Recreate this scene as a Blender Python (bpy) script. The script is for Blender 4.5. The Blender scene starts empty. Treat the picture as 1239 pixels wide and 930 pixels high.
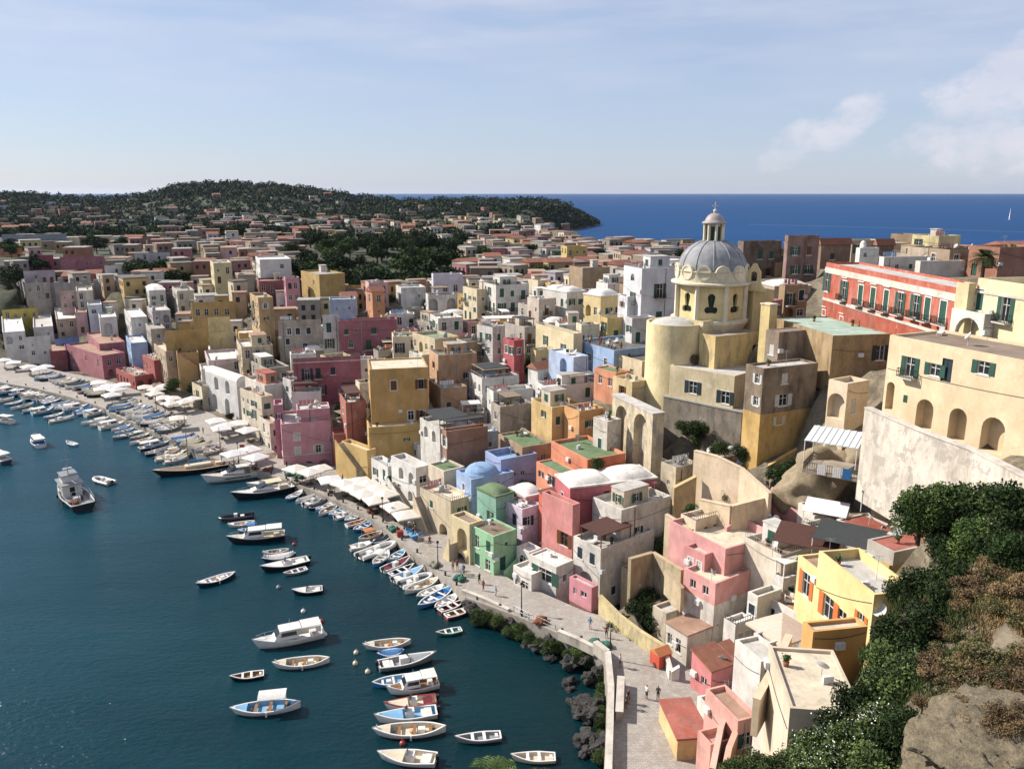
import bpy, math, random
from math import sin, cos, tan, radians as R, pi, sqrt, atan2, floor, hypot
from mathutils import Vector, Matrix, noise
from mathutils.geometry import tessellate_polygon
rnd = random.Random(7)
scene = bpy.context.scene
COL = scene.collection

# ------------------------------------------------------------------ camera maths
FPX, PW, PH = 980.0, 1239.0, 930.0
PITCH = R(13.35)
CAMH = 55.0
cp, sp = cos(PITCH), sin(PITCH)
def ray(u, v):
    a = (u-PW/2)/FPX; b = (PH/2-v)/FPX
    return (a, cp+b*sp, -sp+b*cp)
def at(u, v, Y):
    d = ray(u, v); t = Y/d[1]
    return Vector((d[0]*t, Y, CAMH+d[2]*t))
def atz(u, v, z):
    d = ray(u, v); t = (z-CAMH)/d[2]
    return Vector((d[0]*t, d[1]*t, z))
def proj(p):
    x, y, z = p[0], p[1], p[2]-CAMH
    f = y*cp-z*sp; up = y*sp+z*cp
    if f < .1: f = .1
    return (PW/2+FPX*x/f, PH/2-FPX*up/f, f)

# ------------------------------------------------------------------ tags
THINGS = []
def tag(o, label=None, cat=None, group=None, kind=None):
    if label: o['label'] = label
    if cat: o['category'] = cat
    if group: o['group'] = group
    if kind: o['kind'] = kind
    return o
def empty(name, loc, rz=0, label=None, cat=None, group=None):
    o = bpy.data.objects.new(name, None); COL.objects.link(o)
    o.empty_display_size = .5
    o.location = loc; o.rotation_euler = (0, 0, rz)
    return tag(o, label, cat, group)
def clean(o):
    for k in ('label', '_d', 'group', 'category'):
        if k in o.keys(): del o[k]
def copy_tree(o, parent=None):
    c = o.copy(); COL.objects.link(c)
    if parent is not None: c.parent = parent
    for ch in o.children: copy_tree(ch, c)
    return c

# ------------------------------------------------------------------ mesh builder
class MB:
    def __init__(s, M=None):
        s.v = []; s.f = []; s.m = []; s.sm = []; s.M = M
    def add(s, vs, fs, mi=0, smooth=False):
        n = len(s.v)
        if s.M is not None: vs = [s.M @ Vector(p) for p in vs]
        s.v.extend([tuple(p) for p in vs])
        for f in fs:
            s.f.append(tuple(n+i for i in f)); s.m.append(mi); s.sm.append(smooth)
    def box(s, x0, x1, y0, y1, z0, z1, mi=0):
        vs = [(x0,y0,z0),(x1,y0,z0),(x1,y1,z0),(x0,y1,z0),(x0,y0,z1),(x1,y0,z1),(x1,y1,z1),(x0,y1,z1)]
        s.add(vs, [(0,3,2,1),(4,5,6,7),(0,1,5,4),(1,2,6,5),(2,3,7,6),(3,0,4,7)], mi)
    def prism(s, pts, z0, z1, mi=0, bottom=True):
        n = len(pts)
        vs = [(p[0],p[1],(z0 if not callable(z0) else z0(p))) for p in pts]+[(p[0],p[1],z1) for p in pts]
        fs = [(i,(i+1)%n,n+(i+1)%n,n+i) for i in range(n)]
        fs.append(tuple(range(n,2*n)))
        if bottom: fs.append(tuple(reversed(range(n))))
        s.add(vs, fs, mi)
    def tube(s, p0, p1, r0, r1=None, n=8, mi=0, caps=True, smooth=True):
        if r1 is None: r1 = r0
        p0 = Vector(p0); p1 = Vector(p1); d = (p1-p0)
        if d.length < 1e-6: return
        d.normalize()
        a = d.orthogonal().normalized(); b = d.cross(a)
        vs = []
        for p, r in ((p0,r0),(p1,r1)):
            for i in range(n):
                t = 2*pi*i/n
                vs.append(p+a*(r*cos(t))+b*(r*sin(t)))
        fs = [(i,(i+1)%n,n+(i+1)%n,n+i) for i in range(n)]
        s.add(vs, fs, mi, smooth)
        if caps:
            s.add(vs, [tuple(reversed(range(n))), tuple(range(n,2*n))], mi)
    def lathe(s, prof, cx=0, cy=0, n=24, mi=0, smooth=True, t0=0, t1=2*pi):
        full = abs(t1-t0-2*pi) < 1e-6
        k = n if full else n+1
        vs = []
        for r, z in prof:
            for i in range(k):
                t = t0+(t1-t0)*i/n
                vs.append((cx+r*cos(t), cy+r*sin(t), z))
        fs = []
        for j in range(len(prof)-1):
            for i in range(n):
                i2 = (i+1) % k if full else i+1
                fs.append((j*k+i, j*k+i2, (j+1)*k+i2, (j+1)*k+i))
        s.add(vs, fs, mi, smooth)
    def blob(s, c, r, seed=0, rough=.25, sub=1, mi=0, flat=1.0, smooth=True):
        vs, fs = ICO[sub]
        out = []
        c = Vector(c); o = Vector((seed*3.1, seed*1.7, seed*.9))
        for p in vs:
            k = 1+rough*noise.noise(p*1.6+o)*1.6
            rr = r if not isinstance(r, (tuple, list)) else 1
            q = p*k
            if isinstance(r, (tuple, list)): q = Vector((q.x*r[0], q.y*r[1], q.z*r[2]))
            else: q = Vector((q.x*r, q.y*r, q.z*r*flat))
            out.append(c+q)
        s.add(out, fs, mi, smooth)
    def build(s, name, mats, parent=None, loc=None, rz=0):
        me = bpy.data.meshes.new(name)
        me.from_pydata(s.v, [], s.f)
        if not isinstance(mats, (list, tuple)): mats = [mats]
        for m in mats: me.materials.append(m)
        me.polygons.foreach_set('material_index', s.m)
        me.polygons.foreach_set('use_smooth', s.sm)
        me.update()
        return place(name, me, parent, loc, rz)
def place(name, me, parent=None, loc=None, rz=0):
    o = bpy.data.objects.new(name, me); COL.objects.link(o)
    if parent is not None: o.parent = parent
    if loc is not None: o.location = loc
    if rz: o.rotation_euler = (0, 0, rz)
    return o

def _ico(sub):
    t = (1+sqrt(5))/2
    v = [Vector(p).normalized() for p in ((-1,t,0),(1,t,0),(-1,-t,0),(1,-t,0),(0,-1,t),(0,1,t),(0,-1,-t),(0,1,-t),(t,0,-1),(t,0,1),(-t,0,-1),(-t,0,1))]
    f = [(0,11,5),(0,5,1),(0,1,7),(0,7,10),(0,10,11),(1,5,9),(5,11,4),(11,10,2),(10,7,6),(7,1,8),(3,9,4),(3,4,2),(3,2,6),(3,6,8),(3,8,9),(4,9,5),(2,4,11),(6,2,10),(8,6,7),(9,8,1)]
    for _ in range(sub):
        c = {}; nf = []
        def mid(a, b):
            k = (min(a,b), max(a,b))
            if k not in c:
                c[k] = len(v); v.append(((v[a]+v[b])/2).normalized())
            return c[k]
        for a, b, d in f:
            x, y, z = mid(a,b), mid(b,d), mid(d,a)
            nf += [(a,x,z),(b,y,x),(d,z,y),(x,y,z)]
        f = nf
    return v, f
ICO = {0: _ico(0), 1: _ico(1), 2: _ico(2), 3: _ico(3)}

# ------------------------------------------------------------------ materials
def lin(h):
    h = h.lstrip('#')
    o = []
    for i in (0, 2, 4):
        c = int(h[i:i+2], 16)/255
        o.append(c/12.92 if c <= .04045 else ((c+.055)/1.055)**2.4)
    return (o[0], o[1], o[2], 1)
def sc(c, k): return (c[0]*k, c[1]*k, c[2]*k, 1)
def mixc(a, b, t): return tuple(a[i]*(1-t)+b[i]*t for i in range(3))+(1,)
MATS = {}
class NT:
    def __init__(s, name):
        s.m = bpy.data.materials.new(name); s.m.use_nodes = True
        s.t = s.m.node_tree; s.b = s.t.nodes['Principled BSDF']
    def n(s, typ, **kw):
        x = s.t.nodes.new(typ)
        for k, v in kw.items(): setattr(x, k, v)
        return x
    def l(s, a, b): s.t.links.new(a, b)
    def pos(s, scale=(1,1,1), obj=False):
        if obj: src = s.n('ShaderNodeTexCoord').outputs['Object']
        else: src = s.n('ShaderNodeNewGeometry').outputs['Position']
        mp = s.n('ShaderNodeMapping'); mp.inputs['Scale'].default_value = scale
        s.l(src, mp.inputs['Vector']); return mp.outputs[0]
    def noise(s, vec, scale, detail=3, rough=.6):
        x = s.n('ShaderNodeTexNoise'); x.inputs['Scale'].default_value = scale
        x.inputs['Detail'].default_value = detail; x.inputs['Roughness'].default_value = rough
        s.l(vec, x.inputs['Vector']); return x.outputs['Fac']
    def ramp(s, fac, stops):
        x = s.n('ShaderNodeValToRGB'); e = x.color_ramp.elements
        e[0].position, e[0].color = stops[0][0], stops[0][1]
        e[1].position, e[1].color = stops[-1][0], stops[-1][1]
        for p, c in stops[1:-1]:
            q = e.new(p); q.color = c
        s.l(fac, x.inputs['Fac']); return x.outputs['Color']
    def mix(s, fac, a, b, mode='MIX'):
        x = s.n('ShaderNodeMix', data_type='RGBA', blend_type=mode)
        if isinstance(fac, (int, float)): x.inputs[0].default_value = fac
        else: s.l(fac, x.inputs[0])
        for i, q in ((6, a), (7, b)):
            if isinstance(q, tuple): x.inputs[i].default_value = q
            else: s.l(q, x.inputs[i])
        return x.outputs[2]
    def bump(s, h, strength=.3, dist=.05):
        x = s.n('ShaderNodeBump'); x.inputs['Strength'].default_value = strength
        x.inputs['Distance'].default_value = dist
        s.l(h, x.inputs['Height']); s.l(x.outputs[0], s.b.inputs['Normal'])
    def col(s, c):
        if isinstance(c, tuple): s.b.inputs['Base Color'].default_value = c
        else: s.l(c, s.b.inputs['Base Color'])
    def rough(s, r): s.b.inputs['Roughness'].default_value = r
G = lambda x: (x, x, x, 1)

def plaster(hexc, stain=.35, dirt='#6f655a', k=.78, patch=0.0):
    key = ('pl', hexc, stain, dirt, patch)
    if key in MATS: return MATS[key]
    t = NT('plaster'); c = sc(lin(hexc), k); d = sc(lin(dirt), .8)
    p = t.pos(); pv = t.pos((.8, .8, .26))
    big = t.noise(p, .28, 4, .6)
    base = t.mix(t.ramp(big, [(.35, G(0)), (.68, G(1))]), sc(c, .86), mixc(sc(c, 1.1), (.9,.9,.9,1), .05))
    fine = t.noise(p, 2.3, 4, .7)
    base = t.mix(t.ramp(fine, [(.5, G(0)), (.72, G(.35))]), base, mixc(c, d, .45))
    st = t.noise(pv, .9, 5, .7)
    base = t.mix(t.ramp(st, [(.46, G(0)), (.74, G(min(1, stain*1.5)))]), base, d)
    bl = t.noise(t.pos((1,1,.6)), .75, 6, .75)
    base = t.mix(t.ramp(bl, [(.56, G(0)), (.6, G(.12+stain*.35)), (.72, G(.1+stain*.5))]), base, mixc(d, (.5,.46,.4,1), .35))
    base = t.mix(t.ramp(bl, [(.3, G(.3)), (.4, G(0))]), base, (.62,.57,.5,1))
    if patch:
        pn = t.noise(p, .55, 5, .7)
        base = t.mix(t.ramp(pn, [(.53, G(0)), (.58, G(patch))]), base, mixc(d, (.42,.38,.33,1), .5))
    t.col(base); t.rough(.92)
    t.bump(fine, .35, .04)
    MATS[key] = t.m; return t.m

def flatmat(name, hexc, rough=.6, k=.85, var=.15, metal=0, scale=3.0, spec=.3):
    key = (name, hexc, rough, metal)
    if key in MATS: return MATS[key]
    t = NT(name); c = sc(lin(hexc), k)
    n = t.noise(t.pos(), scale, 3)
    t.col(t.mix(t.ramp(n, [(.35, G(0)), (.65, G(1))]), sc(c, 1-var), sc(c, 1+var*.5)))
    t.rough(rough); t.b.inputs['Metallic'].default_value = metal
    t.b.inputs['Specular IOR Level'].default_value = spec
    MATS[key] = t.m; return t.m
def glassmat():
    t = NT('window_glass'); t.col(lin('#1b2226')); t.rough(.12)
    return t.m
GLASS = glassmat()
WFRAME = flatmat('painted_frame', '#d8d4cb', .6)
WFRAME2 = flatmat('wood_frame', '#6b4a33', .6)
SH = {'g': flatmat('green_shutter', '#35584a', .6), 'b': flatmat('brown_shutter', '#6d4428', .6),
      'o': flatmat('orange_shutter', '#c9733f', .6), 'd': flatmat('dark_shutter', '#2c3a40', .6),
      'u': flatmat('blue_shutter', '#4a8cc0', .6), 'w': flatmat('white_shutter', '#c9c6bd', .6)}
IRON = flatmat('dark_iron', '#2b2a2a', .5)
STEEL = flatmat('pale_metal', '#b8bab8', .35, metal=.4)
WHITEP = flatmat('white_paint', '#e6e3dc', .6, var=.08)
ROOFC = {'white': '#efe8dd', 'grey': '#a9a399', 'dark': '#5d5850', 'green': '#7f9070', 'terra': '#ac876e', 'cream': '#e2d1b4',
         'brown': '#8a7460', 'grass': '#5f7a4c', 'blue': '#8fb2d8', 'redt': '#a65440', 'pgreen': '#a9bda9', 'lgrey': '#c9c4ba'}
def roofmat(k): return plaster(ROOFC[k], .3, '#5c554b', .8)
# ------------------------------------------------------------------ shoreline, quay, terrain
# outer / inner edge of the quay: (u_out, v_out, u_in, v_in, z)
QUAY = [(-60,448,-60,428,1.3),(0,462,0,440,1.3),(45,470,50,446,1.3),(85,480,82,453,1.3),(129,494,128,462,1.3),(134,499,170,478,1.3),
        (172,515,205,488,1.3),(213,533,250,503,1.3),(240,548,290,528,1.3),(300,566,331,560,1.3),(338,577,372,566,1.3),(372,590,398,570,1.3),
        (408,606,412,575,1.3),(444,623,452,596,1.3),(478,648,506,636,1.4),(515,678,545,670,1.5),(548,705,568,687,1.6),
        (565,722,606,712,1.8),(621,742,640,726,2.1),(670,762,690,749,2.4),(716,781,742,764,2.7),(733,791,804,804,3.0),
        (737,830,828,850,3.0),(736,880,820,900,3.0),(733,960,820,960,3.0),(728,1040,830,1040,3.0)]
Q_OUT = [atz(a,b,z) for a,b,c,d,z in QUAY]
Q_IN = [atz(c,d,z) for a,b,c,d,z in QUAY]
# inland side of the land polygon (world coordinates)
LAND = [(p.x, p.y) for p in Q_OUT] + [(14, 20), (14,-40), (240,-40), (260, 300), (215, 390), (130, 440), (62, 480), (48, 620), (48, 800), (56, 960),
        (45, 1100), (95,1230), (150,1400), (192,1590), (150,1700), (0,1900), (-600,2300), (-1800,2300), (-1800, 500), (-700, 300), (-330, 262), (Q_OUT[0].x-60, Q_OUT[0].y+6)]
def inside(x, y, poly):
    c = False; n = len(poly); j = n-1
    for i in range(n):
        xi, yi = poly[i]; xj, yj = poly[j]
        if (yi > y) != (yj > y) and x < (xj-xi)*(y-yi)/(yj-yi)+xi: c = not c
        j = i
    return c
def segdist(x, y, pts, closed=False):
    best = 1e9; n = len(pts)
    for i in range(n if closed else n-1):
        ax, ay = pts[i][0], pts[i][1]; bx, by = pts[(i+1)%n][0], pts[(i+1)%n][1]
        dx, dy = bx-ax, by-ay; L = dx*dx+dy*dy
        t = 0 if L == 0 else max(0, min(1, ((x-ax)*dx+(y-ay)*dy)/L))
        d = hypot(x-ax-t*dx, y-ay-t*dy)
        if d < best: best = d
    return best
QPOLY = [(p.x, p.y) for p in Q_OUT] + [(p.x, p.y) for p in reversed(Q_IN)]
QINL = [(p.x, p.y) for p in Q_IN]
CTRL = []            # (x, y, z, weight) ground heights
def ctrl(x, y, z, w=1.0): CTRL.append((x, y, z, w))
for a, b in zip(Q_OUT, Q_IN):
    ctrl(b.x, b.y, b.z-.3, 1.5)
RIDGE = [(-400,242),(-120,238),(0,233),(60,238),(130,240),(180,236),(205,228),(240,222),(290,223),(340,225),(390,231),(440,239),(480,243),(560,242),(600,243),(645,242),(680,246),(700,254),(720,264),(735,271),(760,276)]
def ridge_z(x, y):
    u = PW/2+FPX*x/(y*cp+40*sp)
    for i in range(len(RIDGE)-1):
        if RIDGE[i][0] <= u <= RIDGE[i+1][0]:
            t = (u-RIDGE[i][0])/(RIDGE[i+1][0]-RIDGE[i][0])
            v = RIDGE[i][1]*(1-t)+RIDGE[i+1][1]*t
            return at(u, v+2, 1500).z-3
    return 40 if u < 0 else 2
def smooth(t): t = max(0, min(1, t)); return t*t*(3-2*t)
_grid = {}
def far_h(x, y):
    base = 25+3*noise.noise(Vector((x*.006, y*.006, 0)))
    if y > 800:
        rz = ridge_z(x, min(y, 1500))
        t = smooth((y-800)/700)
        base = base*(1-t)+rz*t
        if y > 1500: base = rz*(1-smooth((y-1500)/500))
    return base
def ground(x, y):
    """height of the bare ground"""
    if not inside(x, y, LAND): return -4.0
    if inside(x, y, QPOLY): return .6
    far = smooth((y-250)/120)
    h = far_h(x, y) if far > 0 else 0
    if far < 1:
        s = w = 0
        for cx, cy, cz, cw in CTRL:
            d = (x-cx)**2+(y-cy)**2+2.5
            k = cw/(d*d*sqrt(d)); s += k*cz; w += k
        h = h*far+(s/w)*(1-far)
        for P in FOOT:
            if 'fill' not in P and abs(P['cen'].x-x) < 26 and abs(P['cen'].y-y) < 26 and rect_hit(x, y, P['poly'], 1.2): h = min(h, P['zb']-.1)
        dq = segdist(x, y, QINL)
        h = min(h-2.2*smooth(dq/10)*(1-smooth((x-25)/20)), 1.0+dq*1.6)
    if y > 300:
        d = segdist(x, y, LAND, True)
        h = min(h, -1+d*.8)
    return h
# ------------------------------------------------------------------ windows
def arch_loop(x, z, w, h, seg=8):
    r = w/2; zc = z+h-r
    pts = [(x, z), (x+w, z)]
    for i in range(seg+1):
        t = pi*i/seg
        pts.append((x+r+r*cos(t), zc+r*sin(t)))
    return pts
WCACHE = {}
REC = .18
def window_meshes(w, h, arched):
    key = (round(w,1), round(h,1), arched)
    if key in WCACHE: return WCACHE[key]
    w, h = key[0], key[1]
    fr = MB(); pn = MB(); s1 = MB(); b = .08
    y0, y1 = REC-.08, REC+.04
    if arched:
        o = arch_loop(0, 0, w, h); i_ = arch_loop(b, b, w-2*b, h-2*b)
        n = len(o)
        for k in range(n):
            q = (k+1) % n
            fr.add([(o[k][0],y0,o[k][1]),(o[q][0],y0,o[q][1]),(i_[q][0],y0,i_[q][1]),(i_[k][0],y0,i_[k][1])], [(0,1,2,3)])
        pn.add([(p[0],REC,p[1]) for p in o], [tuple(range(n))])
    else:
        fr.box(0,w,y0,y1,0,b); fr.box(0,w,y0,y1,h-b,h); fr.box(0,b,y0,y1,b,h-b); fr.box(w-b,w,y0,y1,b,h-b)
        pn.add([(0,REC,0),(w,REC,0),(w,REC,h),(0,REC,h)], [(0,1,2,3)])
    fr.box(w/2-.04, w/2+.04, y0, y1, b, h-b)
    if h > 1.2: fr.box(b, w-b, y0+.01, y1-.01, h*.62, h*.62+.06)
    # one shutter leaf (closed leaf half width, with louvre steps)
    lw = w/2
    s1.box(0, lw-.01, -.05, -.005, 0, h)
    for i in range(int(h/.22)):
        s1.box(.06, lw-.07, -.07, -.05, .08+i*.22, .2+i*.22)
    def me(mb, nm, mats):
        m = bpy.data.meshes.new(nm); m.from_pydata(mb.v, [], mb.f)
        for x in mats: m.materials.append(x)
        return m
    WCACHE[key] = (me(fr, 'window', [WFRAME]), me(pn, 'pane', [GLASS]), me(s1, 'shutter', [WFRAME]))
    return WCACHE[key]
def setmat(o, mat):
    o.material_slots[0].link = 'OBJECT'; o.material_slots[0].material = mat
def add_window(parent, M, w, h, style, arched, near, name='window'):
    wm, pm, sm = window_meshes(w, h, arched)
    rw, rh = round(w,1), round(h,1)
    o = place(name, wm, parent); o.matrix_local = M @ Matrix.Diagonal((w/rw, 1, h/rh, 1))
    setmat(o, WFRAME2 if style == 'b' else WFRAME)
    p = place('pane', pm, o)
    if style in SH and near and not arched:
        k = rnd.random()
        if k < .45:      # closed leaves
            for xx, mir in ((.005, 0), (rw/2+.005, 0)):
                s = place('shutter', sm, o); s.location = (xx, .1, 0); setmat(s, SH[style])
        else:            # leaves folded back on the wall
            for xx in (-rw/2-.02, rw+.03):
                s = place('shutter', sm, o); s.location = (xx, -.005, 0); setmat(s, SH[style])
    return o
def door_mesh(w, h):
    key = ('door', round(w,1), round(h,1))
    if key not in WCACHE:
        m = MB(); b = .08
        m.box(0,b,REC-.08,REC+.04,0,h); m.box(w-b,w,REC-.08,REC+.04,0,h); m.box(b,w-b,REC-.08,REC+.04,h-b,h)
        m.box(b,w-b,REC-.02,REC+.02,0,h-b)
        for i in (0,1):
            x0 = b+.06+i*(w/2-b); x1 = x0+w/2-b-.12
            m.box(x0,x1,REC-.05,REC-.02,.15,h*.45); m.box(x0,x1,REC-.05,REC-.02,h*.5,h-b-.12)
        me = bpy.data.meshes.new('door'); me.from_pydata(m.v, [], m.f); me.materials.append(WFRAME2)
        WCACHE[key] = me
    return WCACHE[key]
def rail_mb(mb, p0, p1, z, h=1.0, step=.35, r=.02):
    p0 = Vector((p0[0],p0[1],0)); p1 = Vector((p1[0],p1[1],0)); L = (p1-p0).length
    n = max(1, int(L/step))
    for i in range(n+1):
        p = p0.lerp(p1, i/n)
        mb.box(p.x-r, p.x+r, p.y-r, p.y+r, z, z+h)
    for zz in (h, h*.1):
        mb.tube((p0.x,p0.y,z+zz), (p1.x,p1.y,z+zz), r*1.6, n=4, smooth=False)

# ------------------------------------------------------------------ house
HOUSES = []          # (bbox, Y, short label, u, v)
FOOT = []            # footprints for the fill-in test
def face_mb(mb, face, w, zb, zt, holes, mi=0):
    """outer wall face with openings. face 'A': plane x=0 along +y, face 'B': plane y=0 along +x"""
    def P(s, z, d=0): return (d, s, z) if face == 'A' else (s, d, z)
    loops = [[Vector((0,zb,0)), Vector((w,zb,0)), Vector((w,zt,0)), Vector((0,zt,0))]]
    for hz in holes: loops.append([Vector((a,b,0)) for a,b in hz['loop']])
    flat = [p for l in loops for p in l]
    tris = tessellate_polygon(loops) if holes else [(0,1,2),(0,2,3)]
    fs = []
    for t in tris:
        a, b, c = (flat[i] for i in t)
        cr = (b-a).cross(c-a).z
        if abs(cr) < 1e-9: continue
        if (cr > 0) == (face == 'A'): t = (t[0], t[2], t[1])
        fs.append(t)
    mb.add([P(p.x, p.y) for p in flat], fs, mi)
    for hz in holes:
        l = hz['loop']; n = len(l); d = hz['depth']
        vs = [P(a,b) for a,b in l]+[P(a,b,d) for a,b in l]
        q = [(i,(i+1)%n,n+(i+1)%n,n+i) for i in range(n)]
        if hz.get('cap'): q.append(tuple(range(n,2*n)))
        mb.add(vs, q, mi)
def auto_holes(w, zb, zt, o, first=1.5, pitch=2.9, doorfl=True):
    out = []
    n = int((w-.9)/o.get('gap', 2.35)+.35)
    if w < 1.8: return out
    n = max(1, n)
    fl = 0; z = zt-first-1.5
    while z > zb+.8 and fl < o.get('floors', 5):
        last = z-pitch < zb+.8
        for i in range(n):
            if rnd.random() < o.get('skip', .14): continue
            cx = (i+.5)*w/n+rnd.uniform(-.15,.15)
            r = rnd.random()
            if last and rnd.random() < .3 and z < zb+3.2: out.append((cx, zb+.5, 1.1, 2.1, 'door'))
            elif r < o.get('balc', .15): out.append((cx, z-.75, 1.1, 2.2, 'balc'))
            elif r < o.get('balc', .15)+o.get('arch', .08) and w > 4: out.append((cx, z-.9, 1.7, 2.4, 'arch'))
            else: out.append((cx, z, *rnd.choice([(1.0,1.5),(1.0,1.4),(.9,1.2),(.9,1.5),(.6,.7),(1.2,2.0),(1.5,1.3),(.7,1.0),(1.1,2.1)]), 'win'))
        z -= pitch; fl += 1
    return out
def house(label, col, roof, uL, uC, uR, vT, vB, Y, alpha, **o):
    """pixel bounds are only the measurements; everything becomes metres here"""
    C = at(uC, vT, Y); zt = C.z; al = R(alpha)
    a = Vector((-cos(al), sin(al), 0)); b = Vector((sin(al), cos(al), 0))
    def solve(d, u):
        if isinstance(u, str): return float(u[1:])
        lo, hi = .3, 60
        f = lambda k: proj(C+d*k)[0]-u
        s = 1 if f(lo) < f(hi) else -1
        for _ in range(40):
            m = (lo+hi)/2
            if f(m)*s < 0: lo = m
            else: hi = m
        return min(lo, 40)
    wA = solve(a, uL); wB = solve(b, uR)
    if not isinstance(uL, str) and alpha > 70 and not o.get('long'): wA = min(wA, 10)
    if not isinstance(uL, str) and alpha > 60 and not o.get('long'): wA = min(wA, 15)
    if not isinstance(uR, str) and alpha < 56: wB = min(wB, 16)
    if 'dA' in o: wA = o['dA']
    if 'dB' in o: wB = o['dB']
    zb = at(uC, vB, Y).z
    cen = C+a*wA/2+b*wB/2
    P = dict(label=label, col=col, roof=roof, loc=(C.x, C.y), rz=pi/2-al, wA=wA, wB=wB, zt=zt, zb=zb, Y=Y, o=o)
    ctrl(cen.x, cen.y, zb+(o.get('rise', 1.0)), 1); ctrl(C.x+a.x*.5, C.y+a.y*.5, zb, .7)
    bb = [proj(Vector((C.x,C.y,0))+a*i+b*j+Vector((0,0,k))) for i in (0,wA) for j in (0,wB) for k in (zb,zt)]
    P['bb'] = (min(q[0] for q in bb), max(q[0] for q in bb), min(q[1] for q in bb), max(q[1] for q in bb))
    P['cen'] = cen; P['poly'] = [(C.x,C.y), ((C+a*wA).x,(C+a*wA).y), ((C+a*wA+b*wB).x,(C+a*wA+b*wB).y), ((C+b*wB).x,(C+b*wB).y)]
    FOOT.append(P)
    return P
def make_house(P):
    o = P['o']; near = P['Y'] < 215; vnear = P['Y'] < 165
    wA, wB = P['wA'], P['wB']
    if P['zb'] is None:
        g = min(ground(x, y) for x, y in P['poly'])
        zb = g-.8
    else:
        g = min(min(ground(x, y) for x, y in P['poly']), P['zb'])
        zb = g-.8
    zb = max(zb, -1.5)
    if 'lift' in o: zb = P['zb']
    h = P['zt']-zb; vis = P['zt']-(P['zb'] if P['zb'] is not None else zb+.8)
    root = empty(o.get('name', 'house'), (P['loc'][0], P['loc'][1], zb), P['rz'])
    tag(root, P['label'], o.get('cat', 'house'), o.get('group'))
    zv = max(.3, h-vis)      # lowest visible height
    par = o.get('par', .7 if near else .5) if P['roof'][0] != 'v' else 0
    if P['roof'] == 'tile': par = 0
    wall = plaster(P['col'], o.get('stain', .3), o.get('dirt', '#6f655a'), .8, o.get('patch', 0))
    hA = o['A'] if 'A' in o else auto_holes(wA, zv, h, o)
    hB = o['B'] if 'B' in o else auto_holes(wB, zv, h, o)
    def conv(L, W, d):
        out = []
        for f, t, w, hh, k in L:
            s_ = f*W
            if f > 50:       # measured column: solve the distance along the wall
                lo, hi = 0, W; C = Vector((P['loc'][0], P['loc'][1], P['zt']-1.5)); g = 1 if proj(C)[0] < proj(C+d*W)[0] else -1
                for _ in range(30):
                    s_ = (lo+hi)/2
                    if (proj(C+d*s_)[0]-f)*g < 0: lo = s_
                    else: hi = s_
            if t > 50: t = P['zt']-at(f, t, P['loc'][1]+d.y*s_).z
            out.append((s_, h-t-hh, w, hh, k))
        return out
    rz = P['rz']; bd = Vector((cos(rz), sin(rz), 0)); ad = Vector((-sin(rz), cos(rz), 0))
    if 'A' in o: hA = conv(hA, wA, ad)
    if 'B' in o: hB = conv(hB, wB, bd)
    mats = [wall]
    if o.get('socle'): mats.append(plaster(o['socle'][0], .4, '#5a5048', .8))
    mb = MB(); balc = []
    wins = []
    for face, w, holes in (('A', wA, hA), ('B', wB, hB)):
        hl = []; used = []
        for cx, z, ww, hh, k in holes:
            x0 = cx-ww/2
            if x0 < .12 or x0+ww > w-.12:
                ww = min(ww, w-.3); x0 = max(.14, min(w-.14-ww, x0))
            if z < .2: hh -= .2-z; z = .2
            if ww < .4 or hh < .5 or z+hh > h-.15: continue
            if any(x0 < u1+.15 and x0+ww > u0-.15 and z < v1+.12 and z+hh > v0-.12 for u0,u1,v0,v1 in used): continue
            used.append((x0, x0+ww, z, z+hh))
            if k in ('arch', 'awin', 'darch'):
                lp = arch_loop(x0, z, ww, hh)
                hl.append(dict(loop=lp, depth={'arch': o.get('ad', 1.0), 'awin': REC+.02, 'darch': 2.2}[k], cap=True))
                if k == 'awin': wins.append((face, x0, z, ww, hh, 'awin'))
                if k == 'darch': wins.append((face, x0, z, ww, hh, 'darch'))
            elif k == 'loggia':
                hl.append(dict(loop=[(x0,z),(x0+ww,z),(x0+ww,z+hh),(x0,z+hh)], depth=1.6, cap=True))
                wins.append((face, x0, z, ww, hh, 'loggia'))
            else:
                hl.append(dict(loop=[(x0,z),(x0+ww,z),(x0+ww,z+hh),(x0,z+hh)], depth=REC+.02, cap=False))
                wins.append((face, x0, z, ww, hh, k))
        if o.get('socle'):
            zs = h-vis+o['socle'][1]
            # split wall at socle height: lower band set 3 mm proud as its own strip
            face_mb(mb, face, w, 0, h, hl, 0)
            e = .02
            if face == 'A': mb.box(-e, 0-.001, 0, w, 0, zs, 1)
            else: mb.box(0, w, -e, -.001, 0, zs, 1)
        else:
            face_mb(mb, face, w, 0, h, hl, 0)
    # back faces, parapet top and inside
    t = .25
    mb.add([(0,wA,0),(wB,wA,0),(wB,wA,h),(0,wA,h)], [(3,2,1,0)]); mb.add([(wB,0,0),(wB,wA,0),(wB,wA,h),(wB,0,h)], [(0,1,2,3)])
    if par > 0 and min(wA, wB) > 1.2:
        zr = h-par
        O = [(0,0),(wB,0),(wB,wA),(0,wA)]; I = [(t,t),(wB-t,t),(wB-t,wA-t),(t,wA-t)]
        mb.add([(x,y,h) for x,y in O]+[(x,y,h) for x,y in I], [(i,(i+1)%4,4+(i+1)%4,4+i) for i in range(4)])
        mb.add([(x,y,h) for x,y in I]+[(x,y,zr-.05) for x,y in I], [(i,4+i,4+(i+1)%4,(i+1)%4) for i in range(4)])
    wo = mb.build('wall', mats, root)
    # roof
    rm = MB(); r = P['roof']; rcol = o.get('rcol', 'white')
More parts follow.
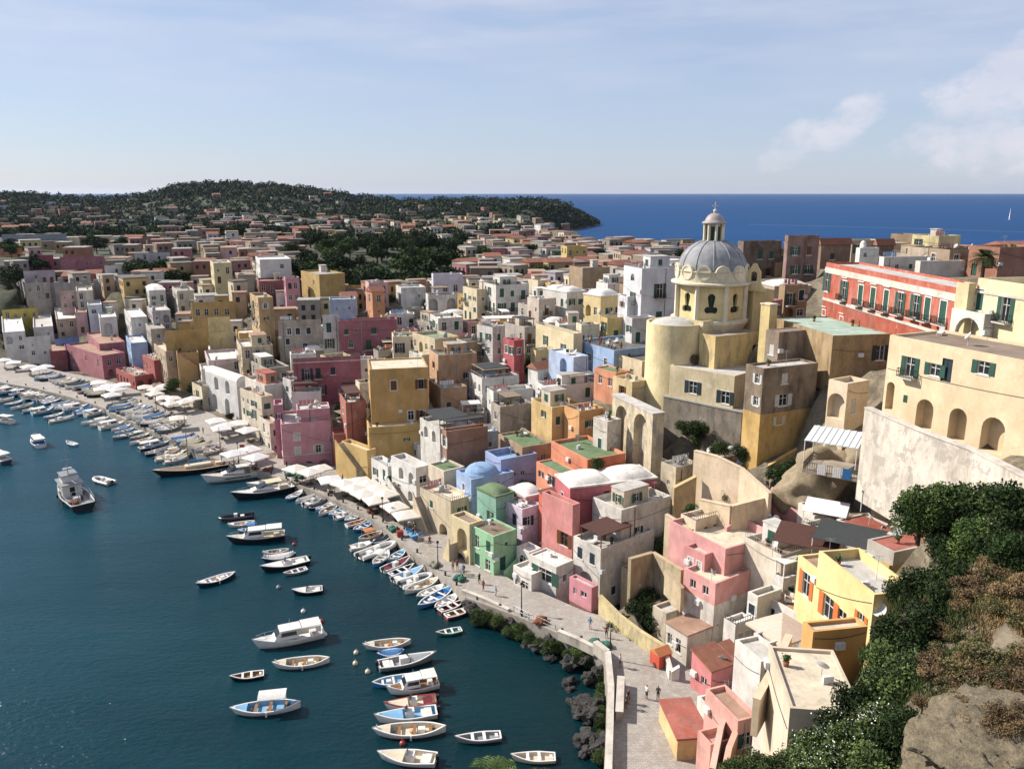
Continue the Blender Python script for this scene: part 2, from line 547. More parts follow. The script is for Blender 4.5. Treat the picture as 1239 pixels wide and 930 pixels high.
    roofm = roofmat(r) if r in ROOFC else roofmat(rcol)
    if r == 'vault' or r == 'vault2' or r == 'vault3':
        cnt = {'vault': 1, 'vault2': 2, 'vault3': 3}[r]
        alongB = wB >= wA
        rm.box(-.12, wB+.12, -.12, wA+.12, h-.02, h+.22)
        for k in range(cnt):
            x0, x1, y0, y1 = (wB*k/cnt, wB*(k+1)/cnt, 0, wA) if alongB else (0, wB, wA*k/cnt, wA*(k+1)/cnt)
            dome_patch(rm, x0+.15, x1-.15, y0+.15, y1-.15, h+.2, o.get('vh', .17*min(x1-x0, y1-y0)))
    elif r == 'barrel':
        n = 10
        for i in range(n):
            t0, t1 = pi*i/n, pi*(i+1)/n; rr = wB/2; k = o.get('vh', .5*rr)/rr
            p = [(rr-rr*cos(t0), h+rr*k*sin(t0)), (rr-rr*cos(t1), h+rr*k*sin(t1))]
            rm.add([(p[0][0],-.1,p[0][1]),(p[1][0],-.1,p[1][1]),(p[1][0],wA+.1,p[1][1]),(p[0][0],wA+.1,p[0][1])], [(0,1,2,3)], 0, True)
        for yy in (-.05, wA+.05):
            pts = [(wB/2-wB/2*cos(pi*i/n), yy, h-.01+o.get('vh', .5*wB/2)*sin(pi*i/n)) for i in range(n+1)]
            rm.add(pts, [tuple(range(n+1))])
    elif r == 'tile':
        ov = .3; hh = o.get('rh', 1.2)
        rm.add([(-ov,-ov,h),(wB+ov,-ov,h),(wB+ov,wA+ov,h),(-ov,wA+ov,h),(-ov,wA/2,h+hh),(wB+ov,wA/2,h+hh)], [(0,1,5,4),(2,3,4,5),(1,2,5),(3,0,4),(0,3,2,1)])
        roofm = TILEM()
    elif r == 'shed':
        hh = o.get('rh', .8)
        rm.add([(-.15,-.15,h+.02),(wB+.15,-.15,h+.02),(wB+.15,wA+.15,h+hh),(-.15,wA+.15,h+hh),(-.15,-.15,h+.14),(wB+.15,-.15,h+.14),(wB+.15,wA+.15,h+hh+.12),(-.15,wA+.15,h+hh+.12)],
               [(4,5,6,7),(0,3,2,1),(0,1,5,4),(1,2,6,5),(2,3,7,6),(3,0,4,7)])
        mb2 = MB(); mb2.add([(0,0,h),(0,wA,h),(0,wA,h+hh),(wB,0,h),(wB,wA,h),(wB,wA,h+hh)], [(0,2,1),(3,4,5),(1,2,5,4)])
        mb2.build('gable', wall, root); roofm = TILEM()
    else:
        zr = h-par
        e = t if par > 0 else -.1
        rm.box(e, wB-e, e, wA-e, zr-.2, zr)
    ro = rm.build('roof', roofm, root)
    # windows
    st = o.get('win', None); sur = rnd.random() < .45
    iA = Matrix.Rotation(-pi/2, 4, 'Z')
    for face, x0, z, ww, hh, k in wins:
        M = Matrix.Translation((x0, 0, z)) if face == 'B' else Matrix.Translation((0, x0+ww, z)) @ iA
        style = st if st else rnd.choice('ggbdwn')
        if k == 'door':
            d = place('door', door_mesh(ww, hh), root); d.matrix_local = M @ Matrix.Diagonal((ww/round(ww,1), 1, hh/round(hh,1), 1))
            setmat(d, SH.get(o.get('doorc', style), SH['b']))
        elif k == 'loggia':
            m = MB(); m.M = M
            rail_mb(m, (.05,.05), (ww-.05,.05), 0, .95)
            m.build('railing', IRON if not vnear else STEEL, root)
        elif k == 'darch':
            m = MB(); m.M = M; m.box(.2, ww-.2, 2.0, 2.1, 0, hh*.8); m.build('door', WFRAME2, root)
        else:
            w_ = add_window(root, M, ww, hh, style if k != 'win' or rnd.random() < .75 else 'n', k == 'awin', near)
            if near and hh > .9 and k != 'awin' and o.get('trim', 1):
                m = MB(); m.M = M @ Matrix.Identity(4)
                m.box(-.16, ww+.16, -.08, -.003, -.12, -.0)
                if o.get('sur') or sur:
                    e = .16 if o.get('sur') else .11
                    m.box(-e, -.001, -.035, -.003, .001, hh+e); m.box(ww+.001, ww+e, -.035, -.003, .001, hh+e); m.box(0, ww, -.035, -.003, hh+.001, hh+e)
                    if o.get('sur'): m.box(-.25, ww+.25, -.18, -.003, hh+.5, hh+.62)
                s = m.build('window_surround', WHITEP, root)
            if k == 'balc' and near:
                m = MB(); m.M = M; m.box(-.45, ww+.45, -.85, -.002, -.2, -.02)
                bo = m.build('balcony', plaster('#cfc6b6', .3), root)
                m = MB(); m.M = M
                rail_mb(m, (-.42,-.82), (ww+.42,-.82), -.02, .95, .2); rail_mb(m, (-.42,-.8), (-.42,-.02), -.02, .95, .2); rail_mb(m, (ww+.42,-.8), (ww+.42,-.02), -.02, .95, .2)
                m.build('railing', IRON, bo)
    # string courses / cornice
    if o.get('cornice'):
        m = MB(); c = o['cornice']; 
        for zz, th in c:
            z0 = h-zz
            m.box(-.14, -.004, -.14, wA, z0, z0+th); m.box(-.14, wB, -.14, -.004, z0+.001, z0+th-.001)
        m.build('cornice', plaster(o.get('ccol', '#d9cdb8'), .3), root)
    # roof clutter
    zr = h-par if par > 0 else h
    if r[0] != 'v' and r not in ('tile','shed','barrel') and o.get('clutter', 1) and wA > 3 and wB > 3:
        clutter(root, ro, wA, wB, zr, near, vnear, P)
    for f in o.get('extra', []): f(root, P, h, zb)
    if near and o.get('cat', 'house') == 'house':
        if not o.get('clutter', 1) and par > 0 and vnear and wA > 3 and wB > 3:
            for q in range(rnd.choice([2,3,4])):
                k = rnd.choice(['aerial','air_conditioner','potted_plant','potted_plant','satellite_dish','chair'])
                place(k if k != 'chair' else 'deck_chair', PROTO[k], root, (rnd.uniform(.7, wB-.7), rnd.uniform(.7, wA-.7), h-par), rnd.uniform(-3,3))
        for face, w in (('A', wA), ('B', wB)):
            if w > 3 and rnd.random() < .45:
                s_ = rnd.choice([.35, w-.6, w*.5]); z_ = zv+(h-zv)*rnd.uniform(.25,.7); c = place('air_conditioner', PROTO['air_conditioner'], root)
                c.location, c.rotation_euler = ((-.18, s_, z_), (0,0,pi/2)) if face == 'A' else ((s_, -.18, z_), (0,0,0))
            if w > 3 and rnd.random() < .5:
                m = MB(); z1, z2 = zv+(h-zv)*rnd.uniform(.5,.9), zv+(h-zv)*rnd.uniform(.4,.9); pr = None
                for i in range(9):
                    t_ = i/8; s_ = .15+(w-.3)*t_; z_ = z1+(z2-z1)*t_-.25*sin(pi*t_); q = (-.05, s_, z_) if face == 'A' else (s_, -.05, z_)
                    if pr: m.tube(pr, q, .022, n=4, caps=False)
                    pr = q
                m.build('wall_cable', IRON, root)
    if near and not o.get('lift') and r[0] != 'v' and r not in ('tile','shed','barrel') and o.get('auto', o.get('clutter', 1)) and par > 0: autodetail(root, P, h, zb, zv)
    HOUSES.append((root, P))
    return root
def autodetail(root, P, h, zb, zv):
    wA, wB = P['wA'], P['wB']; q = rnd.random(); o = P['o']
    if q < .32 and wA > 4.5 and wB > 4.5:
        x0, y0 = rnd.uniform(.05,.4), rnd.uniform(.15,.4)
        block(x0, x0+rnd.uniform(.35,.55), y0, y0+rnd.uniform(.4,.55), 0, rnd.uniform(1.5,2.2), rnd.choice([P['col'], '#e2dcd0', '#dccfb4', P['col']]), rnd.choice(['white','lgrey','grey','terra']))(root, P, h, zb)
    elif q < .5 and wA > 4 and wB > 4:
        pergola(rnd.uniform(0,.2), rnd.uniform(.5,.9), rnd.uniform(0,.3), rnd.uniform(.6,.95), 2.1, rnd.choice(['reed','dark','white','brown','cream']))(root, P, h, zb)
    if rnd.random() < .35:
        m = MB(); z = h; rail_mb(m, (.1,.1), (wB-.1,.1), z, .55); rail_mb(m, (.1,.1), (.1,wA-.1), z, .55); m.build('railing', rnd.choice([STEEL, IRON]), root)
    if rnd.random() < (.5 if o.get('fill') else .25) and wA > 4 and h-zv > 4:
        s0 = rnd.uniform(.05,.35)*wA; s1 = min(wA*.97, s0+rnd.uniform(.4,.6)*wA); hh = zv+(h-zv)*rnd.uniform(.35,.65); d = rnd.uniform(1.2,2.4)
        m = MB(); t = .2
        m.box(-d,-.003,s0,s1,0,hh-.6); m.box(-d,-d+t,s0,s1,hh-.6,hh); m.box(-d+t,-.003,s0,s0+t,hh-.6,hh-.002); m.box(-d+t,-.003,s1-t,s1,hh-.6,hh-.002)
        an = m.build('annex', plaster(P['col'] if rnd.random() < .6 else '#e0dacd', .4), root)
        if s1-s0 > 2 and hh-zv > 2.4: add_window(an, Matrix.Translation((-d-REC-.02, s0+(s1-s0)*.5+.4, hh-2.3)) @ Matrix.Rotation(-pi/2,4,'Z'), .8, 1.1, rnd.choice('gbdn'), False, True)
    if rnd.random() < .5:      # rain pipe
        m = MB(); x = rnd.uniform(.3, wB-.3); m.tube((x,-.07,0),(x,-.07,h-.3),.05,n=5); m.build('drain_pipe', rnd.choice([IRON, STEEL, flatmat('copper_pipe','#7d5a45',.6)]), root)
    if rnd.random() < .3:
        m = MB(); L = min(wB, 4); y = rnd.uniform(1, max(1.1, wA-1)); z = h-o.get('par',.7)
        m.tube((.5,y,z),(.5,y,z+1.7),.03,n=5); m.tube((L-.4,y,z),(L-.4,y,z+1.7),.03,n=5); m.tube((.5,y,z+1.65),(L-.4,y,z+1.65),.012,n=4)
        ln = m.build('washing_line', STEEL, root); m = MB()
        x = .6
        while x < L-.8: w = rnd.uniform(.35,.7); m.box(x,x+w,y-.015,y+.015,z+rnd.uniform(.6,1.0),z+1.64); x += w+rnd.uniform(.03,.2)
        m.build('laundry', rnd.choice([CANV, flatmat('cloth','#8aa5c4',.8), flatmat('cloth','#c98a86',.8)]), ln)
CANV = flatmat('laundry_white', '#e4e2de', .8)
def dome_patch(m, x0, x1, y0, y1, z, vh, n=8):
    vs = []
    for j in range(n+1):
        for i in range(n+1):
            a = -1+2*i/n; b = -1+2*j/n
            q = max(0, (1-abs(a)**2.4))*max(0, (1-abs(b)**2.4))
            vs.append((x0+(x1-x0)*i/n, y0+(y1-y0)*j/n, z+vh*q**.6))
    m.add(vs, [(j*(n+1)+i, j*(n+1)+i+1, (j+1)*(n+1)+i+1, (j+1)*(n+1)+i) for j in range(n) for i in range(n)], 0, True)
def TILEM():
    if 'tile' in MATS: return MATS['tile']
    t = NT('terracotta_tiles'); p = t.pos(obj=True)
    w = t.n('ShaderNodeTexWave'); w.inputs['Scale'].default_value = 2.2; w.inputs['Distortion'].default_value = 1.2; t.l(p, w.inputs['Vector'])
    n = t.noise(t.pos(), 1.5, 4)
    c = t.mix(t.ramp(n, [(.3, G(0)), (.7, G(1))]), lin('#7d5140'), lin('#a3735a'))
    c = t.mix(w.outputs['Fac'], c, sc(lin('#7a4130'), .8)); t.col(c); t.rough(.9); t.bump(w.outputs['Fac'], .6, .06)
    MATS['tile'] = t.m; return t.m
PROTO = {}
def proto_meshes():
    def me(mb, nm, mat):
        o = mb.build(nm, mat); d = o.data; bpy.data.objects.remove(o); return d
    m = MB()   # satellite dish: pole + bowl
    m.tube((0,0,0), (0,0,.9), .04, n=6)
    prof = [(0.02, 0), (.25, .03), (.42, .1), (.5, .16)]
    q = MB(); q.lathe(prof, n=14); Mx = Matrix.Translation((0,0,1.05)) @ Matrix.Rotation(R(55), 4, 'Y')
    m.add([Mx @ Vector(p) for p in q.v], q.f, 0, True)
    m.tube((0,0,1.0), (.5,0,1.3), .02, n=4)
    PROTO['satellite_dish'] = me(m, 'satellite_dish', flatmat('dish_grey', '#c9c9c6', .5))
    m = MB(); m.box(-.25,.25,-.25,.25,0,1.1); m.box(-.33,.33,-.33,.33,1.1,1.2); m.box(-.2,.2,-.2,.2,1.2,1.4)
    PROTO['chimney'] = me(m, 'chimney', plaster('#d5cab8', .4))
    m = MB(); m.lathe([(.0,0),(.45,0),(.45,1.0),(.3,1.15),(.12,1.2),(0,1.2)], n=12)
    PROTO['water_tank'] = me(m, 'water_tank', flatmat('tank_grey', '#a6a9a8', .5))
    m = MB(); m.box(-.4,.4,-.16,.16,0,.6); m.lathe([(.0,0),(.22,0),(.22,.02)], n=12)
    PROTO['air_conditioner'] = me(m, 'air_conditioner', flatmat('ac_white', '#d8d8d4', .5))
    m = MB(); m.box(-.9,.9,-.8,.8,0,1.9); m.box(-1.05,1.05,-.95,.95,1.9,2.05); m.box(-.4,.4,-.83,-.8,0,1.7)
    PROTO['stair_hut'] = me(m, 'stair_hut', plaster('#ddd3c2', .3))
proto_meshes()
def _extra_protos():
    def me(mb, nm, mats):
        o = mb.build(nm, mats); d = o.data; bpy.data.objects.remove(o); return d
    m = MB(); m.lathe([(0,0),(.18,0),(.24,.35),(.2,.35),(0,.3)], n=10); m.tube((0,0,.3),(0,0,.75),.05,n=5); rg = random.Random(4)
    m.blob((0,0,.7), (.22,.22,.25), 3, .3, 1, 1)
    for _ in range(120):
        d = Vector((rg.gauss(0,.13), rg.gauss(0,.13), .68+rg.gauss(0,.13))); a = Vector((rg.gauss(0,1),rg.gauss(0,1),rg.gauss(0,1))).normalized()*.12; b = a.orthogonal().normalized()*.06
        m.add([d-a,d+b,d+a,d-b], [(0,1,2,3)], 1)
    PROTO['potted_plant'] = me(m, 'potted_plant', [plaster('#a9623f', .2), flatmat('pot_leaves', '#44592f', .8)])
    m = MB(); m.tube((0,0,0),(0,0,2.4),.025,n=5)
    for z, w in ((2.35,.5),(2.2,.4),(2.05,.55)): m.tube((-w,0,z),(w,0,z),.015,n=4)
    m.tube((0,-.5,2.3),(0,.3,2.3),.015,n=4); PROTO['aerial'] = me(m, 'aerial', STEEL)
    m = MB(); m.box(-.3,.3,-.9,.5,.3,.38); m.box(-.3,.3,.5,.58,.38,.95)
    for x in (-.28,.24):
        for y in (-.85,.45): m.box(x,x+.04,y,y+.04,0,.3)
    PROTO['chair'] = me(m, 'deck_chair', [WHITEP])
_extra_protos()
def clutter(root, ro, wA, wB, zr, near, vnear, P):
    o = P['o']; n = rnd.choice([3,4,5,6]) if vnear else rnd.choice([2,3,4]) if near else rnd.choice([1,1,2])
    for i in range(n):
        k = rnd.choice(['satellite_dish','chimney','water_tank','air_conditioner','chimney','satellite_dish','potted_plant','potted_plant','aerial','aerial','chair'])
        c = place(k, PROTO[k], ro if k == 'chimney' else root, (rnd.uniform(.9, wB-.9), rnd.uniform(.9, wA-.9), zr), rnd.uniform(-.4,.4)+ (pi if k == 'satellite_dish' else 0)-root.rotation_euler.z)
    if wA > 6 and wB > 5 and rnd.random() < .4 and not o.get('nohut'):
        place('stair_hut', PROTO['stair_hut'], root, (wB-1.6, wA-1.6, zr))
    if o.get('tables'):
        m = MB()
        for i in range(int(wA*wB/7)):
            x, y = rnd.uniform(1, wB-1), rnd.uniform(1, wA-1)
            m.box(x-.35,x+.35,y-.35,y+.35,zr+.68,zr+.74); m.box(x-.05,x+.05,y-.05,y+.05,zr,zr+.68)
            for dx in (-.7,.7): m.box(x+dx-.2,x+dx+.2,y-.2,y+.2,zr+.1,zr+.45); m.box(x+dx*1.25-.03,x+dx*1.25+.03,y-.2,y+.2,zr+.45,zr+.85)
        m.build('terrace_furniture', WHITEP, root)
    if o.get('rail') :
        m = MB(); z = P['zt']-root.location.z
        rail_mb(m, (.1,.1), (wB-.1,.1), z, .6); rail_mb(m, (.1,.1), (.1,wA-.1), z, .6)
        m.build('railing', STEEL, root)
def pergola(x0, x1, y0, y1, hh, cover='brown', slats=True):
    def f(root, P, h, zb):
        wA, wB = P['wA'], P['wB']; par = P['o'].get('par', .7)
        X0, X1, Y0, Y1 = x0*wB, x1*wB, y0*wA, y1*wA; z = h-par
        m = MB()
        for x in (X0+.1, X1-.1):
            for y in (Y0+.1, Y1-.1): m.box(x-.06,x+.06,y-.06,y+.06,z,z+hh)
        m.box(X0,X1,Y0,Y0+.12,z+hh,z+hh+.14); m.box(X0,X1,Y1-.12,Y1,z+hh,z+hh+.14)
        n = int((X1-X0)/.8)
        for i in range(n+1):
            x = X0+.05+(X1-X0-.1)*i/n; m.box(x-.05,x+.05,Y0-.2,Y1+.2,z+hh+.14,z+hh+.22)
        pg = m.build('pergola', WHITEP if cover == 'white' else WFRAME2, root)
        if cover:
            m = MB(); m.box(X0-.1,X1+.1,Y0-.15,Y1+.15,z+hh+.225,z+hh+.26)
            m.build('canopy', {'brown': flatmat('brown_canopy', '#54382f', .8), 'white': flatmat('white_canopy', '#e6dfd2', .8), 'dark': flatmat('dark_canopy', '#3d4040', .8), 'reed': flatmat('reed_canopy', '#8a7a66', .9), 'cream': flatmat('cream_canopy', '#e0cfa8', .8)}[cover], pg)
    return f
def stairs(face, s0, s1, z0f, z1f, w=1.2, side=1, col=None):
    """solid outside stair against a face; s along the face in fractions, z in metres below the wall top (z0f start, z1f end)"""
    def f(root, P, h, zb):
        L = P['wA'] if face == 'A' else P['wB']
        a, b = s0*L, s1*L; za, zc = h-z0f, h-z1f
        n = max(4, int(abs(zc-za)/.2)); m = MB()
        for i in range(n):
            sa = a+(b-a)*i/n; sb = a+(b-a)*(i+1)/n; z = za+(zc-za)*(i+1)/n
            lo, hi = min(sa,sb), max(sa,sb)
            if face == 'A': m.box(-w, -.004, lo, hi, 0, z)
            else: m.box(lo, hi, -w, -.004, 0, z)
        q = MB(); t = .18
        pts = [(a, za+.2), (b, zc+.2), (b, zc+1.05), (a, za+1.05)]
        def P3(s, z, d): return (d, s, z) if face == 'A' else (s, d, z)
        d0, d1 = -w-t, -w
        vs = [P3(s, z, d0) for s, z in [(a,0),(b,0),(b,zc+1.0),(a,za+1.0)]]+[P3(s, z, d1) for s, z in [(a,0),(b,0),(b,zc+1.0),(a,za+1.0)]]
        q.add(vs, [(0,1,2,3),(7,6,5,4),(0,4,5,1),(1,5,6,2),(2,6,7,3),(3,7,4,0)])
        st = m.build('outside_stairs', plaster('#b9ab98', .5), root)
        q.build('stair_wall', plaster(col or P['col'], P['o'].get('stain', .3)), st)
    return f
def block(x0, x1, y0, y1, dz, hh, col, roofc='white', name='penthouse', holes=0):
    """a further storey or lean-to on the roof; fractions of the plan, dz above wall top"""
    def f(root, P, h, zb):
        wA, wB = P['wA'], P['wB']; m = MB()
        X0, X1, Y0, Y1 = x0*wB, x1*wB, y0*wA, y1*wA
        z0 = h-P['o'].get('par', .7)-.1; z1 = h+dz+hh
        m.box(X0,X1,Y0,Y1,z0,z1)
        b = m.build(name, plaster(col, .3), root)
        m = MB(); m.box(X0-.08,X1+.08,Y0-.08,Y1+.08,z1+.002,z1+.12); m.build('roof', roofmat(roofc), b)
        if X1-X0 > 2: add_window(root, Matrix.Translation((X0+(X1-X0)*.4, -REC+Y0-.03, z1-1.9)), .9, 1.3, 'g', False, True)
        if Y1-Y0 > 2: add_window(root, Matrix.Translation((X0-REC-.03, Y0+(Y1-Y0)*.6, z1-1.9)) @ Matrix.Rotation(-pi/2,4,'Z'), .9, 1.3, 'g', False, True)
    return f
def smalldome(fx, fy, r, vh, col='white', drum=.3):
    def f(root, P, h, zb):
        m = MB(); x, y = fx*P['wB'], fy*P['wA']; z0 = h-P['o'].get('par', .7)
        prof = [(r*1.05, z0), (r*1.05, h+drum)]+[(r*cos(t*pi/16), h+drum+vh*sin(t*pi/16)) for t in range(8)]+[(0.001, h+drum+vh)]
        m.lathe(prof, x, y, 20); m.build('roof_dome', roofmat(col) if col in ROOFC else plaster(col,.3), root)
    return f
# ------------------------------------------------------------------ explicit houses, near to far
H = house
# --- bottom right lane
H('low terracotta paved terrace with iron railing at the end of the lane', '#d9b87c', 'redt', 'm6', 820, 860, 893, 960, 66, 84, B=[], A=[], par=.0, clutter=0, name='terrace', cat='terrace', lift=1, long=1)
H('white house with angular grey roof terrace beside the lane', '#e3ddd2', 'lgrey', 844, 868, 905, 868, 925, 70, 72, A=[(.6,2.0,.8,1.2,'win')], clutter=0, par=.35, win='d')
H('small coral pink house with tiled lean-to roof beside the lane steps', '#d98180', 'shed', 837, 861, 888, 813, 858, 75, 62, rh=.9, A=[(.35,1.2,.9,.9,'win')], B=[], clutter=0, win='n')
H('coral pink hut with tall blue window above the lane steps', '#d98180', 'shed', 870, 893, 905, 802, 836, 76.5, 60, rh=.8, A=[(.75,.7,.9,2.2,'win')], B=[], win='u', clutter=0)
H('salmon box house with one dark window above the stairs', '#cf8a6a', 'cream', 903, 912, 936, 876, 930, 66, 74, B=[(.55,1.6,.9,.6,'win')], A=[], clutter=0, win='n')
# --- pink complex at right
H('white lower terrace house with pale pink paved roof at the lane bend', '#e0d6c6', 'terra', 806, 832, 868, 768, 812, 84, 58, A=[(.4,1.2,.8,1.8,'win'),(.8,1.2,.7,1.4,'win')], B=[], par=.0, clutter=0, rail=1, win='n')
H('tall pink house with white ground floor and wide blue window band', '#e3a39b', 'cream', 828, 866, 908, 706, 772, 86, 55, nohut=1, clutter=0,
  A=[(.3,3.4,1.3,1.9,'win'),(.48,3.4,1.3,1.9,'win'),(.66,3.4,1.3,1.9,'win'),(.84,3.4,1.3,1.9,'win'),(.3,.9,.9,1.1,'win'),(.7,.9,.9,1.1,'win')], B=[(.28,4.6,1.1,2.4,'door'),(.72,2.9,1.3,1.2,'awin')], win='n', trim=0, doorc='d', socle=('#e4ddd0', 4.2), par=.5)
H('small pink block with two shuttered windows and pebbled roof', '#dd948f', 'lgrey', 829, 853, 869, 671, 706, 90, 55, A=[(.25,1.2,.8,1.6,'win'),(.68,1.2,.8,1.6,'win')], B=[], clutter=0, win='w', par=.4)
H('big pink house with walled roof terrace and single shuttered window', '#e0a09a', 'cream', 848, 878, 946, 664, 716, 89, 60, A=[], B=[(.5,3.2,1.5,2.0,'win')], win='w', clutter=0, par=1.0, dA=10)
H('high pink block at the back of the pink roof terrace', '#e5a7a0', 'cream', 'm7', 930, 952, 642, 690, 94, 62, A=[], B=[], clutter=0, par=.3)
H('white house with blue shuttered windows under the brown pergola', '#e2dccf', 'terra', 925, 964, 990, 742, 782, 79, 62, A=[(.3,1.0,1.6,1.9,'win'),(.7,1.0,1.0,1.9,'win')], B=[], win='d', par=.4, clutter=0, rail=1)
H('white house behind the beige sun sail', '#dfd8ca', 'lgrey', 905, 917, 946, 722, 775, 81, 60, A=[(.5,1.2,.9,1.2,'win')], clutter=0, par=.5)
H('pale yellow house with orange shutters and wide grey roof terrace', '#ecd391', 'lgrey', 991, 1058, 1112, 719, 800, 62, 80,
  A=[(1006,722,1.6,2.3,'win'),(1022,738,1.4,2.3,'win'),(1044,742,.9,2.0,'win')], B=[], win='o', clutter=0, par=.9, stain=.1)
H('small yellow wing with tall orange shutters', '#ecd391', 'terra', 966, 990, 'm4', 690, 740, 76, 78, A=[(.5,1.2,1.3,2.6,'win')], B=[], win='o', clutter=0, par=.3, stain=.1)
H('ochre block with plain olive walls beside the yellow house', '#b79a5e', 'cream', 1062, 1076, 1130, 684, 740, 72, 82, A=[], B=[], clutter=0, par=.3)
H('orange ochre terrace wall block below the yellow house', '#dfa75d', 'cream', 'm1.6', 984, 1050, 764, 800, 58.5, 80, A=[], B=[], clutter=0, par=.3, stain=.15)
H('cream terrace roof with pale floor below the orange wall', '#d9c6aa', 'cream', 'm8', 956, 1045, 856, 925, 49.5, 97, long=1, A=[], B=[], clutter=0, par=.25, stain=.1)
H('white house with blue door and red brown tiled terrace', '#e2d9c9', 'redt', 1012, 1070, 1105, 655, 690, 84, 66, A=[(1021,617,.9,2.0,'door')], B=[], clutter=0, par=.15, doorc='u')
H('dark open pavilion under brown metal roof with blue door', '#8d8478', 'brown', 1036, 1090, 1112, 598, 632, 92, 60, A=[(.25,.6,1.0,2.2,'door'),(.62,.6,4.0,2.3,'loggia')], B=[], doorc='u', par=0, clutter=0)
# --- first row along the quay, near part
H('tiny pink cabin with brown lower wall beside the quay', '#d58b93', 'lgrey', 689, 716, 724, 711, 757, 95, 50, A=[(.35,1.1,1.1,.8,'win'),(.75,1.2,.6,.9,'win')], B=[], socle=('#8a5648', 2.0), clutter=0, par=.25, win='n')
H('white curved house with dark green shutters on the quay', '#e0d9cd', 'white', 640, 673, 694, 686, 741, 100, 48, A=[(.4,1.0,2.6,1.9,'win'),(.65,5.0,.8,1.0,'win')], B=[(.5,1.6,.8,1.1,'win')], win='g', par=.2, clutter=0, extra=[stairs('A', .15, .75, 7.4, 4.2, 1.0, 1, '#dfb0ab')])
H('low white wing with one green window on the quay', '#e0d9cd', 'white', 621, 643, 'm4', 695, 732, 101, 50, A=[(.35,1.5,1.4,1.3,'win'),(.8,1.5,.7,1.2,'win')], B=[], win='g', par=.4, clutter=0)
H('white rounded annex with round topped window', '#e2dbd0', 'white', 625, 640, 655, 668, 700, 106, 50, A=[(.5,.9,1.6,1.6,'awin')], B=[], win='n', par=.5, clutter=0)
H('tall white house with weathered blank flank and cream awnings', '#ded7cb', 'lgrey', 694, 727, 792, 664, 748, 99, 52, A=[(.5,4.3,2.6,2.8,'arch'),(.3,1.2,1.0,1.6,'win'),(.75,1.2,1.0,1.6,'win')], B=[(.25,6.2,.8,1.2,'win')], win='d', patch=.35, clutter=0,
  extra=[pergola(0,.55,.0,.75,2.4,'brown')])
H('white upper block with broken roof edge above the blank flank', '#e0d8cb', 'lgrey', 'm6', 752, 812, 617, 690, 103, 55, A=[], B=[(.35,3.2,.8,.9,'win'),(.8,7,.8,.9,'win')], win='d', patch=.3)
H('tall salmon pink house with one brown shuttered window', '#dd8f87', 'terra', 656, 693, 702, 611, 680, 104.5, 52, A=[(.25,4.6,1.5,2.0,'win')], B=[], win='b', clutter=0, par=.7)
H('crimson house with two white domed roofs', '#c9676b', 'vault2', 672, 690, 795, 591, 640, 108, 72, A=[(.5,1.6,.8,1.0,'win')], B=[(.42,1.0,.9,2.0,'door'),(.66,1.0,.9,1.8,'win')], win='d', doorc='d')
H('orange house with green felt roof behind the crimson domes', '#e08a62', 'grass', 667, 711, 757, 556, 600, 118, 62, A=[(.75,3.2,1.2,1.2,'win')], B=[], win='d', par=.5, clutter=0)
H('orange wing with narrow green roof and dark windows', '#dc8f6a', 'grass', 649, 679, 'm3', 574, 606, 115, 60, A=[(.2,1.0,.9,1.6,'win'),(.4,1.0,.9,1.6,'win'),(.8,1.2,.7,.9,'win')], B=[], win='d', par=.2, clutter=0)
H('red orange sloping passage wall between lilac and pink houses', '#d9694a', 'shed', 652, 668, 690, 612, 655, 109.5, 58, A=[], B=[], rh=1.2, clutter=0)
H('lilac house with furnished roof terrace beside the green house', '#d5c3cf', 'lgrey', 600, 632, 655, 616, 655, 111, 52, A=[(.3,1.3,.9,1.8,'win'),(.7,1.3,.9,1.8,'win')], B=[(.3,1.4,1.0,1.5,'win')], win='d', par=.4, tables=1)
H('pale pink house with white dome behind the lilac terrace', '#dba6a8', 'vault', 616, 636, 660, 602, 640, 114, 58, A=[(.3,.8,.7,1.2,'win')], B=[], vh=.85)
H('mint green house with four green windows on the quay', '#9fcf9f', 'brown', 569, 597, 625, 649, 702, 106.5, 50, A=[(.22,1.1,1.0,1.6,'win'),(.72,1.1,1.0,1.9,'win'),(.25,4.0,1.1,1.7,'win'),(.7,3.9,1.1,1.9,'win')], B=[(.4,3.6,1.1,2.1,'door'),(.55,1.5,.5,.5,'win')], win='g', doorc='g', par=.25, clutter=0,
  extra=[stairs('B', 1.0, .25, 4.5, 6.3, 1.0)])
H('teal green house with moss green domed roof', '#8fbfa6', 'vault', 577, 600, 622, 602, 650, 113, 52, rcol='grass', A=[(.3,2.6,.8,1.6,'win')], B=[], vh=.85, win='g')
# cream long house with stairs
H('long cream house with outside stairs and dark archway', '#ddc9a8', 'cream', 508, 545, 572, 607, 672, 119, 50, A=[(.25,4.4,2.2,3.2,'arch'),(.62,1.4,.8,1.2,'win')], B=[(.5,1.4,.9,1.3,'win')], win='g', par=.5,
  extra=[stairs('A', .55, 1.0, 7.0, 1.5, 1.3)], ad=1.6)
H('cream house with round blind arch beside the mint green house', '#e3cf9f', 'brown', 545, 568, 585, 634, 688, 110, 50, A=[(.4,1.3,2.4,3.6,'arch'),(.5,5.4,2.6,3.2,'darch')], B=[], par=.4, clutter=0, extra=[stairs('A', .95, .62, 6.8, 3.8, 1.5)])
H('beige upper house with green window beside the blue terrace', '#ddcdb4', 'grass', 518, 537, 562, 570, 625, 127, 52, A=[(.4,2.2,1.0,1.8,'win')], B=[], win='g', par=.3, clutter=0)
H('pale blue house with blue domed roof', '#9fb9dc', 'blue', 552, 570, 622, 580, 625, 121, 60, A=[(.5,1.5,.9,1.2,'win')], B=[(.6,1.2,.8,.9,'win')], win='n', par=.4, clutter=0, extra=[smalldome(.42,.5,2.6,1.3,'blue',.1)])
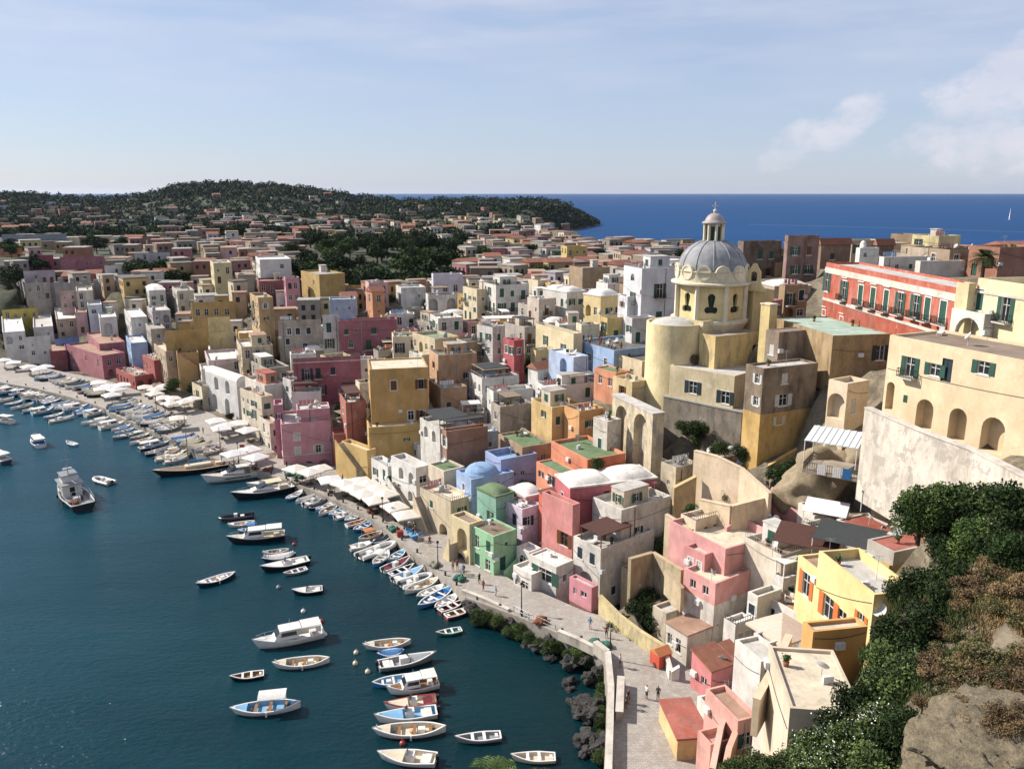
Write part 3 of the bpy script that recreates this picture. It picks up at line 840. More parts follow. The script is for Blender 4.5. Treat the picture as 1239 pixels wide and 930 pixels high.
H('lavender blue house with high terrace wall', '#9aa9cf', 'blue', 587, 606, 650, 556, 600, 126, 60, A=[], B=[(.35,2.6,.8,.8,'win'),(.6,2.6,.8,.8,'win')], win='n', par=1.0, clutter=0)
H('old brick brown house with green roof above the lavender wall', '#b08f6e', 'grass', 603, 632, 667, 541, 575, 130, 62, stain=.5, win='b', par=.3)
# cream & white tall ones
H('white house with blue terrace chairs above the parasols', '#e3dfd8', 'lgrey', 449, 469, 483, 565, 607, 138, 54, win='g', floors=3, tables=0, rail=1, par=.5, extra=[stairs('A', .95, .1, 7.2, 3.6, 1.1)])
H('white balconied house with arched openings above the parasols', '#e2ded5', 'lgrey', 473, 503, 520, 566, 622, 131, 52, A=[(.2,1.3,1.6,2.2,'arch'),(.6,1.3,1.6,2.2,'arch'),(.25,4.8,1.6,2.0,'arch'),(.7,4.6,1.0,1.8,'win')], win='n', rail=1, clutter=0, extra=[stairs('A', .1, .9, 8.2, 4.6, 1.2)])
H('white rooftop house with dark pergola above the balconied house', '#ddd8ce', 'lgrey', 508, 532, 575, 519, 570, 138, 60, A=[(.3,1.0,1.6,2.2,'arch'),(.7,1.0,1.6,2.2,'arch')], B=[], patch=.3, extra=[pergola(0,.8,0,.8,2.2,'dark')], clutter=0, stain=.4)
H('brick faced house with white corner and roof pergola', '#a4765a', 'grey', 535, 540, 590, 522, 568, 133, 64, stain=.6, A=[(.5,1.0,1.4,2.0,'win')], B=[], win='w', extra=[pergola(0,.9,0,.7,2.2,'dark')], clutter=0)
# yellow stairs, pink harbour house
H('yellow house base with sweeping outside stair on the harbour', '#d3b06a', 'cream', 413, 444, 455, 545, 600, 146, 45, A=[], B=[], par=.6, clutter=0, stain=.2, extra=[stairs('A', .15, .95, 4.5, .2, 1.6)])
H('ochre yellow podium below the tall yellow house', '#cfa961', 'cream', 'm7', 446, 511, 517, 560, 148, 76, A=[(.4,2.0,.7,1.0,'win')], B=[(.7,2.6,.6,.6,'win')], par=.6, clutter=0, stain=.2)
H('tall ochre yellow house with four shuttered windows', '#c99d58', 'cream', 439, 447, 518, 447, 520, 152, 78, A=[(.5,2.0,.9,1.4,'win')], B=[(.4,2.4,1.2,1.9,'win'),(.87,2.4,1.1,1.9,'win'),(.68,8.6,1.2,1.9,'win'),(.88,8.6,1.2,1.9,'win')], win='b', par=.3, clutter=0, stain=.25)
H('narrow rust red house beside the tall yellow house', '#a85e4c', 'lgrey', 411, 418, 443, 487, 560, 154, 70, win='b', stain=.4, B=[], A=[(.5,2,.8,1.2,'win')])
H('rose pink harbour house with arched restaurant and white trim', '#d2949a', 'lgrey', 331, 340, 400, 513, 566, 156, 72, A=[(.5,1.5,.9,1.4,'win')], B=[(.3,2.2,1.2,1.5,'win'),(.3,5.1,1.1,1.7,'win'),(.72,5.0,1.1,1.7,'win'),(.5,8.3,1.8,2.4,'arch'),(.82,8.3,2.4,2.4,'darch')], win='w', stain=.15, clutter=0,
  cornice=[(6.9,.15)], rail=1, par=.5)
H('rose pink upper storey with one white shuttered window', '#d2949a', 'lgrey', 'm5', 359, 399, 496, 520, 158, 74, A=[], B=[(.5,1.9,1.3,1.9,'win')], win='w', stain=.15, clutter=1, par=.4)
H('dark pink stair tower behind the harbour house', '#c9808c', 'lgrey', 'm5', 331, 342, 490, 550, 160, 74, A=[], B=[(.5,1.9,.6,1.0,'win')], win='d', clutter=0)
# dark pink palazzo
H('deep pink house with white string course and dark doors', '#a85e66', 'dark', 343, 354, 436, 434, 482, 178, 76, A=[(.5,2.4,1.0,1.9,'win')], B=[(.2,2.4,1.2,2.6,'balc'),(.36,2.4,1.1,2.4,'balc'),(.58,2.4,1.0,1.7,'win'),(.2,6.4,1.1,2.6,'balc'),(.4,6.4,1.1,2.2,'win')], win='d', par=.9, stain=.2, cornice=[(1.1,.25)])
H('dusky pink house with green shutters behind the deep pink one', '#a3636a', 'grey', 'm4', 409, 480, 388, 438, 196, 78, A=[], B=[(.13,2.2,1.0,1.3,'win'),(.3,2.2,.8,.9,'win'),(.6,2.0,1.3,1.6,'win'),(.2,4.8,1.1,2.0,'win'),(.5,5.0,1.3,2.4,'balc'),(.85,4.6,1.0,1.7,'win')], win='g', stain=.2)
H('tall narrow white house beside the dusky pink house', '#ddd9d2', 'lgrey', 388, 390, 410, 381, 430, 198, 78, B=[(.35,2.0,1.2,2.4,'win'),(.35,6,1.2,2.4,'win')], win='g')
H('grey weathered house with green roof patch', '#b9ac98', 'green', 331, 336, 388, 388, 428, 202, 76, B=[(.25,2,1.1,1.7,'win'),(.45,2,1.1,1.7,'win'),(.7,2,1.1,1.7,'win'),(.2,4.6,1,1.6,'win'),(.6,6,1.2,1.2,'win')], win='d', patch=.5, stain=.5)
H('tall ochre weathered house with orange flank', '#c7a366', 'grey', 302, 312, 330, 360, 430, 210, 62, patch=.4, stain=.5)
H('white vaulted house with blind arches and orange flank', '#dedad3', 'barrel', 248, 286, 302, 462, 503, 190, 45, A=[(.3,.5,2.2,3.4,'arch'),(.65,.5,2.2,3.4,'arch'),(.35,5.2,2.4,4.0,'arch'),(.75,5.2,2.4,4.0,'arch')], B=[], vh=1.2, stain=.2)
H('rust coloured flank house beside the white vaulted house', '#b9785a', 'terra', 286, 288, 303, 455, 505, 194, 60, B=[], A=[])
H('cream shop house with white awning on the square', '#d9cbb0', 'terra', 290, 316, 330, 480, 530, 172, 48, win='g', stain=.4, floors=3)
H('white house with red tiled hut on its roof', '#dcd3c6', 'white', 296, 320, 343, 466, 510, 180, 50, win='n', extra=[block(.3,.9,.2,.7,.2,1.8,'#c9856a','redt')])
H('grey stone roofed house behind the shop houses', '#b5a995', 'grey', 300, 322, 350, 446, 490, 188, 55, stain=.5, patch=.3)
# white cluster in the centre
H('white stepped house with shaded roof terrace', '#dcd7ce', 'white', 567, 583, 628, 458, 500, 156, 66, win='n', rail=1, extra=[pergola(.1,.7,.1,.8,2.2,'dark')], stain=.25)
H('white house with long pergola and pale balcony', '#e0dbd2', 'white', 589, 597, 645, 474, 512, 150, 68, win='n', rail=1, clutter=1)
H('grey sheer house below the white pergola', '#b0a493', 'grey', 594, 605, 645, 492, 540, 145, 66, B=[], patch=.5, stain=.6)
H('white flat house with blue green door on the terraces', '#e3ded4', 'white', 648, 660, 728, 468, 500, 144, 68, B=[(.75,.9,1.0,1.9,'door'),(.15,1.2,1.1,1.4,'win')], win='g', doorc='g', extra=[pergola(.45,.9,.1,.8,2.0,'white')])
H('yellow terrace house with parapet and cream sun sail', '#d9b877', 'cream', 643, 668, 704, 493, 530, 137, 60, A=[(.4,1.2,.8,1.2,'win')], B=[(.2,1.8,.9,1.5,'win')], win='g', clutter=1, stain=.3)
H('orange yellow house with balustraded roof', '#dba366', 'cream', 683, 701, 732, 498, 535, 133, 62, A=[], B=[(.4,1.8,.9,1.2,'win')], win='g', rail=1)
H('white gabled house leaning on the tall arches', '#d8cfbf', 'lgrey', 718, 735, 752, 510, 548, 124, 55, A=[(.5,3.2,.9,1.9,'win')], B=[], win='g', par=.1, clutter=0, patch=.4)
H('small orange house with green roof below the blue terrace', '#dd936c', 'grass', 719, 745, 762, 451, 475, 140, 55, A=[(.25,1.2,.9,1.5,'win'),(.7,1.2,.9,1.5,'win')], B=[], win='g', par=.2, clutter=0)
H('cream house with low yellow wing beneath the apse', '#dcc592', 'cream', 742, 765, 786, 462, 505, 131, 58, A=[(.5,1.2,.9,1.5,'win')], B=[], stain=.4)
H('sky blue house under the crowded terrace', '#9bb8da', 'dark', 696, 743, 762, 424, 460, 150, 60, A=[(.2,1.9,1.0,1.4,'win'),(.62,1.9,1.3,1.5,'win'),(.9,3.5,1,1.4,'win')], B=[], win='n', par=.5, clutter=0, dB=12)
H('cream house beside the sky blue house', '#dcc9a2', 'dark', 743, 777, 'm9', 437, 470, 144.5, 60, A=[(.35,2.0,1.0,1.6,'win')], B=[], win='n', par=.5, clutter=0)
H('pale blue low house with arched door', '#b5c6df', 'white', 664, 694, 712, 432, 462, 149, 60, A=[(.4,.8,2.4,2.8,'arch')], win='w', par=.3)
H('cream wall house with row of blind arches', '#e0cfa4', 'cream', 632, 694, 705, 404, 460, 157, 62, A=[(.12,6.2,2.6,3.0,'arch'),(.42,5.6,2.8,3.4,'arch'),(.75,5.6,2.8,3.4,'arch'),(.72,2.0,1.0,2.0,'win'),(.25,2.6,1.0,1.4,'win')], B=[], win='g', par=.6, ad=.5, stain=.15)
H('raspberry red house with white upper floor', '#b94e52', 'lgrey', 609, 622, 634, 412, 450, 162, 55, A=[(.25,1.4,1,1.6,'win'),(.7,1.4,1,1.6,'win')], win='g', stain=.3)
H('grey white house with tall balcony doors', '#d3ccc2', 'grey', 577, 596, 611, 396, 450, 168, 52, balc=.5, win='g', skip=.05)
H('cream block house with green domed roof hatch', '#d6c49b', 'green', 499, 526, 556, 410, 455, 172, 55, stain=.45, win='g')
H('apricot old house with green roof and blank front', '#c99b71', 'green', 519, 530, 577, 430, 490, 162, 70, A=[(.5,2,.9,1.4,'win')], B=[(.75,4,.9,1.2,'win')], stain=.55, patch=.3)
H('shaded tan house below the apricot house', '#b98f66', 'grey', 517, 533, 565, 470, 520, 156, 68, B=[(.3,3,.9,1.4,'win')], A=[], stain=.5, patch=.3)
H('dark roofed ochre house among the cream roofs', '#c0a878', 'dark', 545, 562, 596, 414, 448, 170, 66, win='g', stain=.5)
H('white low house with many balconies above the cream block', '#dad4ca', 'white', 520, 530, 560, 385, 420, 188, 70, win='g')
H('white house with triple loggia arches beside the dark grove', '#d6cfc8', 'lgrey', 515, 518, 552, 357, 385, 214, 76, A=[], B=[(.15,1,2.4,3.2,'arch'),(.5,1,2.6,3.2,'arch'),(.85,1,2.4,3.2,'arch')], par=.5, ad=1.6)
H('pale lilac house with two dark windows beside the dark grove', '#cbc4cc', 'terra', 522, 524, 560, 332, 362, 226, 77, A=[], B=[(.4,3,1.3,2.0,'win'),(.75,3,1.3,2.0,'win')], win='d', stain=.15)
H('cream balcony house with awning above the central roofs', '#dccba6', 'terra', 560, 577, 606, 350, 392, 200, 60, win='g', balc=.3)
H('white three storey house with ochre edge', '#dcd6c9', 'lgrey', 585, 600, 640, 345, 392, 196, 66, win='g', balc=.25)
H('cream yellow house with green arched window and shell roof', '#e0c98f', 'vault', 706, 727, 752, 359, 402, 178, 55, A=[(.3,2.5,1.0,1.8,'win'),(.7,2.2,1.8,2.6,'arch')], B=[(.4,2.6,1.0,1.4,'win'),(.8,2.6,1.0,1.3,'win')], vh=1.2, win='g', stain=.2)
H('white villa with green shutters and shallow domes', '#ddd8cc', 'vault2', 657, 686, 708, 354, 388, 184, 55, A=[(.2,1.6,1.0,1.8,'win'),(.5,1.6,1.0,1.8,'win'),(.85,1.6,1.0,1.8,'win')], win='g', vh=.9)
H('pale house with three brown windows among the shell roofs', '#d3c3b0', 'white', 638, 652, 672, 362, 392, 182, 58, win='b')
H('large white house front with balcony door beside the church', '#d8d8d8', 'lgrey', 755, 777, 822, 325, 410, 166, 70, A=[(.5,1.4,1.6,1.5,'awin'),(.45,5.2,1.2,2.6,'balc'),(.45,9.4,1.3,2.2,'win')], B=[(.5,3.2,1.4,3.0,'balc'),(.5,9,1.4,2.8,'balc')], win='g', stain=.12, patch=0)
H('white balconied lower house below the large white house', '#d5d2cc', 'lgrey', 757, 765, 793, 385, 418, 160, 66, win='g', skip=.1, balc=.4)
H('ochre house with olive trees on its terrace', '#d6b872', 'cream', 727, 735, 757, 385, 415, 168, 68, win='g')
H('brown shaded block on the ridge left of the white house', '#a38a6a', 'grey', 689, 705, 738, 324, 352, 226, 66, B=[], stain=.5, A=[])
H('yellow ridge house with two windows', '#cdb468', 'grey', 679, 686, 711, 298, 318, 320, 70, win='n')
# --- left part
H('brick rose waterfront house with balcony doors', '#a8626a', 'terra', 80, 123, 151, 430, 456, 236, 42, A=[(.12,1.6,1.2,2.2,'balc'),(.45,1.8,1.4,1.6,'win'),(.85,1.8,1.2,1.8,'win'),(.85,5,1,1.5,'win')], B=[(.3,1.6,1.3,1.8,'win'),(.7,1.4,1.3,1.9,'win'),(.3,4.5,1.5,2.2,'arch')], stain=.2, win='g')
H('rose upper block behind the waterfront house', '#a8626a', 'terra', 105, 120, 151, 416, 440, 246, 55, A=[(.5,1.5,1.2,1.7,'win')], B=[(.5,1.4,1.4,1.8,'win')], stain=.2)
H('low brick red terraced restaurant house', '#a94f47', 'terra', 140, 163, 186, 455, 472, 222, 45, win='b', stain=.3, tables=1)
H('brick red round terrace house with potted plants', '#a94f47', 'terra', 172, 186, 208, 436, 468, 224, 50, B=[], stain=.3, tables=1)
H('light blue house between rose and red houses', '#9db4d6', 'white', 152, 158, 178, 415, 445, 236, 60, B=[], stain=.15)
H('cobalt blue house with stairs beside red wall', '#6d8fc9', 'white', 56, 66, 95, 410, 432, 262, 62, B=[(.3,1.6,.9,1.3,'win')], stain=.25)
H('dark red wall house under the cobalt house', '#8f4340', 'terra', 54, 60, 80, 425, 452, 250, 60, B=[], stain=.4)
H('ochre stair house with yellow flank near parasols', '#c0975a', 'terra', 206, 214, 240, 428, 464, 214, 66, A=[(.5,1.2,.9,1.4,'win')], B=[(.25,1.5,1.0,2.0,'win')], stain=.25, extra=[stairs('B', .05,.9,.8,4.5,1.2)])
H('ochre house with wide sunny terrace', '#bf9a55', 'cream', 195, 199, 250, 400, 432, 220, 72, A=[], B=[(.3,3,2.0,2.0,'arch')], stain=.3, tables=1)
H('ochre upper house with four dark windows', '#b89655', 'grey', 228, 232, 284, 366, 400, 234, 74, A=[], B=[(.12,2.0,1.2,2.0,'win'),(.32,2.0,1.2,2.0,'win'),(.55,2.0,1.2,2.0,'win'),(.8,2.2,1.4,1.8,'win')], win='d', stain=.3)
H('cream house with green arched doors under the ochre house', '#d9c68e', 'white', 248, 251, 278, 384, 422, 224, 70, A=[], B=[(.2,1.6,1.7,2.6,'darch'),(.6,1.6,1.7,2.6,'darch'),(.6,6,1.5,3.0,'darch')], stain=.2)
H('white long flat house with pale roof terrace', '#ddd6cb', 'white', 214, 222, 262, 425, 445, 222, 66, win='d')
H('white and pink low house with sunny roof', '#d9c3bd', 'white', 246, 252, 292, 436, 458, 206, 66, win='w')
H('cream rugged house with white roof terraces', '#d2bf9b', 'white', 286, 292, 330, 420, 460, 198, 66, stain=.5, win='d')
H('white villa with blind arch and high terrace', '#d9d6cf', 'white', 112, 120, 141, 384, 412, 262, 62, A=[], B=[(.45,2,2.4,3.6,'arch')], stain=.2)
H('white sheer house with blue tinted window', '#cfd3d8', 'white', 103, 106, 123, 369, 398, 272, 62, B=[(.4,1.6,1.6,1.4,'win')], stain=.2)
H('pale pink narrow house in the old slope', '#cfa5a0', 'terra', 87, 91, 105, 378, 405, 272, 62, win='n')
H('mustard garden house at the left edge', '#c9b44a', 'grey', -8, 2, 45, 375, 396, 285, 60, win='n', stain=.3)
H('greyish lilac house with small windows above the old walls', '#b3a5a8', 'terra', 8, 28, 66, 328, 345, 300, 60, stain=.25)
H('stone grey house base with rounded bastion', '#a79f96', 'grey', 14, 30, 60, 343, 372, 296, 55, stain=.5)
H('crimson house on the upper street at left', '#a84c58', 'terra', 28, 34, 64, 309, 330, 345, 68, stain=.2)
H('long rose house on the upper street', '#a5646c', 'terra', 62, 72, 126, 311, 334, 335, 68, stain=.2)
H('white house with dark windows above the crenellated wall', '#cfcac0', 'grey', 122, 126, 165, 321, 336, 320, 70, stain=.3)
H('apricot orange house at the far left edge', '#cf8a55', 'terra', -10, -2, 26, 301, 315, 380, 64, stain=.2)
H('grey lilac long house on the upper street', '#b6b0b4', 'lgrey', 158, 162, 205, 306, 330, 345, 72, stain=.2)
H('yellow front house with brown flank above the dark grove edge', '#b89955', 'grey', 364, 386, 417, 332, 370, 236, 55, A=[(.3,2,1,1.4,'win'),(.6,5,2.0,3.2,'arch')], B=[], stain=.35)
H('pink narrow house with paired windows and balconies', '#c9909a', 'terra', 343, 345, 362, 336, 375, 240, 66, B=[(.3,1.6,1.0,1.8,'win'),(.7,1.6,1.0,1.8,'win'),(.3,5.2,1.0,1.4,'win'),(.75,5.2,1.0,1.4,'win')], stain=.2)
H('wine red house under the white hilltop house', '#8f4a4e', 'terra', 311, 313, 344, 340, 362, 246, 70, stain=.3)
H('white cubic house with domed stair head', '#d9d5ce', 'white', 307, 314, 352, 314, 340, 256, 68, stain=.1, B=[(.7,1.6,1.2,1.4,'win')])
H('pale yellow house left of the ochre tower', '#d6c596', 'white', 254, 258, 280, 318, 362, 262, 64, stain=.2)
# --- right: church square and palazzi
H('tall brown weathered house with white framed windows', '#94806a', 'brown', 927, 943, 1009, 402, 470, 117, 66, A=[(.5,2.0,1.0,1.6,'win')], B=[(.8,4.0,1.0,1.5,'win')], win='w', dirt='#4a4038', stain=.7, patch=.5, par=.1, clutter=0)
H('dark house with yellow lower wall below the brown house', '#8d7a63', 'lgrey', 903, 924, 990, 446, 548, 109, 66, A=[(.3,1.0,.9,1.3,'win'),(.3,4.2,.9,1.3,'win')], B=[(.4,1.0,1.1,1.5,'win'),(.4,4.0,1.5,1.7,'win'),(.35,7.2,1.0,1.2,'win')], win='w', socle=('#cda65c', 5.6), dirt='#40372f', stain=.7, par=.3, clutter=0)
H('ochre brown hall with pale green flat roof', '#a98d62', 'pgreen', 'm9', 1008, 1078, 406, 466, 112, 80, A=[], B=[(.85,1.6,1.3,2.2,'win')], win='d', stain=.55, par=.1, clutter=0, dA=17, dirt='#5a4a38')
H('small white house with cream cube and arched recess', '#e2ccab', 'lgrey', 1003, 1026, 1052, 464, 516, 101, 60, A=[(.5,1.6,2.6,3.4,'arch')], B=[(.35,2.2,.9,2.0,'win')], win='w', par=.6, clutter=0, stain=.15)
H('long scarlet palazzo with green shuttered balcony doors', '#b25034', 'lgrey', 977, 1162, 'm6', 349, 412, 104, 87, long=1, name='palazzo', cat='palazzo', auto=0, stain=.3, win='g', par=.35, sur=1, dirt='#c9a08e', clutter=0, trim=1, cornice=[(1.75,.95),(6.6,.45)], ccol='#e3d5c4',
  A=[(985,330,1.5,3.2,'win'),(1003,336,1.5,3.2,'balc'),(1023,340,1.5,3.2,'balc'),(1043,345,1.5,3.2,'balc'),(1058,348,1.5,3.2,'balc'),(1074,351,1.4,3.2,'balc'),(1091,354,1.4,3.2,'balc'),(1110,357,1.4,3.2,'balc'),(1124,360,1.4,3.2,'balc'),(1143,364,1.5,3.1,'balc'),
     (984,374,1.2,1.0,'win'),(1002,378,1.2,1.0,'win'),(1023,383,1.2,1.0,'win')], B=[], socle=('#b25034', .3))
H('cream stuccoed palazzo at the right edge with green balcony door', '#e6d7ab', 'cream', 1174, 1262, 'm12', 347, 430, 91, 80, name='palazzo', cat='palazzo', stain=.1, A=[(1187,350,1.2,2.6,'win'),(1219,357,1.3,3.2,'balc')], B=[], win='g', cornice=[(1.8,.3)], par=1.0, clutter=0)
H('recessed cream wing with white arch between the palazzi', '#dccb9c', 'lgrey', 1158, 1173, 'm1', 343, 412, 100.5, 80, stain=.2, A=[], B=[], par=.5, clutter=0)
H('white vaulted porch between the palazzi', '#e2dacb', 'lgrey', 1152, 1192, 'm4', 380, 418, 97, 78, A=[(.45,.8,4.2,3.2,'arch')], B=[], clutter=0, par=.2, ad=1.6)
H('long cream arcaded house with iron balcony at right', '#e8cfa6', 'brown', 1077, 1297, 'm10', 447, 560, 75, 66, long=1, stain=.1, win='g', par=.3, clutter=0, dB=9,
  A=[(1103,432,1.2,2.3,'balc'),(1133,440,1.3,1.4,'win'),(1147,434,1.3,2.6,'door'),(1102,478,.6,.9,'win'),(1083,462,1.1,3.4,'arch'),(1127,483,2.2,3.6,'arch'),(1168,494,2.1,3.7,'arch'),(1212,505,2.6,3.8,'arch'),(1190,437,1.3,1.4,'win')], B=[], ad=1.3, doorc='d')
# ridge houses behind the church
H('dark brown ruined palace on the ridge', '#6f5b4a', 'brown', 893, 900, 946, 292, 340, 190, 72, stain=.6, dirt='#40352b', A=[(.5,3,1.2,1.8,'win')], B=[(.2,6,1.2,1.6,'win'),(.45,2,1.4,2.2,'win'),(.75,2.4,1.2,1.8,'win'),(.7,6.4,1.2,1.8,'win')], patch=.4)
H('purplish brown tall house on the ridge', '#8d6d62', 'brown', 950, 954, 992, 285, 345, 180, 78, stain=.5, dirt='#4a3a34', A=[], B=[(.25,2.4,1.2,1.9,'win'),(.7,2.4,1.2,1.9,'win'),(.3,6.5,1.2,1.9,'win'),(.7,6.5,1.2,1.9,'balc')], patch=.2)
H('brown gabled house with orange red roof on the ridge', '#8a6c55', 'tile', 990, 994, 1030, 296, 325, 185, 76, stain=.5, B=[(.4,2,1.1,1.4,'win')], A=[], rh=1.4)
H('white chapel like house with small cupola', '#e0ddd6', 'lgrey', 1036, 1041, 1064, 300, 330, 172, 74, stain=.1, B=[(.3,1,.8,1.0,'win')], A=[], par=.2, clutter=0, extra=[smalldome(.2,.3,.6,.9,'white',.6)])
H('lower ochre house before the purplish house', '#a98a60', 'brown', 943, 950, 978, 345, 392, 150, 72, stain=.5)
H('white roofed low house behind the palazzo', '#ddd7cc', 'lgrey', 1064, 1070, 1125, 311, 335, 165, 78, stain=.1, A=[], B=[(.3,1.5,.8,1,'win'),(.6,1.5,.8,1,'win')])
H('pale low house with terrace and hut behind the palazzo', '#d9d0c2', 'lgrey', 1108, 1114, 1168, 316, 340, 150, 80, stain=.2, tables=0)
H('brown dark house beside the ridge chapel', '#6d5a50', 'tile', 1058, 1062, 1082, 297, 320, 190, 76, stain=.3, rh=1.5, A=[], B=[])
H('white terraced house with low parapets left of the cobalt house', '#dcd7ce', 'white', 18, 30, 60, 408, 438, 250, 60, win='d')
H('white low arcaded house at the left edge of the slope', '#dcd8d2', 'white', -10, 3, 30, 402, 434, 254, 58, win='d', arch=.4)
H('white cube house above the white terraced house', '#d9d4cc', 'lgrey', 28, 40, 64, 396, 412, 266, 60)
H('old tan house with pale roof above the cobalt house', '#c2ab90', 'white', 60, 68, 92, 386, 410, 272, 60, stain=.4)
H('rosy grey house under the crenellated wall', '#c0a09a', 'terra', 64, 72, 92, 352, 384, 284, 62, stain=.3)
H('cream flat house under the middle of the crenellated wall', '#cfc3ae', 'lgrey', 84, 92, 112, 352, 384, 280, 62, stain=.4)
H('white round cornered house right of the crenellated wall', '#d2cdc4', 'vault', 172, 180, 200, 352, 378, 272, 62, vh=1.2, stain=.3)
H('grey white house right of the crenellated wall end', '#c9c2b6', 'grey', 205, 214, 235, 352, 380, 268, 62, stain=.4)
H('small white house between rose house and ochre terrace', '#d9d5cd', 'white', 150, 158, 178, 384, 415, 250, 60)
H('stone grey stepped house beside ochre terrace', '#b5ab9c', 'grey', 176, 182, 200, 398, 432, 238, 60, stain=.5)
H('pale lilac grey house over the ochre terrace', '#bfb6b6', 'lgrey', 178, 184, 206, 376, 402, 248, 60, stain=.4)

# --- lower right slope, dense small volumes
H('pale blue narrow house wall beside the coral hut', '#b7c9d8', 'white', 905, 913, 925, 782, 822, 74.5, 66, A=[(.5,1.2,.8,1.3,'win')], B=[], win='w', par=.3, clutter=0)
H('white terrace house with dark opening under the sun canopy', '#e3ddd2', 'lgrey', 912, 930, 955, 778, 812, 71, 66, A=[], B=[(.4,1.0,1.6,1.8,'loggia')], par=.5, clutter=1)
H('white annex with grey roof right of the small parasol', '#dfd9ce', 'lgrey', 'm4', 921, 950, 800, 838, 66.5, 70, B=[(.5,1,.8,1.2,'win')], A=[], par=.3, clutter=1)
H('white stair house with slim windows above the coral houses', '#e2dbcf', 'white', 876, 890, 912, 756, 800, 80, 60, B=[(.3,1.2,.8,1.2,'win'),(.7,1.2,.8,1.2,'win')], win='w', par=.4, clutter=1)
H('peach walled patio house under the long pink flank', '#e2b8a0', 'terra', 905, 915, 940, 738, 772, 84, 60, A=[], B=[(.4,1.2,1.0,1.8,'door')], par=.8, clutter=1)
H('white cube with pergola left of the small yellow wing', '#e4ded4', 'white', 934, 948, 972, 700, 738, 84, 62, B=[(.5,1.2,1.4,1.7,'win')], win='g', par=.4, clutter=1, extra=[pergola(0,.9,0,.8,2.0,'white')])
H('terracotta floored terrace behind the yellow wing', '#e0d3bd', 'terra', 'm6', 946, 985, 672, 700, 85.5, 62, B=[], A=[], par=.6, rail=1, clutter=1)
H('white garden house with terrace left of the cream terrace roof', '#e5dccb', 'white', 915, 930, 950, 846, 890, 58, 66, A=[(.5,1.1,.9,1.2,'win')], B=[], par=.4, clutter=1)
H('pink low building in front of the cream terrace roof', '#dda393', 'terra', 'm5', 893, 918, 872, 925, 61.5, 70, B=[(.5,1.4,.9,1.4,'win')], A=[], par=.4, clutter=1, win='g')
H('white small house beside the terracotta roof at the picture foot', '#e3dccf', 'lgrey', 862, 874, 896, 905, 950, 63.5, 70, B=[(.5,1.2,.9,1.2,'win')], par=.3, clutter=1)
H('pale stone storehouse between the lane garden and white low house', '#cdbfa5', 'lgrey', 790, 806, 826, 742, 775, 89, 58, par=.4, clutter=1, stain=.5)
H('cream garden house in the sunken garden', '#cbb88f', 'grey', 752, 768, 796, 694, 722, 97, 60, par=.3, stain=.6, patch=.3, clutter=1)
H('pale cream house with white parapet above the pink house', '#e4cfae', 'cream', 824, 842, 872, 630, 668, 96.5, 60, par=.5, stain=.3, B=[(.6,1.2,1,1.3,'win')], A=[], clutter=1)
H('white house with blue shutter behind the dark canopy', '#e2dacb', 'lgrey', 972, 990, 1020, 640, 676, 89, 64, A=[], B=[(.5,1.2,.9,1.4,'win')], win='u', par=.5, clutter=1)
H('small whitewashed terrace with steps right of the pink parapet', '#e5dccd', 'white', 966, 984, 1014, 616, 648, 94.5, 64, A=[], B=[], par=.6, clutter=1, rail=1)
H('terracotta tiled upper terrace with grey mesh wall', '#b9b1a4', 'redt', 1050, 1082, 1142, 668, 708, 72, 68, A=[], B=[], par=.1, clutter=0, rail=1)
H('old cream house beside the arched buttress foot', '#d3c09c', 'grey', 800, 818, 846, 566, 600, 110, 60, par=.4, stain=.6, patch=.4, clutter=1)
H('low cream house under the grey buttress wall', '#cbb999', 'brown', 846, 866, 902, 556, 585, 112.5, 58, par=.3, stain=.6, clutter=1)
H('rose grey house cut by the left edge above the mustard house', '#b08a88', 'terra', -30, -14, 12, 322, 345, 312, 60, stain=.3)
H('tan stone house between red terrace and ochre stair house', '#bfa88a', 'cream', 186, 200, 212, 425, 462, 219, 55, stain=.5)
H('cream low shop between ochre stair house and vaulted house', '#d6c6a6', 'lgrey', 232, 244, 262, 468, 494, 200, 50, stain=.4)
H('pale shop front left of the rose harbour house', '#d9cdb8', 'terra', 312, 326, 338, 512, 552, 166, 55, stain=.4)
# ------------------------------------------------------------------ church blocks, retaining walls
H('cream church wing with two square windows below the apse', '#d9c79f', 'lgrey', 811, 889, 'm8', 455, 497, 120, 45, A=[(.62,2.0,1.5,2.0,'win'),(.12,2.6,1.5,2.0,'win'),(.72,5.6,.5,1.0,'win')], B=[], win='d', stain=.35, clutter=0, par=.2, cat='church wing', name='church_wing', dB=8)
H('stained grey buttress wall under the church wing', '#8f8372', 'grey', 803, 898, 'm7', 498, 552, 118.3, 45, A=[], B=[], stain=.7, dirt='#4d453c', par=0, clutter=0, name='retaining_wall', cat='wall', dB=7)
H('tall two arched buttress below the church, paint peeling', '#d6c5a3', 'lgrey', 741, 790, 804, 500, 590, 118, 69, A=[(.27,1.0,4.2,9.3,'arch'),(.74,1.2,4.0,9.3,'arch')], B=[], par=0, clutter=0, patch=.7, stain=.6, name='arched_buttress', cat='buttress', ad=1.1)
H('yellow church transept block with stained wall', '#dcc083', 'grey', 847, 866, 918, 407, 452, 126, 62, A=[], B=[(.93,2,1.0,1.6,'awin')], stain=.5, par=.2, clutter=0, name='church_transept', cat='church block')
H('pale yellow church body under the dome', '#e0cb96', 'lgrey', 812, 851, 924, 389, 430, 129.5, 52, A=[], B=[], stain=.3, par=.2, clutter=0, name='church_nave', cat='church block', cornice=[(.9,.35)])
H('small yellow church sacristy right of the dome', '#dcc586', 'lgrey', 903, 912, 937, 352, 405, 134, 66, A=[], B=[(.75,2.0,1.2,2.6,'win')], win='d', stain=.2, par=.1, clutter=0, name='sacristy', cat='church block')
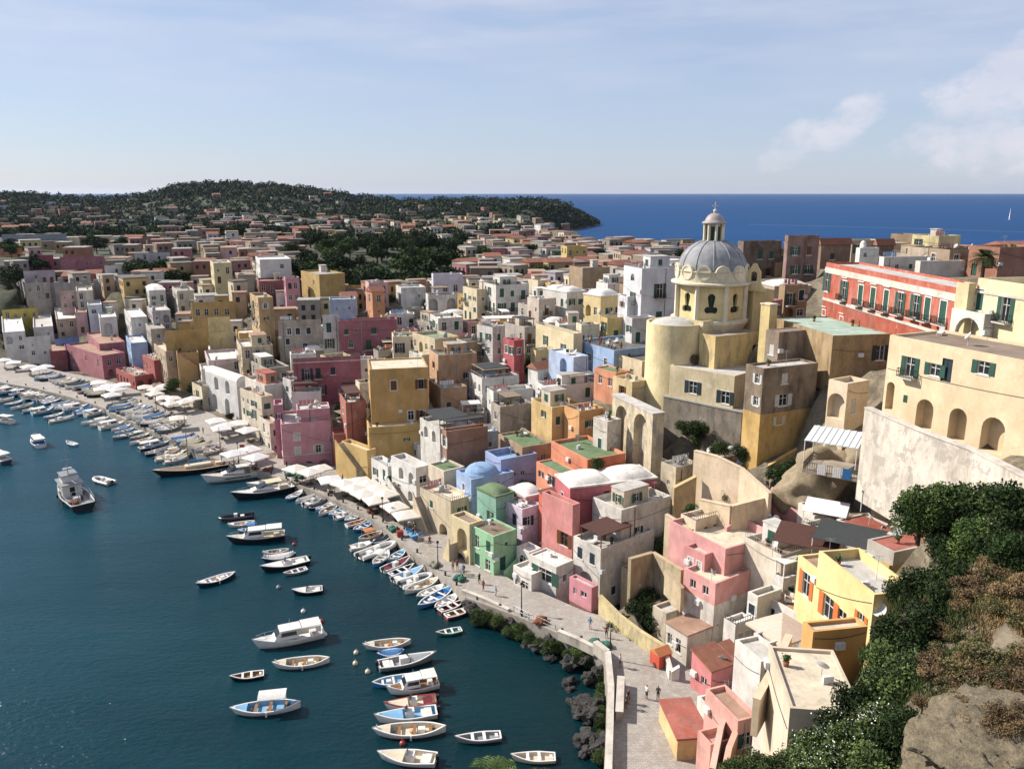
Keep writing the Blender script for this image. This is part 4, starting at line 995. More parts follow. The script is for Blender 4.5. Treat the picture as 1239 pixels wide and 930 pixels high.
H('narrow yellow buttress tower beside the sacristy', '#dcc586', 'cream', 921, 932, 941, 368, 410, 124, 60, A=[], B=[], stain=.3, par=0, clutter=0, name='buttress_tower', cat='tower')
def PEAR(cx, z):
    o = []
    for i in range(9): t = -pi/2-.5+(pi+.9)*i/8; o.append((cx+.55+.5*cos(t), z+.55+.55*sin(t)))
    for i in range(7): t = pi*i/6; o.append((cx+.62*cos(t), z+2.6+.62*sin(t)))
    for i in range(9): t = -.4+(pi+.9)*i/8+pi/2; o.append((cx-.55+.5*cos(t), z+.55+.55*sin(t)))
    return o
def church():
    Yc = 137.0
    ax = at(858, 385, Yc); cx, cy = ax.x, ax.y
    zf = lambda v: at(858, v, Yc-6).z
    zc = lambda v: at(858, v, Yc).z
    yel = plaster('#e6cf94', .22, '#8a7a55', .82); lead = flatmat('lead_sheet', '#949494', .7, var=.25, scale=.8); pale = plaster('#ece0c0', .15)
    z0, z1, z2, z3 = zf(392), zf(346), zf(330), zf(332)
    r = 5.9
    root = empty('church_dome', (cx, cy, z0-2), 0, 'grey ribbed church dome with cross topped lantern on a yellow drum', 'church dome')
    o = z0-2
    # drum: sixteen wall bays, arched windows on every second one
    m = MB()
    n = 8
    for k in range(n):
        t0 = 2*pi*(k+.0)/n+R(11); t1 = t0+2*pi/n
        A_ = Vector((r*cos(t0), r*sin(t0), 0)); B_ = Vector((r*cos(t1), r*sin(t1), 0))
        w = (B_-A_).length; ux = (B_-A_)/w; nn = Vector((ux.y, -ux.x, 0))*-1
        if nn.dot((A_+B_)/2) > 0: nn = -nn
        nn = -((A_+B_)/2).normalized()
        hgt = z1-o
        zw = (z0-o)+1.6
        lp = PEAR(w/2, zw)
        loops = [[Vector((0,0,0)),Vector((w,0,0)),Vector((w,hgt,0)),Vector((0,hgt,0))],[Vector((a,b,0)) for a,b in lp]]
        flat = [p for l in loops for p in l]
        P3 = lambda a, b, d: A_+ux*a+Vector((0,0,b))+nn*d
        m.add([P3(p.x,p.y,0) for p in flat], [tuple(t) for t in tessellate_polygon(loops)])
        L = len(lp)
        m.add([P3(a,b,0) for a,b in lp]+[P3(a,b,.5) for a,b in lp], [(i,(i+1)%L,L+(i+1)%L,L+i) for i in range(L)])
    drum = m.build('drum', yel, root)
    for k in range(n):
        t0 = 2*pi*k/n+R(11); t1 = t0+2*pi/n
        A_ = Vector((r*cos(t0), r*sin(t0), 0)); B_ = Vector((r*cos(t1), r*sin(t1), 0)); w = (B_-A_).length
        ux = (B_-A_)/w; nn = -((A_+B_)/2).normalized()
        zw = (z0-o)+1.6
        g = MB(); g.add([A_+ux*a+Vector((0,0,b))+nn*.45 for a,b in PEAR(w/2, zw)], [tuple(range(len(PEAR(0,0))))])
        f = MB()
        f.box(w/2-.03, w/2+.03, 0, .08, zw+.3, zw+3.2)
        Mx = Matrix(((ux.x, -nn.x, 0, A_.x+nn.x*.4), (ux.y, -nn.y, 0, A_.y+nn.y*.4), (0,0,1,0), (0,0,0,1)))
        f.v = [tuple(Mx @ Vector(p)) for p in f.v]
        # pear shaped lower lobes
        wn = f.build('window', SH['g'], drum); g.build('pane', flatmat('dark_green_glass', '#26342f', .25), wn)
        pl = MB()   # pilasters at the corners
        pl.tube((A_.x*1.01, A_.y*1.01, z0-o), (A_.x*1.01, A_.y*1.01, z1-o), .42, n=6, smooth=False)
        pl.build('pilaster', pale, drum)
    m = MB(); m.lathe([(r*1.08, z1-o-.15),(r*1.13, z1-o),(r*1.13, z1-o+.25),(r*1.0, z1-o+.4),(r*1.0, z2-o-.2),(r*1.04,z2-o),(r*.93,z2-o+.1)], n=48, smooth=False)
    m.lathe([(r*.9, z0-o-2),(r*1.1, z0-o-.1),(r*1.1, z0-o+.35),(r*.98, z0-o+.5)], n=48, smooth=False)
    m.build('cornice', pale, root)
    # round oculus discs standing round the dome foot
    for k in range(12):
        t = 2*pi*k/12+R(4); m = MB()
        Mx = Matrix.Translation((r*1.0*cos(t), r*1.0*sin(t), (z1+z2)/2-o+.9)) @ Matrix.Rotation(t, 4, 'Z') @ Matrix.Rotation(pi/2, 4, 'Y')
        q = MB(); q.lathe([(0,-.35),(1.22,-.35),(1.22,.1),(.95,.1),(.9,0),(0,0)], n=24)
        m.add([Mx @ Vector(p) for p in q.v], q.f, 0, False)
        m.build('oculus', pale, root)
    # dome
    zt = zc(293); rd = r*.95; hd = zt-(z2)+.4
    prof = []
    for i in range(17):
        t = i/16*R(80); prof.append((rd*cos(t)**.92, (z2-o)+hd*sin(t)/sin(R(80))))
    prof.append((.8, z2-o+hd+.1))
    m = MB(); m.lathe(prof, n=64); dm = m.build('dome', lead, root)
    for k in range(12):
        t = 2*pi*k/12+R(19); rb = MB()
        for i in range(16):
            a, b = prof[i], prof[i+1]
            rb.tube(((a[0]+.02)*cos(t), (a[0]+.02)*sin(t), a[1]), ((b[0]+.02)*cos(t), (b[0]+.02)*sin(t), b[1]), .1, n=6, caps=False)
        rb.build('rib', lead, dm)
    # lantern
    zl, zl2, zl3, zl4 = zc(296)-o, zc(270)-o, zc(259)-o, zc(247)-o
    lt = MB()
    lt.lathe([(2.1, zl-.6),(2.1, zl),(1.65, zl+.1)], n=24, smooth=False)
    lt.lathe([(1.3, zl),(1.3, zl2)], n=16, smooth=False)
    lo = lt.build('lantern', pale, root)
    for k in range(8):
        t = 2*pi*k/8; c = MB(); c.tube((1.55*cos(t),1.55*sin(t),zl), (1.55*cos(t),1.55*sin(t),zl2), .24, n=8); c.build('column', pale, lo)
        w = MB(); t += pi/8; Mx = Matrix.Rotation(t, 4, 'Z'); w.M = Mx; w.box(1.2,1.32,-.28,.28,zl+.5,zl2-.5); w.build('window', flatmat('dark_green_glass', '#26342f', .25), lo)
    c = MB(); c.lathe([(1.95,zl2-.1),(2.05,zl2),(2.0,zl2+.2),(1.6,zl2+.35),(1.45,zl2+.75),(1.1,zl2+1.25),(.55,zl2+1.6),(.3,zl3+.1),(.2,zl3+.3)], n=24); c.build('lantern_cap', flatmat('grey_cap', '#a59a92', .5), lo)
    c = MB(); q = MB(); q.blob((0,0,zl3+.5), .32, sub=2, rough=0); c.add(q.v, q.f, 0, True)
    c.box(-.07,.07,-.07,.07,zl3+.5,zl4+.4); c.box(-.5,.5,-.06,.06,zl4-.35,zl4-.2); c.build('cross', flatmat('cross_metal', '#cfc9bc', .5), lo)
    THINGS.append(root)
    # apse
    a = at(817, 395, 133.5); zb, zt = at(817, 500, 129).z, at(817, 394, 129).z
    root = empty('church_apse', (a.x, a.y, zb-8), 0, 'tall rounded cream yellow church apse facing the harbour', 'church apse')
    o = zb-8; m = MB(); ra = 4.75
    m.lathe([(ra*1.02, 0),(ra*1.02, 7.7),(ra, 8),(ra, zt-o)], n=64); m.lathe([(ra, zt-o),(ra-.35, zt-o),(ra-.35, zt-o-.8)], n=64, smooth=False)
    m.build('wall', plaster('#ead6a3', .3, '#9a8a60', .82), root)
    m = MB(); m.lathe([(ra-.35, zt-o-.6),(ra-1.2, zt-o+.1),(ra-2.4,zt-o+.5),(.01, zt-o+.8)], n=48); m.build('roof', roofmat('lgrey'), root)
    m = MB(); m.tube((ra*.5, -ra*.9, zt-o-5.5), (ra*.56, -ra*1.0, zt-o-5.5), .75, n=20); m.build('round_window', flatmat('dark_window', '#4d3a2f', .5), root)
    m = MB(); 
    for k in range(7): m.box(ra*.2+k*.28-1, ra*.2+k*.28-.72, -ra*1.3, -ra*.8, 0, zt-o-8.5-(abs(k-3))*1.1)
    m.build('buttress', plaster('#e0cc98', .35), root)
    THINGS.append(root)
    # bell gable
    g = at(911, 352, 134); z0 = g.z; zt = at(911, 319, 134).z; h = zt-z0
    root = empty('bell_gable', (g.x, g.y, z0), R(-25), 'small scrolled yellow bell gable right of the dome', 'bell gable')
    lp = [(-1.9,0),(1.9,0),(1.8,.5),(1.35,.9),(1.1,1.6),(1.05,h*.7),(.6,h*.85),(.25,h),(-.25,h),(-.6,h*.85),(-1.05,h*.7),(-1.1,1.6),(-1.35,.9),(-1.8,.5)]
    ho = arch_loop(-.5, 1.3, 1.0, 1.9)
    loops = [[Vector((a,b,0)) for a,b in lp],[Vector((a,b,0)) for a,b in ho]]; flat = [p for l in loops for p in l]
    tr = [tuple(t) for t in tessellate_polygon(loops)]; m = MB()
    m.add([(p.x,0,p.y) for p in flat], tr); m.add([(p.x,.8,p.y) for p in flat], tr)
    for l in (lp, ho):
        L = len(l); m.add([(a,0,b) for a,b in l]+[(a,.8,b) for a,b in l], [(i,(i+1)%L,L+(i+1)%L,L+i) for i in range(L)])
    m.build('gable_wall', yel, root)
    m = MB(); m.lathe([(.0,2.4),(.15,2.4),(.25,2.1),(.4,1.6),(.0,1.6)], 0, .4, 12); m.build('bell', IRON, root)
    THINGS.append(root)
# ------------------------------------------------------------------ free walls
def wallline(label, pts, down, th=.4, col='#d9c3a0', name='retaining_wall', cat='wall', stain=.4, patch=.0, group=None, cap=True, merlon=0, dirt='#6f655a'):
    P = [at(*p) for p in pts]; o = P[0]
    root = empty(name, (o.x, o.y, o.z-down), 0, label, cat, group)
    m = MB(); c = MB()
    for i in range(len(P)-1):
        a, b = P[i]-root.location, P[i+1]-root.location
        d = Vector((b.x-a.x, b.y-a.y, 0)).normalized(); n = Vector((d.y, -d.x, 0))*(th/2)
        za, zb = a.z-down, b.z-down
        q = [a-n, b-n, b+n, a+n]
        m.add([(p.x,p.y,(za if j in (0,3) else zb)) for j, p in enumerate(q)]+[tuple(p) for p in q], [(0,1,5,4),(1,2,6,5),(2,3,7,6),(3,0,4,7),(4,5,6,7)])
        if cap:
            n2 = n*1.25; q = [a-n2, b-n2, b+n2, a+n2]
            c.add([(p.x,p.y,p.z+.003) for p in q]+[(p.x,p.y,p.z+.1) for p in q], [(0,1,5,4),(1,2,6,5),(2,3,7,6),(3,0,4,7),(4,5,6,7),(3,2,1,0)])
        if merlon:
            L = (b-a).length; k = int(L/merlon)
            for j in range(k):
                p = a.lerp(b, (j+.5)/k); c.box(p.x-.7,p.x+.7,p.y-.5,p.y+.5,p.z,p.z+1.7)
        mx = P[i].lerp(P[i+1], .5)
    m.build('wall', plaster(col, stain, dirt, .8, patch), root)
    if cap or merlon: c.build('coping', plaster(col, stain*.6), root)
    THINGS.append(root); return root
def walls():
    wallline('long crenellated grey stone wall above the old houses', [(66,341,300),(110,343,297),(160,349,292),(216,356,286)], 9, 1.0, '#9a9288', stain=.5, cap=False, merlon=4.2)
    wallline('large weathered white retaining wall below the arcaded house', [(1050,493,89),(1110,519,81.5),(1180,545,74.5),(1262,586,64.5)], 11, .8, '#ddd2c0', stain=.6, patch=.75, dirt='#94887a')
    wallline('pale cream sloping retaining wall in front of the church cliff', [(841,545,109),(868,552,106),(897,566,103),(932,597,97)], 8, .5, '#e4ccaa', stain=.2)
    wallline('low cream terrace wall with round arch hole below the sloping wall', [(848,604,101),(885,612,97),(932,600,98)], 5, .5, '#e0c9a5', stain=.3)
    wallline('cream garden wall stepping down behind the pink house', [(806,622,100),(835,640,97),(862,634,98)], 6, .5, '#dcc6a2', stain=.4)
    wallline('tan wall with plants between white flank and cream walls', [(815,590,107),(842,576,107.5)], 9, .6, '#cdb27f', stain=.5)
    wallline('olive tan inner wall of the sunken garden', [(762,676,96),(790,668,99),(826,690,93)], 7, .5, '#b9a57e', stain=.6, patch=.2)
    wallline('yellowed long garden wall beside the lane', [(726,720,94.2),(750,744,89.7),(776,764,86),(804,781,82.5)], 3.6, .4, '#cdbb85', stain=.6, patch=.2)
    wallline('sloping cream wall with buttresses above the garden', [(806,690,91),(826,712,88.5)], 3, .5, '#d8c39a', stain=.4)
    wallline('white curving wall along the lane steps', [(806,790,82),(812,812,79),(822,806,79)], 3.5, .4, '#e0d8cc', stain=.4)
    wallline('pink sloping parapet wall leading up behind the pink terrace', [(938,590,101),(950,596,100),(968,612,97.5),(1005,630,95)], 3.5, .4, '#e0a09c', stain=.1)
    wallline('pink zigzag stair parapet on the big pink house', [(878,638,96.5),(900,622,98.5),(925,612,99.5),(936,590,101.2)], 3.2, .4, '#e0a09c', stain=.1)
    wallline('cream long wall running down beside the round terrace', [(955,768,64),(940,800,59.5),(915,846,54.5)], 3.2, .5, '#e0c8a8', stain=.2)
    wallline('curved pink stair wall at the bottom of the lane', [(880,858,65.5),(872,880,62),(862,930,57)], 5, .4, '#ddb09c', stain=.2)
    wallline('second pink stair wall beside the brown steps', [(896,870,63.5),(882,905,59.5),(876,935,57)], 5, .4, '#dca78f', stain=.2)
    wallline('yellow ramp wall climbing under the brown house', [(924,566,108),(955,548,109),(985,532,110.5)], 4, .5, '#cfa95c', stain=.4)
    wallline('grey shadowed revetment wall below the yellow ramp', [(916,556,111),(930,582,106),(980,548,108)], 7, .8, '#8c7f6a', stain=.7)
    wallline('pale wall at the left above the dark trees', [(458,350,250),(500,352,240),(518,358,232)], 5, .5, '#b7ab98', stain=.5)
    wallline('ochre orchard wall beside the dark trees', [(416,345,243),(460,347,250)], 5, .5, '#b99a50', stain=.4)
    wallline('blue grey long wall among the far left trees', [(2,284,430),(80,283,440)], 7, .8, '#8f959c', stain=.3)
# ------------------------------------------------------------------ boats
BW = lambda h, r=.35: flatmat('boat_paint', h, r, k=.85, var=.08, scale=1.5, spec=.5)
BC = {'white': BW('#e4e0d8'), 'cream': BW('#dccdb0'), 'blue': BW('#3f7fb5'), 'lblue': BW('#7fb0d0'), 'navy': BW('#25364f'), 'dark': BW('#24262a'), 'red': BW('#9c3f35'),
      'maroon': BW('#6d2a30'), 'green': BW('#4d8a78'), 'grey': BW('#8d8f8f'), 'orange': BW('#c9814f'), 'wood': BW('#8d6a45'), 'tarp': flatmat('white_tarp', '#d4d0c8', .8), 'btarp': flatmat('blue_tarp', '#4c7fb2', .8),
      'ctarp': flatmat('cream_tarp', '#cfc1a2', .8), 'dtarp': flatmat('dark_tarp', '#33414d', .8), 'gtarp': flatmat('green_tarp', '#2f6a58', .8)}
RUBBER = flatmat('dark_rubber', '#2d2e30', .7)
def hull_pts(L, B, Hh, pointed, n=14):
    out = []
    for i in range(n+1):
        t = i/n
        if pointed: b = B/2*max(0, 1-abs(2*t-1)**2.5)
        else: b = B/2*(.82+.18*min(1, t/.35)) if t < .35 else B/2*max(0, 1-((t-.35)/.65)**2.4)
        z = Hh*(.82+.55*max(0, 2*t-1)**2+(.3 if pointed else .05)*max(0, 1-2*t)**2)
        x = -L/2+L*t
        out.append((x, max(b, .02), z))
    return out
def hull(root, L, B, Hh, pointed, hm, inm, railm, floor=.12, deck=0):
    P = hull_pts(L, B, Hh, pointed); n = len(P)
    m = MB(); g = MB(); f = MB()
    rows = []
    for x, b, z in P:
        rake = .06*L*max(0, (x/L*2))**3
        rows.append([(x+rake, -b, z), (x, -b*.9, z*.35), (x-rake, -b*.55, -.2), (x-rake, 0, -.32), (x-rake, b*.55, -.2), (x, b*.9, z*.35), (x+rake, b, z)])
    vs = [p for r in rows for p in r]
    m.add(vs, [(i*7+j, i*7+j+1, (i+1)*7+j+1, (i+1)*7+j) for i in range(n-1) for j in range(6)], 0, True)
    m.add(rows[0], [(0,1,2,3,4,5,6)])
    ho = m.build('hull', hm, root)
    ins = .12
    inn = []
    for (x, b, z), r in zip(P, rows):
        k = max(.005, b-ins); xi = r[0][0] if b > ins else x*.97
        inn.append([(xi*.975, -k, z-.01), (x*.96, -k*.85, floor), (x*.96, k*.85, floor), (xi*.975, k, z-.01)])
    vs = [p for r in inn for p in r]
    f.add(vs, [(i*4+j, i*4+j+1, (i+1)*4+j+1, (i+1)*4+j) for i in range(n-1) for j in range(3)])
    f.add(inn[0], [(0,1,2,3)])
    f.build('floor', inm, root)
    for s in (0, 3):
        so = 0 if s == 0 else 6
        for i in range(n-1):
            a, b = rows[i][so], rows[i+1][so]; c, d = inn[i+1][s], inn[i][s]
            top = .05
            q = [a, b, c, d]
            g.add([(p[0],p[1]*(1.02 if k < 2 else 1),p[2]-.05) for k, p in enumerate(q)]+[(p[0],p[1]*(1.02 if k < 2 else 1),max(q[0][2],q[1][2]) if 0 else p[2]+top) for k, p in enumerate(q)], [(4,5,6,7),(0,1,5,4),(2,3,7,6)])
    a, b = rows[0][0], rows[0][6]; g.box(a[0]-.04, a[0]+.1, a[1], b[1], a[2]-.06, a[2]+.05)
    g.build('gunwale', railm, root)
    if deck:
        d = MB(); i0 = int((n-1)*(1-deck))
        for i in range(i0, n-1):
            (x, b, z), (x2, b2, z2) = P[i], P[i+1]; r, r2 = rows[i], rows[i+1]
            d.add([(r[0][0],-b+.02,z+.01),(r2[0][0],-b2+.01,z2+.01),(r2[0][0],0,z2+.12),(r[0][0],0,z+.12),(r2[0][0],b2-.01,z2+.01),(r[0][0],b-.02,z+.01)], [(0,1,2,3),(3,2,4,5)])
        x, b, z = P[i0]
        d.add([(x,-b+.02,z+.01),(x,b-.02,z+.01),(x,0,z+.12),(x,b*.8,floor),(x,-b*.8,floor)], [(0,2,1,3,4)])
        d.build('foredeck', inm, root)
    return P
def boat(kind, L, B, hm='white', inm='white', rail='white', x='tarp'):
    root = empty('boat', (0,0,0)); H_, I_, R_, X_ = BC[hm], BC[inm], BC[rail], BC[x]
    def bench(xs, z=.42, w=.28):
        for xx in xs:
            m = MB(); hb = B*.42*(1-abs(2*xx/L)**2.5); m.box(xx-w/2, xx+w/2, -hb, hb, z, z+.05); m.build('bench', R_ if rail != hm else BC['wood'], root)
    def outboard(n=1):
        m = MB(); xx = -L/2
        m.box(xx-.35, xx-.02, -.18, .18, .55, 1.0); m.box(xx-.25, xx-.12, -.07, .07, -.3, .55); m.box(xx-.02, xx+.06, -.12, .12, .45, .65)
        m.build('outboard_motor', BC['dark'], root)
    if kind in ('gozzo', 'canopy', 'cover'):
        P = hull(root, L, B, .62, True, H_, I_, R_, deck=.18)
        if kind != 'cover': bench([-L*.28, -L*.05, L*.17])
        if kind == 'gozzo':
            m = MB(); m.box(-L*.2,-L*.1,-.25,.25,.15,.6); m.build('engine_box', BC['white'], root)
            m = MB(); m.box(L/2-.1, L/2, -.04,.04,.5,1.15); m.build('stem_post', R_, root)
        if kind == 'canopy':
            c = MB(); m = MB(); hb = B*.42
            for i in range(6):
                y0, y1 = -hb+2*hb*i/6, -hb+2*hb*(i+1)/6; z0, z1 = 1.75+.18*(1-(y0/hb)**2), 1.75+.18*(1-(y1/hb)**2)
                c.add([(-L*.3,y0,z0),(L*.12,y0,z0),(L*.12,y1,z1),(-L*.3,y1,z1),(-L*.3,y0,z0+.05),(L*.12,y0,z0+.05),(L*.12,y1,z1+.05),(-L*.3,y1,z1+.05)], [(4,5,6,7),(3,2,1,0),(0,1,5,4),(2,3,7,6)])
            for xx in (-L*.28, L*.1):
                for yy in (-hb*.95, hb*.95): m.tube((xx,yy,.6), (xx,yy,1.76), .03, n=6)
            m.build('canopy_frame', STEEL, root); c.build('canopy', X_, root)
        if kind == 'cover':
            c = MB(); n = len(P)
            for i in range(1, n-1):
                (xa, ba, za), (xb, bb, zb) = P[i], P[i+1]
                ra = [(xa, -ba*1.06, za-.12),(xa, -ba*.55, za+.28),(xa, 0, za+.5),(xa, ba*.55, za+.28),(xa, ba*1.06, za-.12)]
                rb = [(xb, -bb*1.06, zb-.12),(xb, -bb*.55, zb+.22),(xb, 0, zb+.4),(xb, bb*.55, zb+.22),(xb, bb*1.06, zb-.12)]
                c.add(ra+rb, [(j,j+1,5+j+1,5+j) for j in range(4)], 0, True)
            c.add([(P[1][0], y, z) for x_, y, z in [(0,-P[1][1],P[1][2]-.12),(0,0,P[1][2]+.5),(0,P[1][1],P[1][2]-.12)]], [(0,1,2)])
            c.build('tarpaulin', X_, root)
    if kind in ('gozzo', 'canopy'):
        for q in range(3):
            m = MB(); m.blob((-L*.3+L*.28*q, rnd.uniform(-.3,.3)*B*.5, .28), (.24,.2,.16), q, .4); m.build('gear', [BC['navy'], BC['orange'], BC['grey']][q], root)
        for s in (-1,1):
            m = MB(); m.tube((0,s*B*.52,.05),(0,s*B*.52,.5),.09,n=8); m.build('fender', BC['white'], root)
    if kind in ('gozzo', 'canopy', 'cover'): pass
    elif kind == 'row':
        hull(root, L, B, .5, False, H_, I_, R_); bench([-L*.4, -L*.12, L*.15])
    elif kind == 'motor':
        hull(root, L, B, .7, False, H_, I_, R_, deck=.42)
        m = MB(); m.box(-L*.12, L*.03, -.38, .38, .12, 1.0); m.build('console', BC['white'], root)
        m = MB(); m.add([(L*.04,-.42,.98),(L*.04,.42,.98),(-L*.01,.36,1.4),(-L*.01,-.36,1.4)], [(0,1,2,3)]); m.build('windscreen', GLASS, root)
        m = MB(); m.box(-L*.42,-L*.3,-B*.33,B*.33,.12,.55); m.box(-L*.3,-L*.24,-B*.3,B*.3,.12,.5); m.build('seat', X_, root); outboard()
    elif kind == 'rib':
        m = MB(); n = 14; pts = []
        for i in range(n+1):
            t = i/n; b = B/2*.85 if t < .55 else B/2*.85*sqrt(max(0, 1-((t-.55)/.45)**2)); pts.append((-L/2+L*t, b, .42+.25*max(0,t-.5)))
        for s in (-1, 1):
            for i in range(n): m.tube((pts[i][0], s*pts[i][1], pts[i][2]), (pts[i+1][0], s*pts[i+1][1], pts[i+1][2]), B*.13, n=10)
        m.build('tube', H_, root)
        m = MB(); m.add([(p[0],-p[1],.15) for p in pts]+[(p[0],p[1],.15) for p in pts], [(i,i+1,n+2+i,n+1+i) for i in range(n)])
        m.add([(-L/2+.1,-B*.4,.6),(-L/2+.1,B*.4,.6),(-L/2+.1,B*.4,-.2),(-L/2+.1,-B*.4,-.2)], [(0,1,2,3)]); m.build('floor', I_, root)
        m = MB(); m.box(-L*.05, L*.06, -.32, .32, .15, 1.05); m.box(-L*.26,-L*.14,-.4,.4,.15,.65); m.build('console', BC['white'], root); outboard()
    elif kind == 'cabin':
        hull(root, L, B, .95, False, H_, I_, R_, deck=.5, floor=.3)
        m = MB(); hb = B*.36
        def slab(x0, x1, x2, x3, z0, z1, w0, w1):
            m.add([(x0,-w0,z0),(x1,-w0,z0),(x1,w0,z0),(x0,w0,z0),(x2,-w1,z1),(x3,-w1,z1),(x3,w1,z1),(x2,w1,z1)], [(0,1,5,4),(1,2,6,5),(2,3,7,6),(3,0,4,7),(4,5,6,7)])
        slab(-L*.12, L*.26, -L*.1, L*.14, .9, 1.95, hb, hb*.85); co = m.build('cabin', BC['white'], root)
        m = MB(); slab(-L*.16, L*.16, -L*.16, L*.16, 1.952, 2.03, hb*.98, hb*.95); m.build('roof', BC['white'], co)
        m = MB()
        for s in (-1, 1): m.add([(-L*.09,s*(hb*.99+.0),1.3),(L*.15,s*(hb*.96+.03),1.3),(L*.13,s*(hb*.9+.03),1.75),(-L*.08,s*(hb*.9+.03),1.75)], [(0,1,2,3)])
        m.add([(L*.225,-hb*.85,1.35),(L*.225,hb*.85,1.35),(L*.165,hb*.8,1.85),(L*.165,-hb*.8,1.85)], [(0,1,2,3)]); m.build('window', GLASS, co)
        m = MB(); m.box(-L*.4,-L*.3,-B*.3,B*.3,.3,.75); m.build('seat', X_, root)
        m = MB()
        for s in (-1,1):
            m.tube((L*.2,s*B*.3,1.0),(L*.2,s*B*.3,1.5),.02,n=5); m.tube((L*.36,s*B*.2,1.1),(L*.36,s*B*.2,1.6),.02,n=5); m.tube((L*.2,s*B*.3,1.5),(L*.36,s*B*.2,1.6),.02,n=5); m.tube((L*.36,s*B*.2,1.6),(L*.5,0,1.7),.02,n=5)
        m.tube((0,0,2.0),(0,0,3.0),.025,n=5); m.build('bow_rail', STEEL, root)
        if x == 'ctarp' or L > 7:
            m = MB(); m.box(-L*.46,-L*.17,-B*.4,B*.4,2.0,2.06); m.build('awning', BC['tarp'], root)
            m = MB(); 
            for s in (-1,1): m.tube((-L*.44,s*B*.38,.9),(-L*.44,s*B*.38,2.0),.03,n=5)
            m.build('awning_frame', STEEL, root)
    elif kind == 'yacht':
        hull(root, L, B, 1.35, False, H_, I_, R_, deck=.62, floor=.7)
        if hm == 'white':
            m = MB(); 
            for s in (-1,1): m.box(-L*.25, L*.18, s*B*.485-.02, s*B*.485+.02, .62, .8)
            m.build('hull_window', GLASS, root)
        m = MB(); w = B*.36
        m.add([(-L*.15,-w,1.3),(L*.22,-w*.8,1.5),(L*.22,w*.8,1.5),(-L*.15,w,1.3),(-L*.15,-w*.9,1.95),(L*.06,-w*.75,2.0),(L*.06,w*.75,2.0),(-L*.15,w*.9,1.95)], [(0,1,5,4),(1,2,6,5),(2,3,7,6),(3,0,4,7),(4,5,6,7)])
        co = m.build('coachroof', BC['white'], root)
        m = MB(); m.add([(L*.02,-w*.9,1.9),(L*.17,-w*.72,1.62),(L*.17,w*.72,1.62),(L*.02,w*.9,1.9),(-L*.06,-w*.85,2.55),(-L*.06,w*.85,2.55)], [(1,2,5,4),(0,1,4),(2,3,5)]); m.build('windscreen', GLASS, root)
        m = MB(); m.box(-L*.3, -L*.03, -w, w, 2.6, 2.72); m.build('hardtop', X_, root)
        m = MB()
        for xx in (-L*.28, -L*.08):
            for s in (-1,1): m.tube((xx,s*w*.9,1.2),(xx+.2,s*w*.9,2.62),.05,n=6)
        m.build('radar_arch', BC['white'], root)
        m = MB(); m.box(-L*.42,-L*.26,-B*.3,B*.3,.7,1.3); m.build('sun_pad', BC['cream'], root)
        m = MB(); m.box(-L*.56,-L*.5,-B*.36,B*.36,.35,.45); m.build('bathing_platform', BC['wood'], root)
        m = MB(); pp = [(L*.05,B*.4),(L*.2,B*.34),(L*.33,B*.22),(L*.46,B*.06)]
        for s in (-1,1):
            for i, (a, b) in enumerate(pp):
                m.tube((a,s*b,1.4),(a,s*b,2.0),.02,n=5)
                if i: m.tube((pp[i-1][0],s*pp[i-1][1],2.0),(a,s*b,2.0),.02,n=5)
        m.build('bow_rail', STEEL, root)
    elif kind == 'sail':
        hull(root, L, B, 1.1, False, H_, I_, R_, deck=.75, floor=.6)
        m = MB(); m.box(-L*.18, L*.15, -B*.2, B*.2, 1.0, 1.45); m.box(-L*.34,-L*.24,-B*.15,B*.15,1.0,1.35); c = m.build('cabin', BC['cream'], root)
        for xx, hh in ((L*.1, 13), (-L*.32, 8.5)):
            m = MB(); m.tube((xx,0,1.0),(xx,0,hh),.09,.05,n=8); m.tube((xx,-.9,hh*.62),(xx,.9,hh*.62),.03,n=5); mo = m.build('mast', BC['wood'], root)
            m = MB(); m.tube((xx,0,2.1),(xx-L*.26,0,2.1),.06,n=6); m.tube((xx-.2,0,2.25),(xx-L*.24,0,2.22),.16,n=8); m.build('boom', BC['btarp'], mo)
            m = MB()
            for s in (-1,1): m.tube((xx,s*B*.44,1.1),(xx,0,hh-.3),.015,n=4)
            m.tube((L*.5 if xx > 0 else xx+2.5,0,1.3),(xx,0,hh-.2),.015,n=4); m.build('rigging', STEEL, mo)
        m = MB()
        for i in range(12):
            t = -L*.45+i*L*.08; b = B/2*.9*(1-max(0,(t/L*2-.1))**2.2)
            for s in (-1,1):
                m.tube((t,s*b,1.0),(t,s*b,1.7),.02,n=4)
                if i: m.tube((pt,s*pb,1.68),(t,s*b,1.68),.015,n=4)
            pt, pb = t, b
        m.tube((-L*.45,-B*.44,1.68),(-L*.45,B*.44,1.68),.015,n=4)
        m.build('guard_rail', STEEL, root)
    elif kind == 'fish':
        hull(root, L, B, 1.5, False, H_, I_, R_, deck=.3, floor=.5)
        m = MB(); m.box(L*.0, L*.27, -B*.34, B*.34, .5, 2.9); w = m.build('wheelhouse', BC['white'], root)
        m = MB(); m.box(L*.06, L*.24, -B*.27, B*.27, 3.06, 4.3); w2 = m.build('upper_cabin', BC['white'], w)
        m = MB(); m.box(-L*.06, L*.3, -B*.4, B*.4, 2.902, 3.05); m.box(L*.04, L*.26, -B*.3, B*.3, 4.302, 4.4); m.build('roof', BC['grey'], w)
        m = MB()
        for k in range(4): y = -B*.24+k*B*.16; m.box(L*.24,L*.245+.02,y-.2,y+.2,3.5,4.1)
        for s in (-1,1):
            for k in range(3): xx = L*.08+k*L*.055; m.box(xx-.2,xx+.2,s*B*.27-.02,s*B*.27+.02,3.5,4.1)
            for k in range(4): xx = L*.03+k*L*.06; m.box(xx-.2,xx+.2,s*B*.34-.02,s*B*.34+.02,1.6,2.2)
